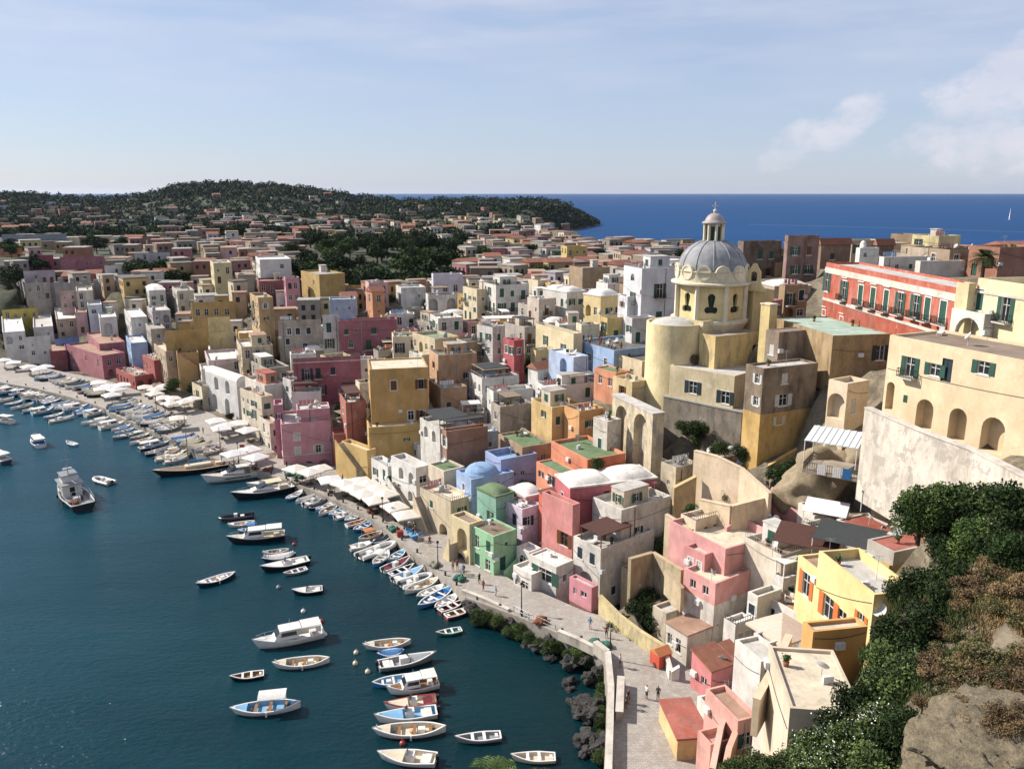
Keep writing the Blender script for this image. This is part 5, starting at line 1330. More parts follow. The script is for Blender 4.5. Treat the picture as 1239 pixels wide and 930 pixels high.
        m.box(-.02,0,-.4,.4,.6,2.3); m.build('window', GLASS, w)
        m = MB(); m.tube((L*.12,0,4.4),(L*.12,0,9.0),.08,.04,n=6); m.tube((L*.12,-1.0,7.0),(L*.12,1.0,7.0),.03,n=5); m.tube((L*.12,0,6.2),(L*.25,0,4.6),.03,n=5); m.box(L*.09,L*.15,-.7,.7,5.2,5.4); m.build('mast', STEEL, root)
        m = MB(); m.tube((-L*.3,0,.5),(-L*.3,0,4.4),.08,n=6); m.tube((-L*.3,0,4.2),(-L*.02,0,3.6),.06,n=6); m.tube((-L*.42,-B*.3,1.2),(-L*.42,-B*.3,3.4),.06,n=6); m.tube((-L*.42,B*.3,1.2),(-L*.42,B*.3,3.4),.06,n=6); m.tube((-L*.42,-B*.3,3.4),(-L*.42,B*.3,3.4),.06,n=6); m.build('gallows', STEEL, root)
        m = MB()
        for i in range(7): m.blob((rnd.uniform(-L*.42,-L*.1), rnd.uniform(-B*.3,B*.3), .7), (.6,.5,.45), i, .3)
        m.build('net_pile', flatmat('net', '#7a4a33', .9), root)
        m = MB(); m.box(-L*.22,-L*.14,-.5,.5,.5,1.3); m.build('crate', BC['white'], root)
        m = MB()
        P = hull_pts(L, B, 1.5, False)
        for s in (-1,1):
            for i in range(0, 13):
                x0, b0, z0 = P[i]; x1, b1, z1 = P[i+1]
                m.tube((x0,s*b0,z0),(x0,s*b0,z0+.8),.03,n=4); m.tube((x0,s*b0,z0+.8),(x1,s*b1,z1+.8),.03,n=4)
        m.build('guard_rail', STEEL, root)
        for k in range(5):
            m = MB(); q = MB()
            for j in range(12):
                t0, t1 = 2*pi*j/12, 2*pi*(j+1)/12; q.tube((.35*cos(t0),0,.35*sin(t0)),(.35*cos(t1),0,.35*sin(t1)),.11,n=6,caps=False)
            s = 1 if k % 2 else -1; m.add([Vector(p)+Vector((-L*.35+k*L*.15, s*B*.5, .7)) for p in q.v], q.f, 0, True); m.build('tyre_fender', RUBBER, root)
    return root
BPROTO = {}
def put_boat(kind, loc, ang, L, label=None, group=None, h='white', i='white', r='white', x='tarp', name='boat', cat='boat'):
    base = {'gozzo': (6,2.0), 'canopy': (6,2.1), 'cover': (6,2.1), 'row': (4,1.5), 'motor': (5.5,2.1), 'rib': (5,2.2), 'cabin': (7.5,2.7), 'yacht': (12,3.6), 'sail': (14,3.6), 'fish': (14,4.4)}[kind]
    key = (kind, h, i, r, x)
    if key not in BPROTO:
        o = boat(kind, base[0], base[1], h, i, r, x); BPROTO[key] = o
    else: o = copy_tree(BPROTO[key])
    s = L/base[0]; o.name = name
    o.scale = (s, (s+1)/2 if kind not in ('yacht','fish','sail') else s, (s+1)/2); o.location = loc; o.rotation_euler = (R(rnd.uniform(-2,2)), R(rnd.uniform(-1,1)), ang)
    clean(o); tag(o, label, cat, group); return o
BOATS = []
CANVAS_R = flatmat('rope', '#b7aa90', .9)
def B2(u1, v1, u2, v2, kind, label, maxL=None, minL=3, group='boats moored in the harbour', Lf=None, **k):
    """stern pixel, bow pixel on the water"""
    a, b = atz(u1, v1, .1), atz(u2, v2, .1); d = b-a; L = d.length
    if Lf: L = Lf
    if maxL: L = min(L, maxL)
    L = max(L, minL); c = (a+b)/2
    o = put_boat(kind, (c.x, c.y, 0), atan2(d.y, d.x), L, label, group, **k); BOATS.append(o)
    if group and 'near quay' in group:
        m = MB(); bx = 3.0 if kind not in ('row','rib') else 2.2; pr = None
        for i in range(7):
            q = (bx+i*.45, 0, .75+.9*(i/6)-.5*sin(pi*i/6))
            if pr: m.tube(pr, q, .025, n=4, caps=False)
            pr = q
        m.build('mooring_rope', CANVAS_R, o)
    return c
def boats():
    b = B2
    b(279,563,197,575,'sail','two masted wooden sailing yacht with dark hull and blue sail covers', h='dark', i='wood', r='cream', name='sailing_yacht', cat='sailing yacht', Lf=15)
    b(319,573,248,584,'yacht','large white motor yacht with glass windscreen and white hardtop', h='white', i='cream', name='motor_yacht', cat='motor yacht')
    b(355,592,284,604,'yacht','large motor yacht with black hull side and cream hardtop', h='dark', i='white', x='ctarp', name='motor_yacht', cat='motor yacht')
    b(331,584,300,588,'motor','small white speedboat between the two motor yachts', i='white')
    b(106,622,74,586,'fish','big grey and white fishing vessel with rust coloured nets on deck', h='dark', i='grey', r='white', name='fishing_vessel', cat='fishing boat', Lf=15)
    b(53,545,38,529,'cabin','cabin boat with blue cockpit near the left edge', h='white', i='blue', x='btarp', Lf=7.5)
    b(137,586,113,580,'rib','small white inflatable with passengers beside the fishing vessel', h='white', i='grey', Lf=5)
    b(94,540,79,535,'row','small blue and white dinghy behind the fishing vessel', h='lblue', i='white', Lf=4)
    b(12,512,-4,509,'cabin','white cabin boat cut by the left edge of the harbour', Lf=6.5)
    b(6,560,-10,553,'cabin','dark hulled boat at the far left edge', h='navy', Lf=8)
    b(305,625,266,630,'rib','black inflatable boat with blue seats at the head of the left group', h='dark', i='blue')
    b(309,633,277,637,'gozzo','long white rowing boat between black inflatable and blue boat', i='white')
    b(314,641,289,644,'canopy','blue boat with pale canopy behind the dark cabin cruiser', h='blue', i='lblue', x='btarp')
    b(340,650,283,656,'cabin','dark hulled cabin cruiser with white roof in the left group', h='dark', i='cream', x='ctarp', Lf=8.5)
    b(350,667,319,671,'gozzo','narrow white boat topmost of the four rafted boats', i='grey')
    b(358,672,319,679,'cover','boat with grey cover second of the four rafted boats', x='tarp', h='navy')
    b(368,680,323,690,'motor','black hulled speedboat with white deck third of the rafted boats', h='dark', Lf=6.8)
    b(371,689,344,696,'row','small grey dinghy lowest of the four rafted boats', h='grey', i='grey')
    b(280,697,245,708,'gozzo','lone dark blue boat with white rim in the open harbour', h='navy', i='white', Lf=5.5)
    b(390,714,355,718,'motor','lone white speedboat with black waterline below the rafted boats', h='dark')
    b(386,768,316,783,'cabin','white flybridge cabin cruiser with stern gangway', h='white', i='white', Lf=8.2)
    b(396,800,336,807,'gozzo','long white open boat with round buoys below the cabin cruiser', h='white', i='cream', Lf=6.3)
    b(319,816,280,822,'row','small dark empty dinghy left of the boat column', h='dark', i='wood')
    b(357,855,290,862,'canopy','white fishing boat with white canopy and blue deck low in the harbour', h='white', i='lblue', Lf=7)
    b(494,778,445,784,'gozzo','white wooden boat with pale floor topmost of the boat column', i='cream', Lf=5.6)
    b(489,789,458,794,'cover','small boat under bright blue cover in the boat column', x='btarp', h='blue')
    b(462,808,521,797,'motor','grey open boat with white console in the boat column', h='grey', i='grey', Lf=6.6)
    b(456,829,502,822,'gozzo','blue wooden boat with white seats in the boat column', h='blue', i='lblue', r='white', Lf=5.4)
    b(525,829,476,838,'cabin','small white cabin boat with brown deck in the boat column', i='wood', Lf=5.6)
    b(522,850,474,856,'motor','white boat with red seats and engine in the boat column', x='maroon', i='cream', r='red', Lf=5.4)
    b(522,864,463,872,'motor','white boat with pale blue stripes and ladder in the boat column', i='lblue', Lf=6.3)
    b(532,884,463,888,'gozzo','longest white open boat of the lower boat column', i='cream', Lf=7.2)
    b(523,922,465,917,'motor','white motor boat with outboard lowest of the boat column', h='white', i='cream', Lf=5.6)
    b(602,892,557,896,'row','lone grey rowing boat with three benches near the breakwater rocks', h='grey', i='grey', r='white', Lf=4.5)
    b(668,918,624,918,'row','white open boat half hidden by palm fronds', h='cream', i='cream', Lf=4.2)
    b(557,763,530,768,'row','slim green canoe floating near the last quay boats', h='green', i='green', Lf=3.2, name='canoe', cat='canoe')
    row = [(346,606,366,596,'gozzo','blue boat beside the black motor yacht','blue','white'),(358,609,386,600,'cover','white covered boat beside the blue one','white','white'),(368,613,392,602,'motor','white speedboat among the first quay boats','white','grey'),
     (374,617,398,608,'cover','dark covered boat among the first quay boats','dark','dark'),(382,619,404,610,'gozzo','light blue wooden boat among the first quay boats','lblue','white'),(386,624,408,613,'gozzo','white long boat beside the light blue boat','white','grey'),
     (398,625,420,616,'gozzo','bright blue boat below the parasol restaurant','blue','lblue'),(406,628,430,620,'motor','white boat with dark seats below the parasols','white','grey'),(418,632,436,623,'gozzo','blue white rimmed boat below the parasols','blue','white'),
     (420,637,445,630,'row','flat pale boat with orange inside','white','orange'),(428,643,450,634,'gozzo','blue boat with covered bow near the red canopy boat','blue','blue'),(434,654,462,646,'canopy','boat under orange red canopy','white','wood'),
     (446,660,474,650,'cover','navy covered boat beside the orange canopy boat','navy','navy'),(428,664,448,659,'motor','short white motor boat sticking out of the row','white','white'),(434,676,478,660,'rib','large white inflatable boat with bow to the quay','white','white'),
     (452,686,470,670,'canopy','blue fishing boat with pale wheelhouse','blue','white'),(470,680,490,668,'gozzo','blue boat close to the quay wall','blue','lblue'),(464,692,496,678,'motor','white boat with red seats near the street lamp','white','maroon'),
     (472,697,500,686,'row','dark wooden skiff beside the red seated boat','navy','navy'),(476,704,512,690,'motor','white open boat with orange seat','white','lblue'),(484,710,522,698,'rib','white inflatable with grey seats','white','grey'),
     (490,718,530,703,'gozzo','large cream wooden boat with pale planks','white','cream'),(504,725,536,711,'gozzo','white boat with green hull line','green','white'),(506,736,548,714,'gozzo','long bright blue boat near the end of the quay','blue','blue'),
     (526,738,554,722,'gozzo','navy boat with white benches near the end of the quay','navy','white'),(532,741,562,729,'row','dark red boat second last of the quay row','maroon','maroon'),(542,747,570,738,'row','red brown wooden boat last of the quay row','red','wood')]
    for u1,v1,u2,v2,k,l,h,i in row:
        b(u1,v1,u2,v2,k,l,h=h,i=i,x={'orange':'ctarp','wood':'orange','maroon':'maroon','navy':'dtarp','dark':'dtarp'}.get(i,'tarp'),maxL=6.8,minL=4.2,group='boats moored along the near quay')
    # rows along the far quay: bows to the wall
    def rowalong(p, q, step, off, kinds, n=None, land=False, z=0, grp='boats moored along the far quay'):
        d = (q-p); L = d.length; d.normalize(); nrm = Vector((-d.y, d.x, 0))
        if nrm.y > 0: nrm = -nrm
        s = step*.5
        while s < L:
            k = rnd.choice(kinds); ln = rnd.uniform(4.5, 6.5)
            c = p+d*s+nrm*(off+rnd.uniform(-.5,.6)+ln/2)
            hcol = rnd.choice(['white','white','white','white','white','grey','blue','navy','lblue','grey','dark','cream']); ic = rnd.choice(['white','grey','cream','lblue','wood'])
            o = put_boat(k, (c.x, c.y, z), atan2(-nrm.y, -nrm.x)+rnd.uniform(-.2,.2), ln, None, grp, h=hcol, i=ic, x=rnd.choice(['tarp','tarp','tarp','ctarp','ctarp','btarp','dtarp']))
            o['_d'] = {'gozzo':'open wooden','canopy':'canopied','cover':'covered','row':'small rowing','motor':'motor','rib':'inflatable','cabin':'cabin'}[k]+' boat with '+{'white':'white','blue':'blue','navy':'navy','lblue':'pale blue','grey':'grey','dark':'black','cream':'cream'}[hcol]+' hull'
            BOATS.append(o); s += step*rnd.uniform(.85,1.2)
    K = ['gozzo','gozzo','cover','motor','cover','canopy','row','rib','cabin']
    for i in range(1, 4): rowalong(Q_OUT[i], Q_OUT[i+1], 2.7, .8, K)
    for i in range(1, 4): rowalong(Q_OUT[i], Q_OUT[i+1], 5.0, 7.5, ['gozzo','motor','cabin'])
    for i in (5, 6, 7): rowalong(Q_OUT[i], Q_OUT[i+1], 3.6, .8, K)
    rowalong(atz(205,543,0), atz(232,556,0), 3.0, 0, ['cabin','motor'])
    # laid up boats on the pier under covers
    for (a, b_, c, d) in ((140,492,178,507),(150,489,186,504),(180,509,214,522),(190,505,222,518),(55,455,104,470),(90,464,128,478),(222,531,262,548)):
        rowalong(atz(a,b_,1.3), atz(c,d,1.3), 2.6, -2, ['cover','cover','cover','gozzo'], z=1.6, grp='boats laid up on the pier')
# ------------------------------------------------------------------ parasols, awnings, lamps, people
CANVAS = flatmat('cream_canvas', '#e8dfcf', .85, var=.06)
CANVAS_W = flatmat('white_canvas', '#e9e5df', .85, var=.06)
def parasol(S=3.6, mat=None, hh=2.4):
    root = empty('parasol', (0,0,0)); h = S/2; m = MB()
    c = [(-h,-h,hh),(h,-h,hh),(h,h,hh),(-h,h,hh)]; ap = (0,0,hh+S*.2)
    e = [((c[i][0]+c[(i+1)%4][0])/2, (c[i][1]+c[(i+1)%4][1])/2, hh+.06) for i in range(4)]
    m.add([ap]+c+e, [(0,1,5),(0,5,2),(0,2,6),(0,6,3),(0,3,7),(0,7,4),(0,4,8),(0,8,1)])
    for i in range(4):
        a, b, k = c[i], c[(i+1)%4], e[i]
        m.add([a,k,b,(b[0],b[1],b[2]-.22),(k[0],k[1],k[2]-.22),(a[0],a[1],a[2]-.22)], [(0,1,4,5),(1,2,3,4)])
    m.build('canopy', mat or CANVAS, root)
    m = MB(); m.tube((0,0,0),(0,0,hh+S*.2),.05,n=8); m.build('pole', WFRAME2, root)
    m = MB(); m.box(-.4,.4,-.4,.4,0,.12); m.build('base', IRON, root)
    return root
def tableset():
    root = empty('cafe_table', (0,0,0)); m = MB(); m.box(-.4,.4,-.4,.4,.72,.76); m.build('tabletop', CANVAS_W, root)
    m = MB(); m.tube((0,0,0),(0,0,.72),.05,n=6); m.box(-.25,.25,-.25,.25,0,.04); m.build('leg', IRON, root); return root
def chair():
    root = empty('cafe_chair', (0,0,0)); m = MB(); m.box(-.22,.22,-.22,.22,.43,.47); m.build('seat', WFRAME2, root)
    m = MB(); m.box(-.22,.22,.18,.22,.47,.9); m.build('backrest', WFRAME2, root)
    m = MB()
    for x in (-.19,.19):
        for y in (-.19,.19): m.box(x-.02,x+.02,y-.02,y+.02,0,.43)
    m.build('leg', WFRAME2, root); return root
def lamp(hh=4.2):
    root = empty('street_lamp', (0,0,0)); m = MB(); m.lathe([(.16,0),(.16,.4),(.08,.6),(.055,hh-.6),(.09,hh-.5)], n=10); m.build('pole', IRON, root)
    m = MB(); m.lathe([(.1,hh-.5),(.2,hh-.1),(.2,hh-.05)], n=6, smooth=False); m.build('lantern', flatmat('lamp_glass', '#c9c3b2', .3), root)
    m = MB(); m.lathe([(.27,hh-.05),(.2,hh+.08),(.03,hh+.28),(0,hh+.3)], n=6, smooth=False); m.build('cap', IRON, root); return root
def person_mesh(seed, shirt, pants, skin='#b98668', hair='#2c211b'):
    """one continuous skinned body"""
    r = random.Random(seed); v = []; e = []; rad = []
    def add(p, q, par=None):
        v.append(p); rad.append(q)
        if par is not None: e.append((par, len(v)-1))
        return len(v)-1
    w = r.uniform(.02,.16)
    pel = add((0,0,.95), .15); wa = add((0,0,1.12), .13, pel); ch = add((0,0,1.35), .16, wa); nk = add((0,0,1.5), .06, ch); hd = add((0,0,1.6), .09, nk); hd2 = add((0,0,1.7), .085, hd)
    for s in (-1,1):
        sh = add((s*.19,0,1.42), .065, ch); el = add((s*.25,r.uniform(-.05,.05),1.15), .045, sh); wr = add((s*.26,-r.uniform(.05,.25),.93), .035, el); add((s*.26,-.1-r.uniform(0,.2),.85), .04, wr)
        hp = add((s*.1,0,.88), .1, pel); kn = add((s*.11,-s*w,.48), .07, hp); an = add((s*.11,s*w*.8,.08), .045, kn); add((s*.12,s*w*.8-.15,.04), .04, an)
    me = bpy.data.meshes.new('person'); me.from_pydata(v, e, []); o = bpy.data.objects.new('person', me); COL.objects.link(o)
    md = o.modifiers.new('skin', 'SKIN')
    for i, q in enumerate(me.skin_vertices[0].data): q.radius = (rad[i], rad[i]*.85); q.use_root = (i == 0)
    s2 = o.modifiers.new('sub', 'SUBSURF'); s2.levels = 1; s2.render_levels = 1
    dg = bpy.context.evaluated_depsgraph_get(); out = bpy.data.meshes.new_from_object(o.evaluated_get(dg)); bpy.data.objects.remove(o)
    out.materials.clear()
    for c in (skin, shirt, pants, hair): out.materials.append(flatmat('cloth', c, .8))
    for p in out.polygons:
        z = p.center.z; x = abs(p.center.x)
        p.material_index = 3 if z > 1.68 or (z > 1.58 and p.center.y > .03) else 0 if z > 1.48 else 1 if (z > .98 and (x < .24 or z > 1.2)) else 0 if x > .2 else 2 if z > .45 else 0
    for p in out.polygons: p.use_smooth = True
    return out
def props():
    pc, pw = parasol(3.7), parasol(3.9, CANVAS_W)
    tb, chp, lp = tableset(), chair(), lamp()
    used = {}
    def inst(pr, loc, rz, label, cat, group):
        o = pr if id(pr) not in used else copy_tree(pr); used[id(pr)] = 1
        o.location = loc; o.rotation_euler = (0,0,rz); clean(o); tag(o, label, cat, group); THINGS.append(o); return o
    # parasols: (u, v of canopy centre), 2.6 m above the quay
    pl = [(398,579,pw),(374,570,pc),(356,566,pc),(388,566,pc),(417,583,pc),(428,590,pc),(436,580,pc),(446,585,pc),(440,597,pc),(456,590,pc),(455,604,pc),(466,596,pc),(478,611,pc),(490,622,pc),
          (260,508,pw),(276,514,pw),(288,512,pw),(268,517,pw),(298,520,pw),(176,468,pc),(188,471,pc),(200,467,pc),(186,476,pc),(196,480,pc),(210,481,pc),(222,485,pc),(232,482,pc),(205,488,pc),
          (118,462,pw),(130,466,pw),(140,470,pw),(148,466,pw),(122,470,pw),(36,443,pw),(46,446,pw),(56,443,pw),(6,436,pw),(18,438,pw),(282,548,pw),(300,544,pw),(310,552,pw),(136,478,pw),(216,505,pc)]
    for u, v, pr in pl:
        p = atz(u+rnd.uniform(-1.5,1.5), v+rnd.uniform(-1,1), 4.0)
        o = inst(pr, (p.x, p.y, 1.5), R(38+rnd.uniform(-16,16)), None, 'parasol', 'cream parasols over the quay restaurants'); o['_d'] = 'square cream parasol' if pr is pc else 'square white parasol'
        for k in range(1 if p.y < 170 else 0):
            q = Vector((p.x+rnd.uniform(-1,1), p.y+rnd.uniform(-1,1), 1.52))
            t = inst(tb, q, R(rnd.uniform(0,90)), None, 'cafe table', 'tables under the parasols'); t['_d'] = 'small white cafe table'
            for s in (-1,1):
                c = inst(chp, q+Vector((s*.7,0,0)), -s*pi/2, None, 'cafe chair', 'chairs under the parasols'); c['_d'] = 'brown cafe chair'
    for u, v, z, l in ((400,575,1.5,'x'),(463.5,631,1.5,'black street lamp beside the parasols on the quay'),(530,688,1.7,'black street lamp in front of the yellow stair arches'),(631,742,2.2,'black street lamp by the white curved house'),(738,797,3.0,'black street lamp where the lane bends'),(289,560,1.5,'dark lamp post on the harbour square'),(190,500,1.5,'dark lamp post on the far pier')):
        if l == 'x': continue
        p = atz(u, v, z); inst(lp, p, 0, l, 'street lamp', 'street lamps along the quay')
    # people
    cols = [('#8a4a42','#2f3a4f'),('#e0ddd6','#3f4a5c'),('#2e3b52','#6a5a48'),('#b9a98a','#39424d'),('#3f3a3a','#22252a'),('#5d8fb5','#c9c2b2')]
    pm = [person_mesh(i, *c) for i, c in enumerate(cols)]
    pp = []
    for i in range(16):      # crowd on the terrace of the sky blue house
        pp.append(('terrace',))
    tz = None
    for root, P in HOUSES:
        if P['label'] and 'crowded terrace' in P['label']: T = (root, P)
    root, P = T; z = P['zt']-.5
    Mw = Matrix.Translation(root.location) @ Matrix.Rotation(root.rotation_euler.z, 4, 'Z')
    lab = ['rust red shirt','white shirt','navy shirt','beige top','dark grey shirt','light blue top']
    def per(loc, rz, where, i):
        o = place('person', pm[i % 6], None, loc, rz); tag(o, None, 'person', 'people out on quay and terraces'); o['_d'] = 'person in '+lab[i % 6]; THINGS.append(o)
    for i in range(15):
        q = Mw @ Vector((rnd.uniform(.6, 4), rnd.uniform(.6, P['wA']-.6), 0)); per((q.x, q.y, z), rnd.uniform(0,6), 'terrace', i)
    for i, (u, v, zz) in enumerate([(455,615,1.4),(470,627,1.4),(500,650,1.4),(508,655,1.45),(520,660,1.5),(423,600,1.4),(390,590,1.4),(548,690,1.6),(580,706,1.7),(600,722,1.8),(232,532,1.4),(262,545,1.4),(345,575,1.4),(330,570,1.4),(246,525,1.4),(160,485,1.4),(200,500,1.4),(220,515,1.4),(760,850,3.0)]):
        p = atz(u, v, zz); per(p, rnd.uniform(0,6), 'quay', i+2)
    for i in range(34):
        s = rnd.uniform(1, 23); k = int(s); f = s-k; q = Q_OUT[k].lerp(Q_OUT[k+1], f).lerp(Q_IN[k].lerp(Q_IN[k+1], f), rnd.uniform(.2,.8)); per((q.x, q.y, q.z), rnd.uniform(0,6), 'quay', rnd.randrange(6))
    bm = MB(); bm.lathe([(.0,0),(.16,0),(.12,.35),(.2,.45),(.18,.55),(0,.6)], n=10); bo = bm.build('bollard', IRON); bd_ = bo.data; bpy.data.objects.remove(bo)
    nm = MB()
    for i in range(5): nm.blob((rnd.uniform(-.6,.6), rnd.uniform(-.5,.5), .25), (.6,.5,.35), i, .4)
    nets = []
    for c in ('#7a4a33','#3f6a58','#8a8574'):
        o = nm.build('net_heap', flatmat('fishing_net', c, .95, var=.3, scale=8)); nets.append(o.data); bpy.data.objects.remove(o)
    for i in range(44):
        s = 1.2+i*.5; k = int(s); f = s-k
        if k >= 23: break
        q = Q_OUT[k].lerp(Q_OUT[k+1], f); q = q.lerp(Q_IN[k].lerp(Q_IN[k+1], f), .05)
        o = place('bollard', bd_, None, (q.x, q.y, q.z)); tag(o, None, 'bollard', 'mooring bollards along the quay edge'); o['_d'] = 'dark iron mooring bollard'; THINGS.append(o)
    for i in range(16):
        s = rnd.uniform(2, 21); k = int(s); f = s-k; q = Q_OUT[k].lerp(Q_OUT[k+1], f).lerp(Q_IN[k].lerp(Q_IN[k+1], f), rnd.uniform(.08,.3))
        c = rnd.randrange(3); o = place('net_heap', nets[c], None, (q.x, q.y, q.z), rnd.uniform(0,6)); tag(o, None, 'fishing net', 'heaps of fishing net on the quay'); o['_d'] = ['brown','green','grey'][c]+' heap of fishing net'; THINGS.append(o)
    # balustrade, kiosk boxes, bins along the quay
    def rail(label, pts, z, group=None):
        P = [atz(u, v, z) for u, v in pts]; r = empty('railing', P[0], 0, label, 'railing', group); m = MB(); n = MB()
        for a, b in zip(P[:-1], P[1:]):
            a = a-P[0]; b = b-P[0]; k = max(1, int((b-a).length/1.6))
            for i in range(k+1): q = a.lerp(b, i/k); n.box(q.x-.04,q.x+.04,q.y-.04,q.y+.04,q.z,q.z+1.0)
            for h in (.5, 1.0): m.tube(a+Vector((0,0,h)), b+Vector((0,0,h)), .03, n=5)
        m.build('rail', STEEL, r); n.build('post', STEEL, r); THINGS.append(r)
    rail('grey tubular railing above the breakwater rocks', [(622,741),(640,750),(672,764)], 2.2)
    # flag pole and post
    for u, v, hh, l in ((292,566,5,'tall thin pole with small red flag by the harbour steps'),):
        p = atz(u, v, 1.4); r = empty('flag_pole', p, 0, l, 'flag pole'); m = MB(); m.tube((0,0,0),(0,0,hh),.05,n=6); m.build('pole', WHITEP, r)
        m = MB(); m.box(.05,1.0,-.02,.02,hh-.7,hh-.1); m.build('flag', BC['red'], r); THINGS.append(r)
    # red kiosk crate & blue upturned boat on the quay
    p = atz(484, 648, 1.5); r = empty('crate', p, R(20), 'red plastic crate on the quay edge', 'crate'); m = MB(); m.box(-.5,.5,-.4,.4,0,.08)
    for a in (( -.5,-.45,-.4,.4),(.45,.5,-.4,.4),(-.45,.45,-.4,-.35),(-.45,.45,.35,.4)): m.box(*a, .08, .8)
    m.build('body', BC['red'], r); m = MB(); m.box(-.53,.53,-.43,.43,.8,.88); m.build('lid', BC['red'], r); THINGS.append(r)
    o = put_boat('row', atz(497,648,1.6), R(120), 3.6, 'small blue boat lying on the quay beside the red crate', None, h='blue', i='lblue', r='lblue'); o.location.z = 1.85
    p = atz(799, 802, 3.1); r = empty('tent', p, R(30), 'small orange red garden shed at the end of the garden wall', 'shed'); m = MB(); m.box(-.9,.9,-.8,.8,0,1.5); m.build('wall', plaster('#d8553a', .1), r)
    m = MB(); m.add([(-1,-.9,1.5),(1,-.9,1.5),(1,.9,1.5),(-1,.9,1.5),(-1,0,2.1),(1,0,2.1)], [(0,1,5,4),(2,3,4,5),(1,2,5),(3,0,4),(3,2,1,0)]); m.build('roof', BC['orange'], r); r.name = 'garden_shed'; THINGS.append(r)
    # buoys
    for i, (u, v, c) in enumerate([(367,740,'white'),(356,659,'red'),(337,711,'grey'),(431,790,'cream'),(430,803,'cream'),(445,813,'cream'),(487,900,'red'),(389,752,'red'),(393,768,'white')]):
        p = atz(u, v, 0); m = MB(); m.blob((0,0,.1), .32, sub=2, rough=0); m.tube((0,0,.35),(0,0,.6),.05,n=6); o = m.build('buoy', BC[c], None, p)
        tag(o, None, 'buoy', 'mooring buoys'); o['_d'] = 'small '+{'white':'white','red':'red','grey':'grey','cream':'cream'}[c]+' mooring buoy'; THINGS.append(o)
    # large awnings
    def awning(label, u, v, Y, w, d, hh, rz, mat, corr=False):
        p = at(u, v, Y); r = empty('awning', (p.x, p.y, p.z-hh), R(rz), label, 'awning'); m = MB()
        n = int(w/.35)
        for i in range(n):
            x0, x1 = -w/2+w*i/n, -w/2+w*(i+1)/n; zo = .06 if (corr and i % 2) else 0
            m.add([(x0,-d/2,hh-.5+zo),(x1,-d/2,hh-.5+zo),(x1,d/2,hh+.3+zo),(x0,d/2,hh+.3+zo),(x0,-d/2,hh-.55),(x1,-d/2,hh-.55),(x1,d/2,hh+.25),(x0,d/2,hh+.25)], [(0,1,2,3),(7,6,5,4),(0,4,5,1),(3,2,6,7),(0,3,7,4),(1,5,6,2)])
        m.build('canopy', mat, r); m = MB()
        for x in (-w/2+.1, w/2-.1):
            m.tube((x,-d/2+.1,0),(x,-d/2+.1,hh-.52),.06,n=6); m.tube((x,d/2-.1,0),(x,d/2-.1,hh+.22),.06,n=6)
        m.build('post', WHITEP, r); THINGS.append(r); return r
    awning('white corrugated awning over the cliff balcony', 1011, 527, 95, 6.2, 4.6, 3.2, -34, flatmat('corrugated_white', '#cfd2d2', .5, var=.05), True)
    awning('brown striped pergola roof beside the yellow house', 978, 647, 86, 7, 4.5, 2.6, -30, flatmat('brown_canopy', '#54382f', .8))
    awning('dark grey sun mat canopy below the blue door terrace', 1028, 645, 84, 7, 4.5, 2.6, -34, flatmat('dark_canopy', '#3d4040', .8))
    awning('red brown metal roof on the upper garden terrace', 1085, 588, 88, 6.5, 5, 3.0, -34, flatmat('brown_metal', '#5d3733', .6))
    awning('pale pergola frame beside the pink parapet', 1000, 612, 93, 5, 3, 2.4, -30, CANVAS_W)
    # balcony slab under the white awning
    p = at(1011, 566, 95); r = empty('balcony', p, R(-34), 'concrete cliff balcony with laundry under the white awning', 'balcony'); m = MB(); m.box(-3.3,3.3,-2.8,3,-.35,0); m.build('slab', plaster('#a89a86', .5), r)
    m = MB(); rail_mb(m, (-3.2,-2.7), (3.2,-2.7), 0, 1.0, .25); rail_mb(m, (-3.2,-2.7), (-3.2,2.9), 0, 1.0, .25); m.build('railing', IRON, r); THINGS.append(r)
    for i, (x, c) in enumerate([(.8,'white'),(1.9,'blue'),(-1.0,'white')]):
        q = r.matrix_world if 0 else Matrix.Translation(r.location) @ Matrix.Rotation(R(-34), 4, 'Z')
        m = MB(); 
        for k in range(8): m.box(-.5+k*.125,-.375+k*.125, -.03+.03*(k%2), .0+.03*(k%2), -1.3, 0)
        o = m.build('towel', BC[c] if c != 'white' else CANVAS_W, None, q @ Vector((x,-2.85,1.05)), R(-34)); tag(o, ['white sheet hung over the cliff balcony rail','blue towel hung over the cliff balcony rail','second white sheet at the left of the cliff balcony rail'][i], 'laundry'); THINGS.append(o)
    # big beige parasol canopy
    big = parasol(5.0, flatmat('beige_canvas', '#cdb8a6', .85, var=.08), 2.6); p = at(946, 757, 74); big.location = (p.x, p.y, p.z-2.9); big.rotation_euler = (0,0,R(25)); tag(big, 'huge beige sun canopy over the furnished terrace', 'parasol'); big.name = 'sun_canopy'; THINGS.append(big)
    sm = parasol(2.4, flatmat('pinkish_canvas', '#c9a5a5', .85, var=.1), 2.2); p = at(917, 818, 70); sm.location = (p.x, p.y, p.z-2.3); tag(sm, 'small dusty pink parasol between the white houses', 'parasol'); THINGS.append(sm)
    # big white satellite dishes near the yellow house
    for i, (u, v, Y, l) in enumerate([(1064,742,62,'white satellite dish on the olive side of the yellow house'),(921,771,77,'white satellite dish left of the beige canopy'),(974,788,64,'white satellite dish below the round orange wall'),(896,562,112,'white satellite dish before the grey buttress wall')]):
        p = at(u, v, Y); o = place('satellite_dish', PROTO['satellite_dish'], None, (p.x, p.y, p.z-1), pi+.6); o.scale = (1.3,)*3; tag(o, l, 'satellite dish'); THINGS.append(o)
    # far sailing boat
    p = atz(1221, 266, 0); o = put_boat('row', p, R(60), 9, 'lone white sailing boat far out at sea', None, name='sailing_boat', cat='sailing boat')
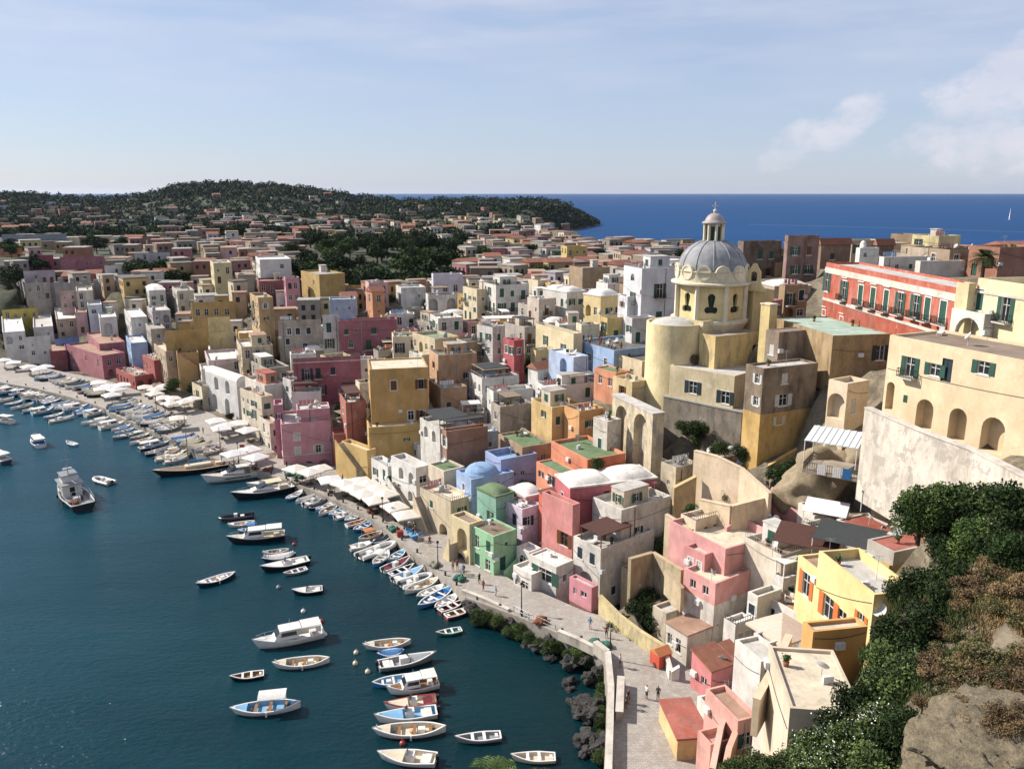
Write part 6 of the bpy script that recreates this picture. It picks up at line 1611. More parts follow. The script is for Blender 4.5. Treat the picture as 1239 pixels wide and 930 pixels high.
    m = MB(); m.add([(-2,0,1.2),(1.2,0,1.2),(.2,0,11)], [(0,1,2)]); m.add([(1.4,0,1),(4,.3,1),(.5,0,9.5)], [(0,1,2)])
    for k in list(m.v): m.v.append((k[0],k[1]+.05,k[2]))
    m.f.append((5+1,6+1-1+0,7)) if 0 else None
    m.build('sail', CANVAS_W, o); o.scale = (3,3,2.6)
    a, b = at(1085,311,715), at(1290,309,730); r = empty('breakwater', (a.x,a.y,0), 0, 'long low brown harbour mole in the sea at right', 'breakwater'); m = MB(); d = Vector((b.x-a.x,b.y-a.y,0)); n_ = Vector((0,4,0)); q = [Vector((0,0,0))-n_, d-n_, d+n_, n_]
    m.add([(p.x,p.y,-1) for p in q]+[(p.x,p.y,2.6) for p in q], [(0,1,5,4),(1,2,6,5),(2,3,7,6),(3,0,4,7),(4,5,6,7)]); m.box(3,9,-2,2,2.6,7); m.build('mole', plaster('#8a7a66', .5), r)
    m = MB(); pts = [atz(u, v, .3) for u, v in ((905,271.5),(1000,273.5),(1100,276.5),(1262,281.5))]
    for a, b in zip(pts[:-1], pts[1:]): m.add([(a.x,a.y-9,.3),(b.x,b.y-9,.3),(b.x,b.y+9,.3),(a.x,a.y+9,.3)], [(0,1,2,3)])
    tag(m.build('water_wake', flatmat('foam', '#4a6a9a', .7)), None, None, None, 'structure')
# ------------------------------------------------------------------ hillside control heights
for u, v, Y in [(1239,655,56),(1140,640,66),(1239,690,50),(1180,700,52),(1130,690,58),(1080,760,56),(1080,830,50),(1060,900,44),(1000,930,46),(1160,760,45),(1200,800,41),(1120,840,42),(1239,830,37),
        (1000,600,100),(960,600,103),(900,570,112),(870,720,88),(800,700,94),(770,740,90),(780,710,95),(1250,600,62),(1150,600,71)]:
    p = at(u, v, Y); ctrl(p.x, p.y, p.z, 1.5)
ctrl(40, 22, 20); ctrl(25, 20, 16); ctrl(15, 30, 14); ctrl(17, 24, 18)
for x_, y_, z_ in ((765,735,3.6),(785,755,3.6),(775,715,5),(800,700,6)): q_ = atz(x_, y_, z_); ctrl(q_.x, q_.y, z_, 2)
for x_, y_, z_ in ((925,790,9),(905,800,8),(930,760,10),(910,780,8),(890,790,6),(960,730,12)): q_ = atz(x_, y_, z_); ctrl(q_.x, q_.y, z_, 1.5)
#; ctrl(75, 60, 32); ctrl(90,90,36); ctrl(70,110,36); ctrl(60,140,36); ctrl(100,150,33)
ctrl(30,150,30); ctrl(40,180,30); ctrl(10,200,28); ctrl(-30,230,27); ctrl(-80,260,24); ctrl(60,200,30); ctrl(90,230,27); ctrl(*at(1040,395,123)[:2], 31, 2); ctrl(*at(1080,395,112)[:2], 31, 2); ctrl(-140,290,22); ctrl(150,220,25)
def groundmat():
    t = NT('hillside_earth'); p = t.pos()
    a = t.noise(p, .02, 5); b = t.noise(p, .35, 5, .7); c = t.noise(p, 2.5, 4)
    near = t.mix(t.ramp(b, [(.4, G(0)), (.6, G(1))]), lin('#544a3b'), lin('#7a6f5c'))
    near = t.mix(t.ramp(c, [(.55, G(0)), (.65, G(.7))]), near, lin('#3d4330'))
    green = t.mix(t.ramp(b, [(.4, G(0)), (.6, G(1))]), lin('#252f1c'), lin('#46462e'))
    geo = t.n('ShaderNodeNewGeometry'); sep = t.n('ShaderNodeSeparateXYZ'); t.l(geo.outputs['Position'], sep.inputs[0]); mr = t.n('ShaderNodeMapRange')
    mr.inputs['From Min'].default_value = 235; mr.inputs['From Max'].default_value = 300; t.l(sep.outputs['Y'], mr.inputs['Value'])
    t.col(t.mix(mr.outputs[0], near, green)); t.rough(.95); t.bump(c, .5, .2); return t.m
def pavemat():
    t = NT('stone_paving'); p = t.pos(); a = t.noise(p, .35, 5, .7); c = t.noise(p, 1.7, 5, .7)
    br = t.n('ShaderNodeTexBrick'); br.inputs['Scale'].default_value = 1.1; br.inputs['Mortar Size'].default_value = .03
    br.inputs['Color1'].default_value = lin('#969089'); br.inputs['Color2'].default_value = lin('#a49e96'); br.inputs['Mortar'].default_value = lin('#7d7468')
    t.l(p, br.inputs['Vector'])
    col = t.mix(t.ramp(a, [(.4, G(0)), (.62, G(.75))]), br.outputs['Color'], lin('#857c70'))
    col = t.mix(t.ramp(c, [(.5, G(0)), (.7, G(.6))]), col, lin('#b5ab9d')); t.col(col); t.rough(.85); t.bump(c, .3, .03); return t.m
def watermat():
    t = NT('sea_water'); b = t.b; p = t.pos()
    geo = t.n('ShaderNodeNewGeometry'); 
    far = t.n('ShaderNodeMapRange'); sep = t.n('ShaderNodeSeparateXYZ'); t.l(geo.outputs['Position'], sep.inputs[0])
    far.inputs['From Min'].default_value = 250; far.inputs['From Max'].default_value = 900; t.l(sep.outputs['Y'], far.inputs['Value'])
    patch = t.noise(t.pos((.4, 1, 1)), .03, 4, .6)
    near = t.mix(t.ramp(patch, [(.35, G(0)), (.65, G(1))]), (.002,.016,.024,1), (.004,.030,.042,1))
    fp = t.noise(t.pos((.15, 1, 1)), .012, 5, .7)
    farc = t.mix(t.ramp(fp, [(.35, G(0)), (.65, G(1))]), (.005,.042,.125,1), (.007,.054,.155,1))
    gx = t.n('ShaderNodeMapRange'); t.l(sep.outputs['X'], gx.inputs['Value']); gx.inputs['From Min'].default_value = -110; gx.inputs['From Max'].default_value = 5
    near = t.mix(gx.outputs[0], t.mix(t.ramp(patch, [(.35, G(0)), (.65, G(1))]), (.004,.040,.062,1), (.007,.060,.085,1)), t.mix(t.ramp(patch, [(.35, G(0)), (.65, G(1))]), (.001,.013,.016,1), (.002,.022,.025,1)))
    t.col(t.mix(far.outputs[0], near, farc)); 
    b.inputs['IOR'].default_value = 1.33
    for nm, lo, hi in (('Roughness', .12, .6), ('Specular IOR Level', .30, .12)):
        q = t.n('ShaderNodeMapRange'); t.l(far.outputs[0], q.inputs['Value']); q.inputs['To Min'].default_value = lo; q.inputs['To Max'].default_value = hi; t.l(q.outputs[0], b.inputs[nm])
    w1 = t.noise(t.pos((1, 1.6, 1)), 1.1, 4, .65); w2 = t.noise(t.pos((.35, 1, 1)), .22, 4, .6)
    m1 = t.n('ShaderNodeMath', operation='MULTIPLY_ADD'); t.l(w2, m1.inputs[0]); m1.inputs[1].default_value = 2.0; t.l(w1, m1.inputs[2])
    bp = t.n('ShaderNodeBump'); bp.inputs['Strength'].default_value = .55; bp.inputs['Distance'].default_value = .35
    t.l(m1.outputs[0], bp.inputs['Height']); t.l(bp.outputs[0], b.inputs['Normal']); return t.m
def setting():
    # water: one sheet to the horizon
    m = MB(); R0 = 26000; xs = [-R0,-6000,-1500,-400,-100,200,800,3000,R0]; ys = [-200,100,400,1200,4000,12000,R0]
    vs = [(x,y,0) for y in ys for x in xs]; n = len(xs)
    m.add(vs, [(j*n+i,j*n+i+1,(j+1)*n+i+1,(j+1)*n+i) for j in range(len(ys)-1) for i in range(n-1)])
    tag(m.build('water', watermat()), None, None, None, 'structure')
    # terrain
    def axis(segs):
        o = [];
        for a, b, s in segs:
            x = a
            while x < b-.01: o.append(x); x += s
        o.append(segs[-1][1]); return o
    xs = axis([(-1700,-400,50),(-400,-200,10),(-200,110,2.5),(110,300,10)]); ys = axis([(18,240,2.5),(240,420,6),(420,1000,20),(1000,2300,45)])
    vs = []
    for y in ys:
        for x in xs: vs.append((x, y, ground(x, y)))
    n = len(xs); fs = []
    for j in range(len(ys)-1):
        for i in range(n-1):
            q = (j*n+i, j*n+i+1, (j+1)*n+i+1, (j+1)*n+i)
            if max(vs[k][2] for k in q) > -3.9: fs.append(q)
    m = MB(); m.add(vs, fs, 0, True); tag(m.build('terrain', groundmat()), None, None, None, 'structure')
    # quay
    m = MB(); N = len(Q_OUT); pm = pavemat(); cm = plaster('#a49a8c', .4, '#4d4a44', .8)
    for i in range(N-1):
        a, b, c, d = Q_OUT[i], Q_OUT[i+1], Q_IN[i+1], Q_IN[i]
        dc = (c-b).normalized()*.0; e1, e2 = (d-a).normalized()*3.2, (c-b).normalized()*3.2
        m.add([a, b, c+e2*.9, d+e1*.9], [(0,1,2,3)])
    tag(m.build('quay_pavement', pm), None, None, None, 'structure')
    m = MB()
    for i in range(N-1):
        a, b = Q_OUT[i], Q_OUT[i+1]; dd = Vector((b.x-a.x,b.y-a.y,0)).normalized(); nn = Vector((dd.y,-dd.x,0))
        if nn.x > 0 and nn.y > 0 or (i > 19 and nn.x > 0): nn = -nn
        if nn.y > 0 and nn.x > -.5: nn = -nn
        o = nn*.25; k = .02
        m.add([(a.x+o.x,a.y+o.y,-2),(b.x+o.x,b.y+o.y,-2),(b.x+o.x,b.y+o.y,b.z+k),(a.x+o.x,a.y+o.y,a.z+k),(b.x-o.x,b.y-o.y,b.z+k),(a.x-o.x,a.y-o.y,a.z+k)], [(0,1,2,3),(3,2,4,5)])
    m.build('quay_wall', cm)['kind'] = 'structure'
    # parapets on the lane
    def low(label, pts, z, hh, th, col='#c2b7a5'):
        P = [atz(u, v, z) for u, v in pts]; r = empty('parapet_wall', P[0], 0, label, 'wall'); m = MB(); c = MB()
        for a, b in zip(P[:-1], P[1:]):
            a = a-P[0]; b = b-P[0]; d = (b-a).normalized(); nn = Vector((d.y,-d.x,0))*th/2
            q = [a-nn,b-nn,b+nn,a+nn]; m.add([(p.x,p.y,p.z-.5) for p in q]+[(p.x,p.y,p.z+hh) for p in q], [(0,1,5,4),(1,2,6,5),(2,3,7,6),(3,0,4,7),(4,5,6,7)])
            nn *= 1.15; q = [a-nn,b-nn,b+nn,a+nn]; c.add([(p.x,p.y,p.z+hh+.004) for p in q]+[(p.x,p.y,p.z+hh+.1) for p in q], [(0,1,5,4),(1,2,6,5),(2,3,7,6),(3,0,4,7),(4,5,6,7)])
        m.build('wall', plaster(col, .5), r); c.build('coping', plaster('#d2c8b8', .3), r); THINGS.append(r)
    low('long pale stone parapet between lane and breakwater', [(720,785),(735,797),(739,840),(738,880),(735,960)], 3.0, 1.0, .6)
    low('short stone bench wall standing on the lane', [(751,828),(749,872)], 3.0, 1.0, .7)
    low('curved stone parapet above the boat moorings', [(560,716),(590,728),(616,740)], 2.0, .35, .5)
    low('curved parapet along the breakwater shrubs', [(676,768),(700,778),(720,788)], 2.6, .6, .5)
# ------------------------------------------------------------------ rocks
def rockmat(name, a, b, c, lay=False):
    t = NT(name); p = t.pos((.8,.8,2.4) if lay else (1,1,1)); n1 = t.noise(p, 1.6 if lay else .9, 7, .75); n2 = t.noise(p, 6, 6, .75)
    col = t.mix(t.ramp(n1, [(.38, G(0)), (.62, G(1))]), lin(a), lin(b)); col = t.mix(t.ramp(n2, [(.5, G(0)), (.68, G(.7))]), col, lin(c))
    t.col(col); t.rough(.95); t.bump(n2, 1.0, .25); return t.m
def rocks():
    dark = rockmat('breakwater_rock', '#262522', '#403d39', '#736e67'); ms = []
    for s in range(7):
        m = MB(); m.blob((0,0,0), (1, .8, .7), s*3+1, .5, 2, smooth=False); o = m.build('boulder', dark); ms.append(o.data); bpy.data.objects.remove(o)
    line = [(567,736),(590,752),(622,772),(648,790),(672,812),(690,838),(698,866),(700,895),(702,930)]
    P = [atz(u, v, 0) for u, v in line]; Lw = [p for p in Q_OUT[17:25]]
    k = 0
    for i in range(len(P)-1):
        a, b = P[i], P[i+1]; n = max(9, int((b-a).length*3.0))
        for j in range(n):
            c = a.lerp(b, rnd.random()); w = min(Lw, key=lambda q: (q-c).length); t = rnd.random()**1.1*.95
            q = c.lerp(w, t); s = rnd.choice([.4,.5,.6,.8,1.1]); 
            o = place('boulder', rnd.choice(ms), None, (q.x, q.y, -.1+t*1.6), rnd.uniform(0,6)); o.rotation_euler = (rnd.uniform(-.4,.4), rnd.uniform(-.4,.4), rnd.uniform(0,6)); o.scale = (s*rnd.uniform(.8,1.3), s, s*rnd.uniform(.7,1))
            if s > .7: o['_d'] = 'large dark boulder'
            else: o['_d'] = 'dark breakwater rock' if s > .45 else 'small dark rock'
            tag(o, None, 'rock', 'breakwater rocks along the quay wall'); THINGS.append(o)
    tuff = rockmat('tuff_rock', '#8f8069', '#a8977a', '#6d6250')
    p = at(998, 582, 101); m = MB()
    for (x, y, z, rx, ry, rz, s) in ((0,0,0,4.6,4,4.6,3),(-3.2,-1,-1.5,3,3,3.2,9),(3.2,1,.5,3.5,3.5,4.2,5)): m.blob((x,y,z), (rx,ry,rz), s, .3, 3)
    o = m.build('cliff_rock', tuff, None, p); tag(o, 'rounded tan tuff cliff under the awning balcony', 'rock'); THINGS.append(o)
    # foreground outcrop, layered
    p = at(1205, 925, 33.0); m = MB(); vs, fs = ICO[3]; out = []
    vs, fs = _ico(5)
    for q in vs:
        q = Vector(q); k = 1+.22*noise.noise(q*1.3+Vector((4,2,1)))+.07*noise.noise(q*5)
        x, y, z = q.x*5.6*k, q.y*4.4*k, q.z*2.7*k
        st = .42*sin((z-.12*x)*3.4+2*noise.noise(Vector((x*.3,y*.3,z*.3)))); r = 1+st*.35
        w = .22*noise.noise(Vector((x*.7,y*.7,z*2.4)))+.16*noise.noise(Vector((x,y,z))*3)+.10*noise.noise(Vector((x,y,z))*9)+.05*noise.noise(Vector((x,y,z))*6)
        out.append((x*r+w, y*r+w, z+w))
    m.add(out, fs, 0, True); o = m.build('rock_outcrop', rockmat('layered_tuff', '#6e634e', '#94866a', '#4d4536', True), None, (p.x+2.6, p.y+1.2, p.z-1.2)); tag(o, 'layered yellowish tuff outcrop in the lower right corner', 'rock'); THINGS.append(o)
# ------------------------------------------------------------------ foliage
def leafmat(name, a, b, c=None):
    t = NT(name); n1 = t.noise(t.pos(), .45, 3); n2 = t.noise(t.pos(), 3.1, 2)
    oi = t.n('ShaderNodeObjectInfo')
    col = t.mix(t.ramp(n1, [(.35, G(0)), (.65, G(1))]), lin(a), lin(b))
    if c: col = t.mix(t.ramp(n2, [(.55, G(0)), (.68, G(.8))]), col, lin(c))
    hs = t.n('ShaderNodeHueSaturation'); mr = t.n('ShaderNodeMapRange'); t.l(oi.outputs['Random'], mr.inputs['Value']); mr.inputs['To Min'].default_value = .7; mr.inputs['To Max'].default_value = 1.35
    t.l(mr.outputs[0], hs.inputs['Value']); t.l(col, hs.inputs['Color']); t.l(hs.outputs[0], t.b.inputs['Base Color'])
    t.rough(.75); t.b.inputs['Specular IOR Level'].default_value = .15; return t.m
def leaves(m, c, r, n, s, rg, mi=0, up=.0):
    for _ in range(n):
        d = Vector((rg.gauss(0,1), rg.gauss(0,1), rg.gauss(0,1))).normalized()
        k = rg.random()**.35
        p = Vector((c[0]+d.x*r[0]*k, c[1]+d.y*r[1]*k, c[2]+d.z*r[2]*k))
        a = Vector((rg.gauss(0,1), rg.gauss(0,1), rg.gauss(0,1)+up)).normalized(); b = a.orthogonal().normalized(); q = a.cross(b)
        t = rg.uniform(0,6.28); b, q = b*cos(t)+q*sin(t), q*cos(t)-b*sin(t); ss = s*rg.uniform(.6,1.3)
        n0 = len(m.v); m.v += [tuple(p-b*ss), tuple(p+q*ss*.5), tuple(p+b*ss), tuple(p-q*ss*.5)]; m.f.append((n0,n0+1,n0+2,n0+3)); m.m.append(mi); m.sm.append(False)
def tree_proto(seed, rad, hh, n, leaf, mat, name='tree', lobes=9, flat=.75, flowers=None, low=.5):
    rg = random.Random(seed); root = empty(name, (0,0,0)); m = MB()
    m.tube((0,0,-1),(0,0,hh*.45), rad*.09, rad*.06, 8); tips = []
    for i in range(lobes):
        t = 2.4*i+rg.uniform(-.4,.4); k = rg.uniform(.2,.7)*(i > 0); z = hh*rg.uniform(low, .9)
        c = (rad*k*cos(t), rad*k*sin(t), z); tips.append(c); m.tube((0,0,hh*rg.uniform(.25,.45)), c, rad*.045, rad*.015, 6)
    m.build('trunk', BARK, root); c = MB()
    for q in tips:
        s = rad*rg.uniform(.32,.55); leaves(c, q, (s,s,s*flat), n//lobes, leaf, rg)
    c.build('crown', mat, root)
    if flowers:
        f = MB()
        for q in tips: leaves(f, (q[0],q[1],q[2]+.1), (rad*.55,rad*.55,rad*.5), n//lobes//11, leaf*.55, rg)
        f.build('blossom', flowers, root)
    return root
BARK = rockmat('bark', '#3d3026', '#5b493a', '#6d5c4b')
LEAF_D = leafmat('evergreen_leaves', '#18240f', '#28371b', '#455326'); LEAF_M = leafmat('broad_leaves', '#263619', '#42532a', '#6f7c3c')
LEAF_B = leafmat('shrub_leaves', '#2c3a22', '#4d5c30', '#79824a'); LEAF_F = leafmat('hill_leaves', '#1b281c', '#2a3823', '#3a4529')
def inst_tree(pr, used, loc, s, rz, d, cat, grp, sz=1):
    o = pr if id(pr) not in used else copy_tree(pr); used[id(pr)] = 1
    o.location = loc; o.scale = (s, s, s*sz); o.rotation_euler = (0,0,rz); clean(o); tag(o, None, cat, grp); o['_d'] = d; THINGS.append(o); return o
def vegetation():
    used = {}
    near = [tree_proto(11, 2.3, 3.4, 9000, .13, LEAF_M, 'tree', 18, 1, None, .25), tree_proto(12, 2.2, 2.9, 9000, .13, LEAF_D, 'tree', 18, 1, None, .25)]
    shr = [tree_proto(21, 1.6, 1.7, 6000, .1, LEAF_B, 'shrub', 16, 1, None, .2), tree_proto(22, 1.6, 1.8, 6000, .1, LEAF_D, 'shrub', 16, 1, None, .2), tree_proto(23, 1.5, 1.9, 6000, .1, LEAF_B, 'oleander', 16, 1, CANVAS_W, .2)]
    mid = [tree_proto(31, 4.2, 7.5, 1700, .42, LEAF_D, 'tree', 10), tree_proto(32, 3.6, 6.5, 1500, .4, LEAF_D, 'tree', 9), tree_proto(33, 3.8, 6, 1500, .42, LEAF_M, 'tree', 9)]
    def onground(u, v, Y): p = at(u, v, Y); return p
    # garden trees at the right edge
    for u, v, Y, s, k in [(1115,618,66,1.0,0),(1140,612,68,1.25,0),(1165,622,65,1.1,1),(1195,615,66,1.35,0),(1225,620,62,1.3,0),(1239,605,60,1.2,1),(1210,648,58,1.0,1),(1180,650,60,.9,0),(1152,690,56,.9,1),(1230,660,54,.9,1),(1150,655,62,.8,1)]:
        p = onground(u, v, Y); inst_tree(near[k], used, (p.x, p.y, p.z-2.2*s), s, rnd.uniform(0,6), 'dense dark green tree' if k else 'mid green bushy tree', 'tree', 'trees below the white retaining wall')
    # hillside shrubs
    for u, v, Y, s, k in [(1120,700,58,1.3,1),(1150,715,53,1.2,1),(1125,745,52,1.4,1),(1085,760,55,1.5,1),(1110,780,51,1.5,1),(1078,795,51,1.4,0),(1105,810,47,1.5,0),
            (1065,825,49,1.4,0),(1070,865,44,1.3,2),(1040,845,48,1.3,1),(1020,870,47,1.5,2),(1045,885,43,1.5,2),(1000,895,46,1.5,2),(975,905,47,1.2,2),(1020,915,42,1.5,2),(1070,900,41,1.4,1),(1060,925,39,1.3,0),(990,930,43,1.5,2),(950,925,46,1.2,0),(1098,870,41,1.0,1),(1090,710,61,1.0,1),(915,920,50,1.0,0),(890,926,50,.9,0)]:
        p = onground(u, v, Y); inst_tree(shr[k], used, (p.x, p.y, p.z-1.4*s), s*.88, rnd.uniform(0,6), ['olive green shrub','dark green shrub','white flowered oleander'][k], 'oleander' if k == 2 else 'shrub', 'shrubs on the foreground slope')
    # sunken garden, cliff foot, breakwater shrubs
    for u, v, Y, s, k, g in [(745,765,90.5,1.3,0,'g'),(758,752,92,.9,0,'g'),(733,775,91,1,0,'g'),(790,752,92,1.3,1,'g'),(775,738,93.5,1.3,1,'g'),(800,745,92,1.2,1,'g'),(782,722,96,1.1,1,'g'),(765,775,88,.9,0,'g'),(945,575,106,1.3,1,'g'),(958,570,106,1.2,1,'g'),(975,560,107,1,1,'g'),(870,540,113,1,0,'g'),(900,545,112,1,1,'g'),(880,596,105,.7,0,'g'),(836,615,102,.7,0,'g'),(722,560,116,.8,0,'g')]+[(578+i*12.2, 741+i*5.0+rnd.uniform(-3,5), 100-i*.9, rnd.uniform(.45,.8), 0, 'b') for i in range(12)]+[(727,800+i*14,82-i*1.6,rnd.uniform(.4,.6),0,'b') for i in range(9)]:
        if g == 'b': p = atz(u, v, 1.2) 
        else: p = onground(u, v, Y); p.z -= 1.3*s
        inst_tree(shr[k], used, p if g != 'b' else (p.x, p.y, .3), s, rnd.uniform(0,6), ['green shrub','dark leafy shrub'][k if k < 2 else 0], 'shrub', 'shrubs on the breakwater' if g == 'b' else 'garden shrubs between the walls')
    # weeds and bushes in the gaps between the walls
    k = tr = 0
    while k < 75 and tr < 5000:
        tr += 1; u = rnd.uniform(120, 1000); Y = rnd.uniform(98, 240); p = at(u, 300, Y)
        if not inside(p.x, p.y, LAND) or segdist(p.x, p.y, QINL) < 3 or inside(p.x, p.y, QPOLY) or any(rect_hit(p.x, p.y, P['poly'], .6) for P in FOOT): continue
        c = rnd.randrange(2); g = ground(p.x, p.y)
        if proj((p.x, p.y, g+3))[1] < 380 and u > 780: continue
        inst_tree(shr[c], used, (p.x, p.y, g-.3), rnd.uniform(.7,1.5), rnd.uniform(0,6), ['green shrub','dark leafy shrub'][c], 'shrub', 'bushes between the houses'); k += 1
    # dark grove in the middle distance
    cnt = 0
    while cnt < 150:
        u = rnd.uniform(352, 562); Y = rnd.uniform(258, 470)
        p = at(u, 300, Y); 
        if any(rect_hit(p.x, p.y, P['poly'], 3) for P in FOOT): continue
        g = ground(p.x, p.y); inst_tree(rnd.choice(mid), used, (p.x, p.y, g), rnd.uniform(.9,1.4), rnd.uniform(0,6), 'dark evergreen tree', 'tree', 'trees of the dark grove'); cnt += 1
    for u0, u1, Y0, Y1, n in [(0,240,375,600,50),(150,235,296,335,14),(0,70,300,345,10),(560,640,330,480,12),(640,900,330,440,16),(240,350,470,600,8),(575,700,250,300,5)]:
        c2 = 0; tries = 0
        while c2 < n and tries < 600:
            tries += 1; u = rnd.uniform(u0,u1); Y = rnd.uniform(Y0,Y1); p = at(u,300,Y)
            if ground(p.x,p.y) < 3 or any(rect_hit(p.x, p.y, P['poly'], 2.5) for P in FOOT): continue
            inst_tree(rnd.choice(mid), used, (p.x, p.y, ground(p.x,p.y)), rnd.uniform(.6,1.15), rnd.uniform(0,6), 'dark evergreen tree', 'tree', 'trees between the town roofs'); c2 += 1
    # palm behind the palazzo
    r = empty('palm_tree', at(1189, 330, 140), 0, 'lone dark palm tree behind the palazzo roofs', 'palm tree'); m = MB(); m.tube((0,0,-4),(0,0,2.5),.35,.28,8); m.build('trunk', BARK, r); c = MB(); rg = random.Random(5)
    palm_crown(c, (0,0,2.5), 3.6, 60, rg); c.build('crown', LEAF_D, r); THINGS.append(r)
    r = empty('palm_tree', at(590, 968, 30), 0, 'green palm fronds rising into the bottom edge', 'palm tree'); m = MB(); m.tube((0,0,-6),(0,0,0),.3,.25,8); m.build('trunk', BARK, r); c = MB(); palm_crown(c, (0,0,0), 3.0, 40, rg); c.build('crown', LEAF_M, r); THINGS.append(r)
    r.location = at(592, 962, 30)
    o = copy_tree(r); o.location = at(650, 975, 31); o['label'] = 'second cluster of palm fronds over the white boat'; THINGS.append(o)
    # distant woods: individual crowns too many to count
    m = MB(); rg = random.Random(99); n = 0
    while n < 8500:
        Y = 560+rg.random()**1.1*1080; u = rg.uniform(-60, 735); p = at(u, 260, Y); g = ground(p.x, p.y)
        if g < 2: n += 1; continue
        dn = noise.noise(Vector((p.x*.008, p.y*.004, 3)))
        if Y < 900 and u > 170 and dn < -.28: n += 1; continue
        s = rg.uniform(3.5, 7)*(1.15 if Y > 1200 else .8); leaves(m, (p.x, p.y, g+s*.45), (s*.9,s*.9,s*.62), 26, s*.34, rg); n += 1
    for _ in range(1500):   # dark headland
        x = rg.uniform(-60,190); y = rg.uniform(1150,1640); g = ground(x,y)
        if g > 1: s = rg.uniform(4,7); leaves(m, (x,y,g+s*.4),(s,s,s*.6),26,s*.36,rg)
    # ridge line crowns
    for _ in range(420):
        u = rg.uniform(-20, 690); p = at(u, 235, 1500+rg.uniform(-40,40)); g = ground(p.x,p.y); s = rg.uniform(5,11); leaves(m, (p.x,p.y,g+s*.6),(s*.9,s*.6,s*.75),60,s*.22,rg)
    tag(m.build('distant_woodland', LEAF_F), 'dark woodland covering the hill and headland', 'woods', None, 'stuff')
    # dry grass and scrub on the near slope
    dryp = [tree_proto(51, 1.3, 1.1, 2600, .09, leafmat('dry_scrub', '#5f4f3a', '#7d6849', '#443729'), 'dry_shrub', 12, .7, None, .2), tree_proto(52, 1.2, 1.2, 2600, .09, leafmat('olive_scrub', '#47452f', '#66613f', '#7d7048'), 'dry_shrub', 12, .7, None, .2)]
    k = 0
    while k < 120:
        u = rnd.uniform(1120, 1250); v = rnd.uniform(722, 890); Y = 62-(v-700)*.15-(u-1120)*.03
        if u+v < 1885 : continue
        p = at(u, v, Y); g = ground(p.x, p.y); s = rnd.uniform(.5,1.0); c = 0 if rnd.random() < .6 else 1
        inst_tree(dryp[c], used, (p.x, p.y, g-.25), s, rnd.uniform(0,6), ['straw brown dry shrub','olive dry shrub'][c], 'shrub', 'dry scrub on the foreground slope'); k += 1
    rp = at(1205, 925, 33.0)
    for i in range(26):
        x_, y_ = rp.x+rnd.uniform(-1.5, 7), rp.y+rnd.uniform(.5, 5.5); inst_tree(dryp[i % 5 == 0], used, (x_, y_, rp.z+.6+rnd.uniform(-.2,.5)-abs(y_-rp.y-1)*.15), rnd.uniform(.35,.7), rnd.uniform(0,6), 'low brown dry shrub', 'shrub', 'dry scrub on the rock outcrop')
    g1 = MB(); g2 = MB(); rg = random.Random(3)
    P0 = [(1135,700,60),(1239,660,56),(1239,800,40),(1110,850,40)]
    cnt = 0
    while cnt < 26000:
        x = rg.uniform(18, 44); y = rg.uniform(28, 64); z = ground(x, y) if cnt % 1 == 0 else 0
        u, v, d = proj((x, y, z)); cnt += 1
        if u < 1040 or u > 1300 or v < 650 or v > 960: continue
        dry = noise.noise(Vector((x*.25,y*.25,0)))+(u-1150)/150-(abs(v-790))/160+.1
        mb = g1 if dry > rg.uniform(-.3,.3) else g2
        for _ in range(7):
            px, py = x+rg.uniform(-.25,.25), y+rg.uniform(-.25,.25); hh = rg.uniform(.15,.55); t = rg.uniform(0,3.14); w = .03
            lx, ly = rg.uniform(-.2,.2), rg.uniform(-.2,.2); n0 = len(mb.v)
            mb.v += [(px-w*cos(t),py-w*sin(t),z-.1),(px+w*cos(t),py+w*sin(t),z-.1),(px+lx,py+ly,z+hh)]; mb.f.append((n0,n0+1,n0+2)); mb.m.append(0); mb.sm.append(False)
    tag(g1.build('dry_grass', leafmat('dry_grass', '#8a7048', '#a88a5e', '#6f5234')), 'straw brown dry grass over the foreground slope', 'grass', None, 'stuff')
    tag(g2.build('green_grass', LEAF_B), 'green weeds over the foreground slope', 'grass', None, 'stuff')
def palm_crown(c, o, L, n, rg):
    for i in range(n):
        t = 2*pi*i/n*2.4; el = rg.uniform(-.2,1.3); prev = None; k = 10
        for j in range(k):
            s = j/k; r = L*s*cos(el)*(1) ; z = L*s*sin(el)-L*.55*s*s; p = Vector((o[0]+r*cos(t), o[1]+r*sin(t), o[2]+z))
            if prev is not None and j > 1:
                d = (p-prev).normalized(); sd = d.cross(Vector((0,0,1))).normalized(); w = L*.2*sin(pi*min(1,.15+s*.85))
                for sg in (-1,1):
                    n0 = len(c.v); a = prev; b = prev.lerp(p,.7); e = prev+sd*w*sg+d*w*.8+Vector((0,0,-w*.25)); c.v += [tuple(a),tuple(b),tuple(e)]; c.f.append((n0,n0+1,n0+2)); c.m.append(0); c.sm.append(False)
            prev = p
def rect_hit(x, y, poly, pad):
    return inside(x, y, poly) or segdist(x, y, poly, True) < pad
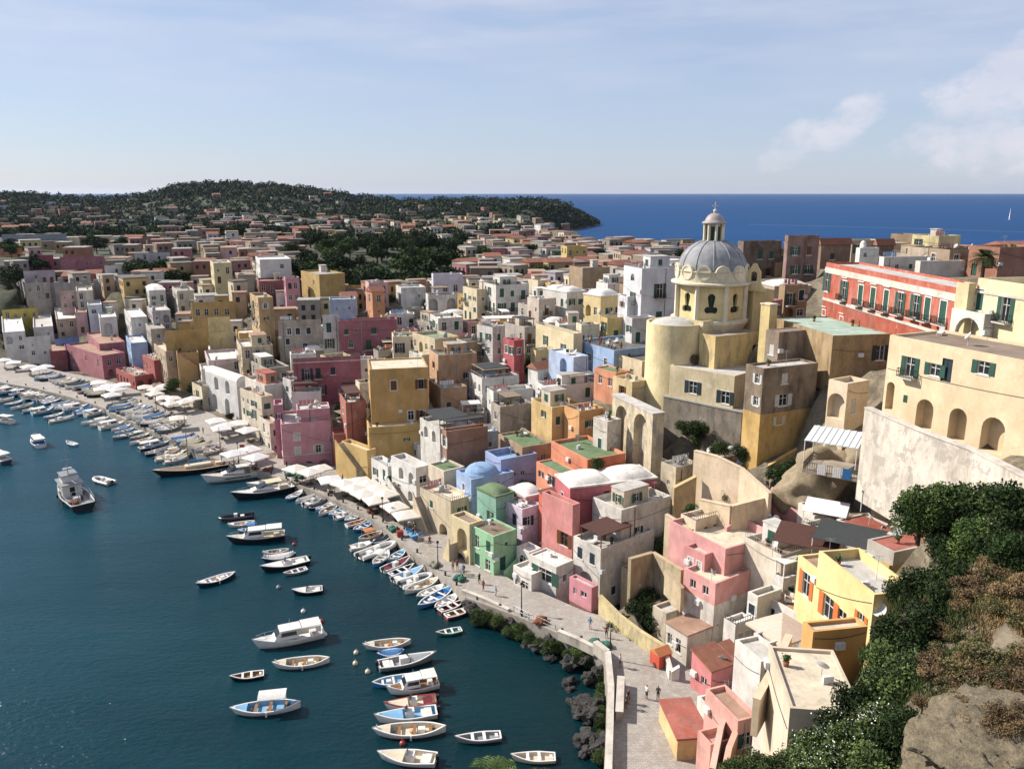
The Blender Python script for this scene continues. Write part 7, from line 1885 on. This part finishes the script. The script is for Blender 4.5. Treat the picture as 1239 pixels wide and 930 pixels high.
# ------------------------------------------------------------------ fill-in houses between the measured ones
PROT = [dict(bb=(1172,1208,292,330), Y=141),dict(bb=(812,904,240,400), Y=137),dict(bb=(781,850,392,502), Y=131),dict(bb=(900,925,318,380), Y=134),dict(bb=(352,560,288,345), Y=330),dict(bb=(690,1239,236,296), Y=9000)]
def sat(a, b):
    for poly in (a, b):
        for i in range(4):
            x1, y1 = poly[i]; x2, y2 = poly[(i+1)%4]; nx, ny = y2-y1, x1-x2
            pa = [nx*p[0]+ny*p[1] for p in a]; pb = [nx*p[0]+ny*p[1] for p in b]
            if max(pa) < min(pb)+.2 or max(pb) < min(pa)+.2: return False
    return True
PAL = [('white','#e2ddd4',9),('cream','#dfd0b0',8),('grey','#b9afa1',3),('pale pink','#d2a9a2',3),('dusty rose','#b9757a',2),('ochre','#c9a662',3),('tan','#b89a76',3),('pale yellow','#d9c78f',3),('stone grey','#9d9386',2),('orange','#cc8d62',1),('pale blue','#a9b9cf',1),('lilac','#bdaebb',1)]
PALW = [p for p in PAL for _ in range(p[2])]
PALF = [('dusty rose','#9a6a66',1),('tan','#9c8468',1),('brown','#85705c',1),('stone grey','#8f867a',1),('ochre','#ab9060',1),('terracotta','#a06c52',1),('pale tan','#b8a68c',1)]
RC = [('grey','flat grey roof'),('lgrey','pale flat roof'),('white','white flat roof'),('green','greenish flat roof'),('terra','terracotta terrace'),('dark','dark flat roof'),('white','white flat roof'),('lgrey','pale flat roof')]
def filler(u, Y, zone):
    p = at(u, 300, Y); x, y = p.x, p.y
    if zone < 2 and (not inside(x, y, LAND) or segdist(x, y, QINL) < 5 or inside(x, y, QPOLY)): return None
    g = ground(x, y)
    if g < 1.2: return None
    al = R(rnd.choice([50,60,68,75,80])+rnd.uniform(-6,6)); k_ = rnd.choice([.6,.8,1.0]) if zone == 0 else 1.0 if zone < 2 else 1.2; wB = rnd.uniform(5,10)*k_; wA = rnd.uniform(5,9)*k_
    a = Vector((-cos(al), sin(al), 0)); b = Vector((sin(al), cos(al), 0)); C = Vector((x,y,0))
    poly = [(C.x,C.y), ((C+a*wA).x,(C+a*wA).y), ((C+a*wA+b*wB).x,(C+a*wA+b*wB).y), ((C+b*wB).x,(C+b*wB).y)]
    for F in FOOT:
        if abs(F['poly'][0][0]-x) < 45 and abs(F['poly'][0][1]-y) < 45 and sat(poly, F['poly']): return None
    hh = rnd.uniform(4.5,8.5) if zone < 2 else rnd.uniform(4.5,8)
    zt = max(ground(*q) for q in poly)+hh*(.75 if zone < 2 else .9)
    for _ in range(4):
        q = [proj((px,py,z)) for px,py in poly for z in (g,zt)]
        bb = (min(k[0] for k in q), max(k[0] for k in q), min(k[1] for k in q), max(k[1] for k in q)); bad = False
        for F in FOOT+PROT:
            if F['Y'] <= Y or 'fill' in F: continue
            f = F['bb']; ox = min(bb[1],f[1])-max(bb[0],f[0]); oy = min(bb[3],f[3])-max(bb[2],f[2])
            fb = f[3] if 'wA' not in F else f[3]
            if ox > 0 and oy > 0 and ox*oy > .14*(f[1]-f[0])*(f[3]-f[2]): bad = True; break
        if not bad: break
        zt -= 1.3
        if zt < g+2.5: return None
    if bad: return None
    cn, ch, _ = rnd.choice(PALW if zone == 0 or rnd.random() < .35 else PALF); rk, rl = rnd.choice(RC); rf = rk; o = dict(stain=rnd.choice([.2,.35,.5]), skip=.18, balc=.08 if zone == 0 else .02, fill=1)
    if rnd.random() < .12 and zone < 2: rf, rl = 'vault', 'domed roof'; o['vh'] = .9
    if rnd.random() < .08: rf, rl = 'tile', 'tiled roof'
    if zone: o['arch'] = .04; o['gap'] = 2.8; o['clutter'] = rnd.random() < .4
    if rnd.random() < .3: o['patch'] = .35
    P = dict(label=None, desc=f'{cn} house with {rl}', col=ch, roof=rf, loc=(C.x,C.y), rz=pi/2-al, wA=wA, wB=wB, zt=zt, zb=g, Y=Y, o=o, bb=bb, cen=C+a*wA/2+b*wB/2, poly=poly, fill=1)
    o['group'] = 'houses filling the old town slope' if zone == 0 else 'distant town houses'
    return P
FILL = []
def fill():
    plan = [(0,0,340,200,300,1100),(0,340,820,128,250,2200),(1,0,345,290,350,300),(1,560,900,240,330,420),(1,240,350,330,470,160),(1,560,860,330,470,260),(1,0,240,350,480,60),(1,895,1235,140,330,260)]
    for zone, u0, u1, Y0, Y1, tries in plan:
        for _ in range(tries):
            P = filler(rnd.uniform(u0,u1), Y0+(Y1-Y0)*rnd.random(), zone)
            if P: FILL.append(P); FOOT.append(P)
    far = []
    for u0, u1, Y0, Y1, tries in [(180,700,470,900,240),(-10,180,600,1100,40),(0,700,900,1420,55)]:
        for _ in range(tries):
            u = rnd.uniform(u0,u1); Y = Y0+(Y1-Y0)*rnd.random()
            P = filler(u, Y, 2)
            if P: far.append(P); FOOT.append(P)
    return far
def far_house(P):
    """small distant house: walls with dark openings, roof slab"""
    m = MB(); w = MB(); wA, wB = P['wA'], P['wB']; g = min(ground(*q) for q in P['poly'])-1; h = P['zt']-g
    m.box(0,wB,0,wA,0,h)
    for i in range(int(wB/2.6)):
        for z in (h-2.6, h-5.4):
            if rnd.random() < .7 and z > 1.5: x = 1.0+i*2.6; w.box(x,x+1.1,-.05,-.01,z,z+1.5)
    for i in range(int(wA/2.6)):
        for z in (h-2.6, h-5.4):
            if rnd.random() < .7 and z > 1.5: x = 1.0+i*2.6; w.box(-.05,-.01,x,x+1.1,z,z+1.5)
    r = MB()
    if rnd.random() < .1: r.add([(-.3,-.3,h),(wB+.3,-.3,h),(wB+.3,wA+.3,h),(-.3,wA+.3,h),(-.3,wA/2,h+1.3),(wB+.3,wA/2,h+1.3)], [(0,1,5,4),(2,3,4,5),(1,2,5),(3,0,4)]); rm = TILEM()
    else: r.box(-.12,wB+.12,-.12,wA+.12,h+.002,h+.35); rm = roofmat(rnd.choice(['grey','grey','dark','terra','brown','dark','brown']))
    return m, w, r, rm, g
def build_far(far, budget):
    far.sort(key=lambda P: P['Y'])
    rest = {}
    DG = flatmat('dark_opening', '#2b2c2e', .6)
    for k, P in enumerate(far):
        m, w, r, rm, g = far_house(P); wm = plaster(P['col'], .3)
        if k < budget:
            root = empty('house', (P['loc'][0], P['loc'][1], g), P['rz']); tag(root, None, 'house', 'distant town houses'); root['_d'] = 'distant '+P['desc']
            m.build('wall', wm, root); r.build('roof', rm, root)
            if w.v: w.build('window', DG, root)
            THINGS.append(root)
        else:
            Mx = Matrix.Translation((P['loc'][0], P['loc'][1], g)) @ Matrix.Rotation(P['rz'], 4, 'Z')
            for mb, mat in ((m, wm), (w, DG), (r, rm)):
                q = rest.setdefault(mat.name, (MB(), mat))[0]; q.add([Mx @ Vector(p) for p in mb.v], mb.f)
    if rest:
        M = MB(); mats = []
        for i, (mb, mat) in enumerate(rest.values()): M.add(mb.v, mb.f, i); mats.append(mat)
        tag(M.build('faraway_houses', mats), 'scatter of tiny faraway houses across the wooded hill', 'houses', None, 'stuff')
# ------------------------------------------------------------------ sky, sun, camera, haze
SUN_AZ, SUN_EL = R(288), R(38)      # compass bearing from +Y clockwise
def light():
    w = bpy.data.worlds.new('World'); scene.world = w; w.use_nodes = True; t = w.node_tree; bg = t.nodes['Background']
    sky = t.nodes.new('ShaderNodeTexSky'); sky.sky_type = 'NISHITA'; sky.sun_disc = False; sky.sun_elevation = SUN_EL; sky.sun_rotation = SUN_AZ
    sky.altitude = 50; sky.air_density = 1.0; sky.dust_density = .4; sky.ozone_density = 2.5
    # clouds: a few soft cumulus low at the right, thin wisps above
    tc = t.nodes.new('ShaderNodeTexCoord'); sep = t.nodes.new('ShaderNodeSeparateXYZ'); t.links.new(tc.outputs['Generated'], sep.inputs[0])
    def N(op, a, b=None, c=None, clamp=False):
        x = t.nodes.new('ShaderNodeMath'); x.operation = op; x.use_clamp = clamp
        for i, q in enumerate((a, b, c)):
            if q is None: continue
            if isinstance(q, (int, float)): x.inputs[i].default_value = q
            else: t.links.new(q, x.inputs[i])
        return x.outputs[0]
    az = N('ARCTAN2', sep.outputs[0], sep.outputs[1]); el = N('ARCSINE', sep.outputs[2])
    cv = t.nodes.new('ShaderNodeCombineXYZ'); t.links.new(az, cv.inputs[0]); t.links.new(el, cv.inputs[1])
    def bump2(a0, e0, sa, se, tilt=0):
        da = N('DIVIDE', N('SUBTRACT', az, a0), sa); de0 = N('SUBTRACT', el, e0)
        if tilt: de0 = N('SUBTRACT', de0, N('MULTIPLY', N('SUBTRACT', az, a0), tilt))
        de = N('DIVIDE', de0, se); return N('SUBTRACT', 1.0, N('ADD', N('MULTIPLY', da, da), N('MULTIPLY', de, de)))
    def noi(sx, sy, sc, det=6, ro=.6):
        mp = t.nodes.new('ShaderNodeMapping'); mp.inputs['Scale'].default_value = (sx, sy, 1); t.links.new(cv.outputs[0], mp.inputs[0])
        n = t.nodes.new('ShaderNodeTexNoise'); n.inputs['Scale'].default_value = sc; n.inputs['Detail'].default_value = det; n.inputs['Roughness'].default_value = ro; t.links.new(mp.outputs[0], n.inputs['Vector']); return n.outputs['Fac']
    n1 = noi(1, 1.5, 22)
    cum = N('MAXIMUM', bump2(R(29.8), R(5.3), R(5.2), R(3.3), .25), N('MAXIMUM', bump2(R(31.5), R(2.9), R(5.5), R(1.9), .2), bump2(R(20.3), R(3.7), R(4.2), R(1.5), .4)))
    f1 = N('MULTIPLY', N('MULTIPLY', N('ADD', cum, N('MULTIPLY', N('SUBTRACT', n1, .5), 3.6)), 1.0, None, True), .8, None, True)
    n2 = noi(1, 7, 3.2, 5, .55)
    wis = N('MULTIPLY', N('SUBTRACT', n2, .4), 3.2, None, True)
    wm = N('MULTIPLY', N('SUBTRACT', el, R(3)), 6, None, True)
    f2 = N('MULTIPLY', N('MULTIPLY', wis, wm), .5, None, True)
    mx = t.nodes.new('ShaderNodeMix'); mx.data_type = 'RGBA'; t.links.new(N('MAXIMUM', N('MULTIPLY', f1, .7), f2), mx.inputs[0]); hz = t.nodes.new('ShaderNodeMix'); hz.data_type = 'RGBA'; hz.inputs[0].default_value = .6; hz.inputs[7].default_value = (4.3,5.0,6.9,1); t.links.new(sky.outputs[0], hz.inputs[6]); t.links.new(hz.outputs[2], mx.inputs[6])
    # cloud shade: warm pinkish white, darker below
    sh = t.nodes.new('ShaderNodeMix'); sh.data_type = 'RGBA'; t.links.new(noi(1, 1.5, 15, 3), sh.inputs[0]); sh.inputs[6].default_value = (5.6,5.6,6.6,1); sh.inputs[7].default_value = (8.6,8.0,8.1,1)
    t.links.new(sh.outputs[2], mx.inputs[7]); t.links.new(mx.outputs[2], bg.inputs[0]); bg.inputs[1].default_value = .08
    l = bpy.data.lights.new('sun', 'SUN'); l.energy = 5; l.angle = R(.55); l.color = (1, .94, .87)
    o = bpy.data.objects.new('sun', l); COL.objects.link(o)
    d = Vector((sin(SUN_AZ)*cos(SUN_EL), cos(SUN_AZ)*cos(SUN_EL), sin(SUN_EL))); o.rotation_euler = d.to_track_quat('Z', 'Y').to_euler(); o.location = (-60, 60, 150)
    c = bpy.data.cameras.new('camera'); co = bpy.data.objects.new('camera', c); COL.objects.link(co); co.location = (0,0,CAMH); co.rotation_euler = (pi/2-PITCH, 0, 0)
    c.sensor_fit = 'HORIZONTAL'; c.sensor_width = 36; c.lens = 36*FPX/PW; c.clip_start = .5; c.clip_end = 60000; scene.camera = co
    v = scene.view_settings; v.view_transform = 'Standard'; v.look = 'None'; v.exposure = EXPO; v.gamma = 1
    scene.cycles.max_bounces = 5; scene.cycles.diffuse_bounces = 2; scene.cycles.glossy_bounces = 2; scene.cycles.volume_bounces = 0; scene.cycles.transparent_max_bounces = 4
EXPO = 0.6
HAZE = 1.6e-5
def haze():
    if not HAZE: return
    mt = bpy.data.materials.new('haze'); mt.use_nodes = True; t = mt.node_tree; t.nodes.clear(); out = t.nodes.new('ShaderNodeOutputMaterial'); pv = t.nodes.new('ShaderNodeVolumePrincipled')
    pv.inputs['Color'].default_value = (.72,.82,1,1); pv.inputs['Density'].default_value = HAZE; pv.inputs['Anisotropy'].default_value = .3; t.links.new(pv.outputs[0], out.inputs['Volume'])
    m = MB(); m.box(-26500, 26500, -300, 26500, -5.2, 130); tag(m.build('haze', mt), 'thin bluish summer haze over town and sea', 'haze', None, 'stuff')
# ------------------------------------------------------------------ labels for repeats
MARKS = [('the church dome',858,330),('the tall ochre yellow house',480,480),('the rose harbour house',366,530),('the mint green house',600,670),('the scarlet palazzo',1070,350),('the deep pink house',395,455),('the dusky pink house',445,405),
 ('the brick rose waterfront house',115,440),('the crenellated wall',140,345),('the blue domed house',590,590),('the crimson domed house',740,600),('the big pink house',890,690),('the pale yellow house',1030,720),('the large white house',790,360),
 ('the ochre upper house',258,380),('the dark grove',450,320),('the headland',660,258),('the fishing vessel',88,600),('the black motor yacht',318,594),('the sailing yacht',237,563),('the breakwater',690,830),('the parasol restaurant',455,595),('the white vaulted house',270,485),
 ('the sky blue house',720,435),('the wooded hill',270,235),('the far pier',180,505),('the yellow stair',428,560),('the blind arches wall',660,430),('the tall arched buttress',775,530),('the sunken garden',775,740),('the tuff outcrop',1170,890),('the cream arcaded house',1150,480),
 ('the white weathered wall',1140,560),('the cobalt blue house',75,420),('the long rose house',95,322),('the yellow ridge house',695,308),('the white loggia house',535,370),('the grey weathered house',360,408),('the white hilltop house',330,328),('the brown ridge palace',920,310),('the bottom edge',600,925),
 ('the mustard garden house',15,385),('the orange edge house',10,308),('the lone white speedboat',373,713),('the large white inflatable',456,668),('the cliff balcony',1010,565),('the white villa',680,370),('the white stepped house',600,470)]
ORD = ['first','second','third','fourth','fifth','sixth','seventh','eighth','ninth','tenth','eleventh','twelfth']
def labels():
    items = []
    for o in scene.objects:
        if o.parent is None and '_d' in o.keys() and 'label' not in o.keys():
            u, v, d = proj(o.location+Vector((0,0,1))); items.append((o, o['_d'], u, v))
    buckets = {}
    for o, d, u, v in items:
        best = sorted(MARKS, key=lambda m: hypot(m[1]-u, (m[2]-v)*1.3))[0]
        dx, dy = u-best[1], v-best[2]
        if hypot(dx, dy) < 9: rel = 'close to'
        elif abs(dx) > abs(dy)*2: rel = 'left of' if dx < 0 else 'right of'
        elif abs(dy) > abs(dx)*2: rel = 'above' if dy < 0 else 'below'
        else: rel = ('upper ' if dy < 0 else 'lower ')+('left of' if dx < 0 else 'right of')
        buckets.setdefault((d, rel, best[0]), []).append((u, v, o))
    for (d, rel, mk), L in buckets.items():
        L.sort(key=lambda q: q[0])
        base = f'{d} {rel} {mk}'
        if len(L) == 1: L[0][2]['label'] = base; continue
        # split a bucket by height first, then by order from the left
        L2 = sorted(L, key=lambda q: q[1]); rows = [L2[i:i+8] for i in range(0, len(L2), 8)]
        for ri, row in enumerate(rows):
            row.sort(key=lambda q: q[0]); rn = '' if len(rows) == 1 else f' in {ORD[min(ri,11)]} row down'
            for i, q in enumerate(row): q[2]['label'] = f'{ORD[i]} {d} {rel} {mk}{rn}' if i < len(row)-1 or len(row) == 1 else f'rightmost {d} {rel} {mk}{rn}'
    for o in list(scene.objects):
        if '_d' in o.keys(): del o['_d']
# ------------------------------------------------------------------ build
far = fill()
EXPL = [P for P in FOOT if 'fill' not in P]
for P in EXPL: make_house(P)
FILL.sort(key=lambda P: P['Y']); NF = max(0, min(len(FILL), 300-len(EXPL)))
far += FILL[NF:]; FILL = FILL[:NF]
for P in FILL:
    r = make_house(P); r['_d'] = P['desc']; 
    if 'label' in r.keys(): del r['label']
church(); walls(); setting(); rocks(); boats(); props(); vegetation()
build_far(far, max(0, 300-len(EXPL)-len(FILL)))
labels(); light(); haze()
print('explicit', len(EXPL), 'fill', len(FILL), 'far', len(far), 'objects', len(scene.objects))
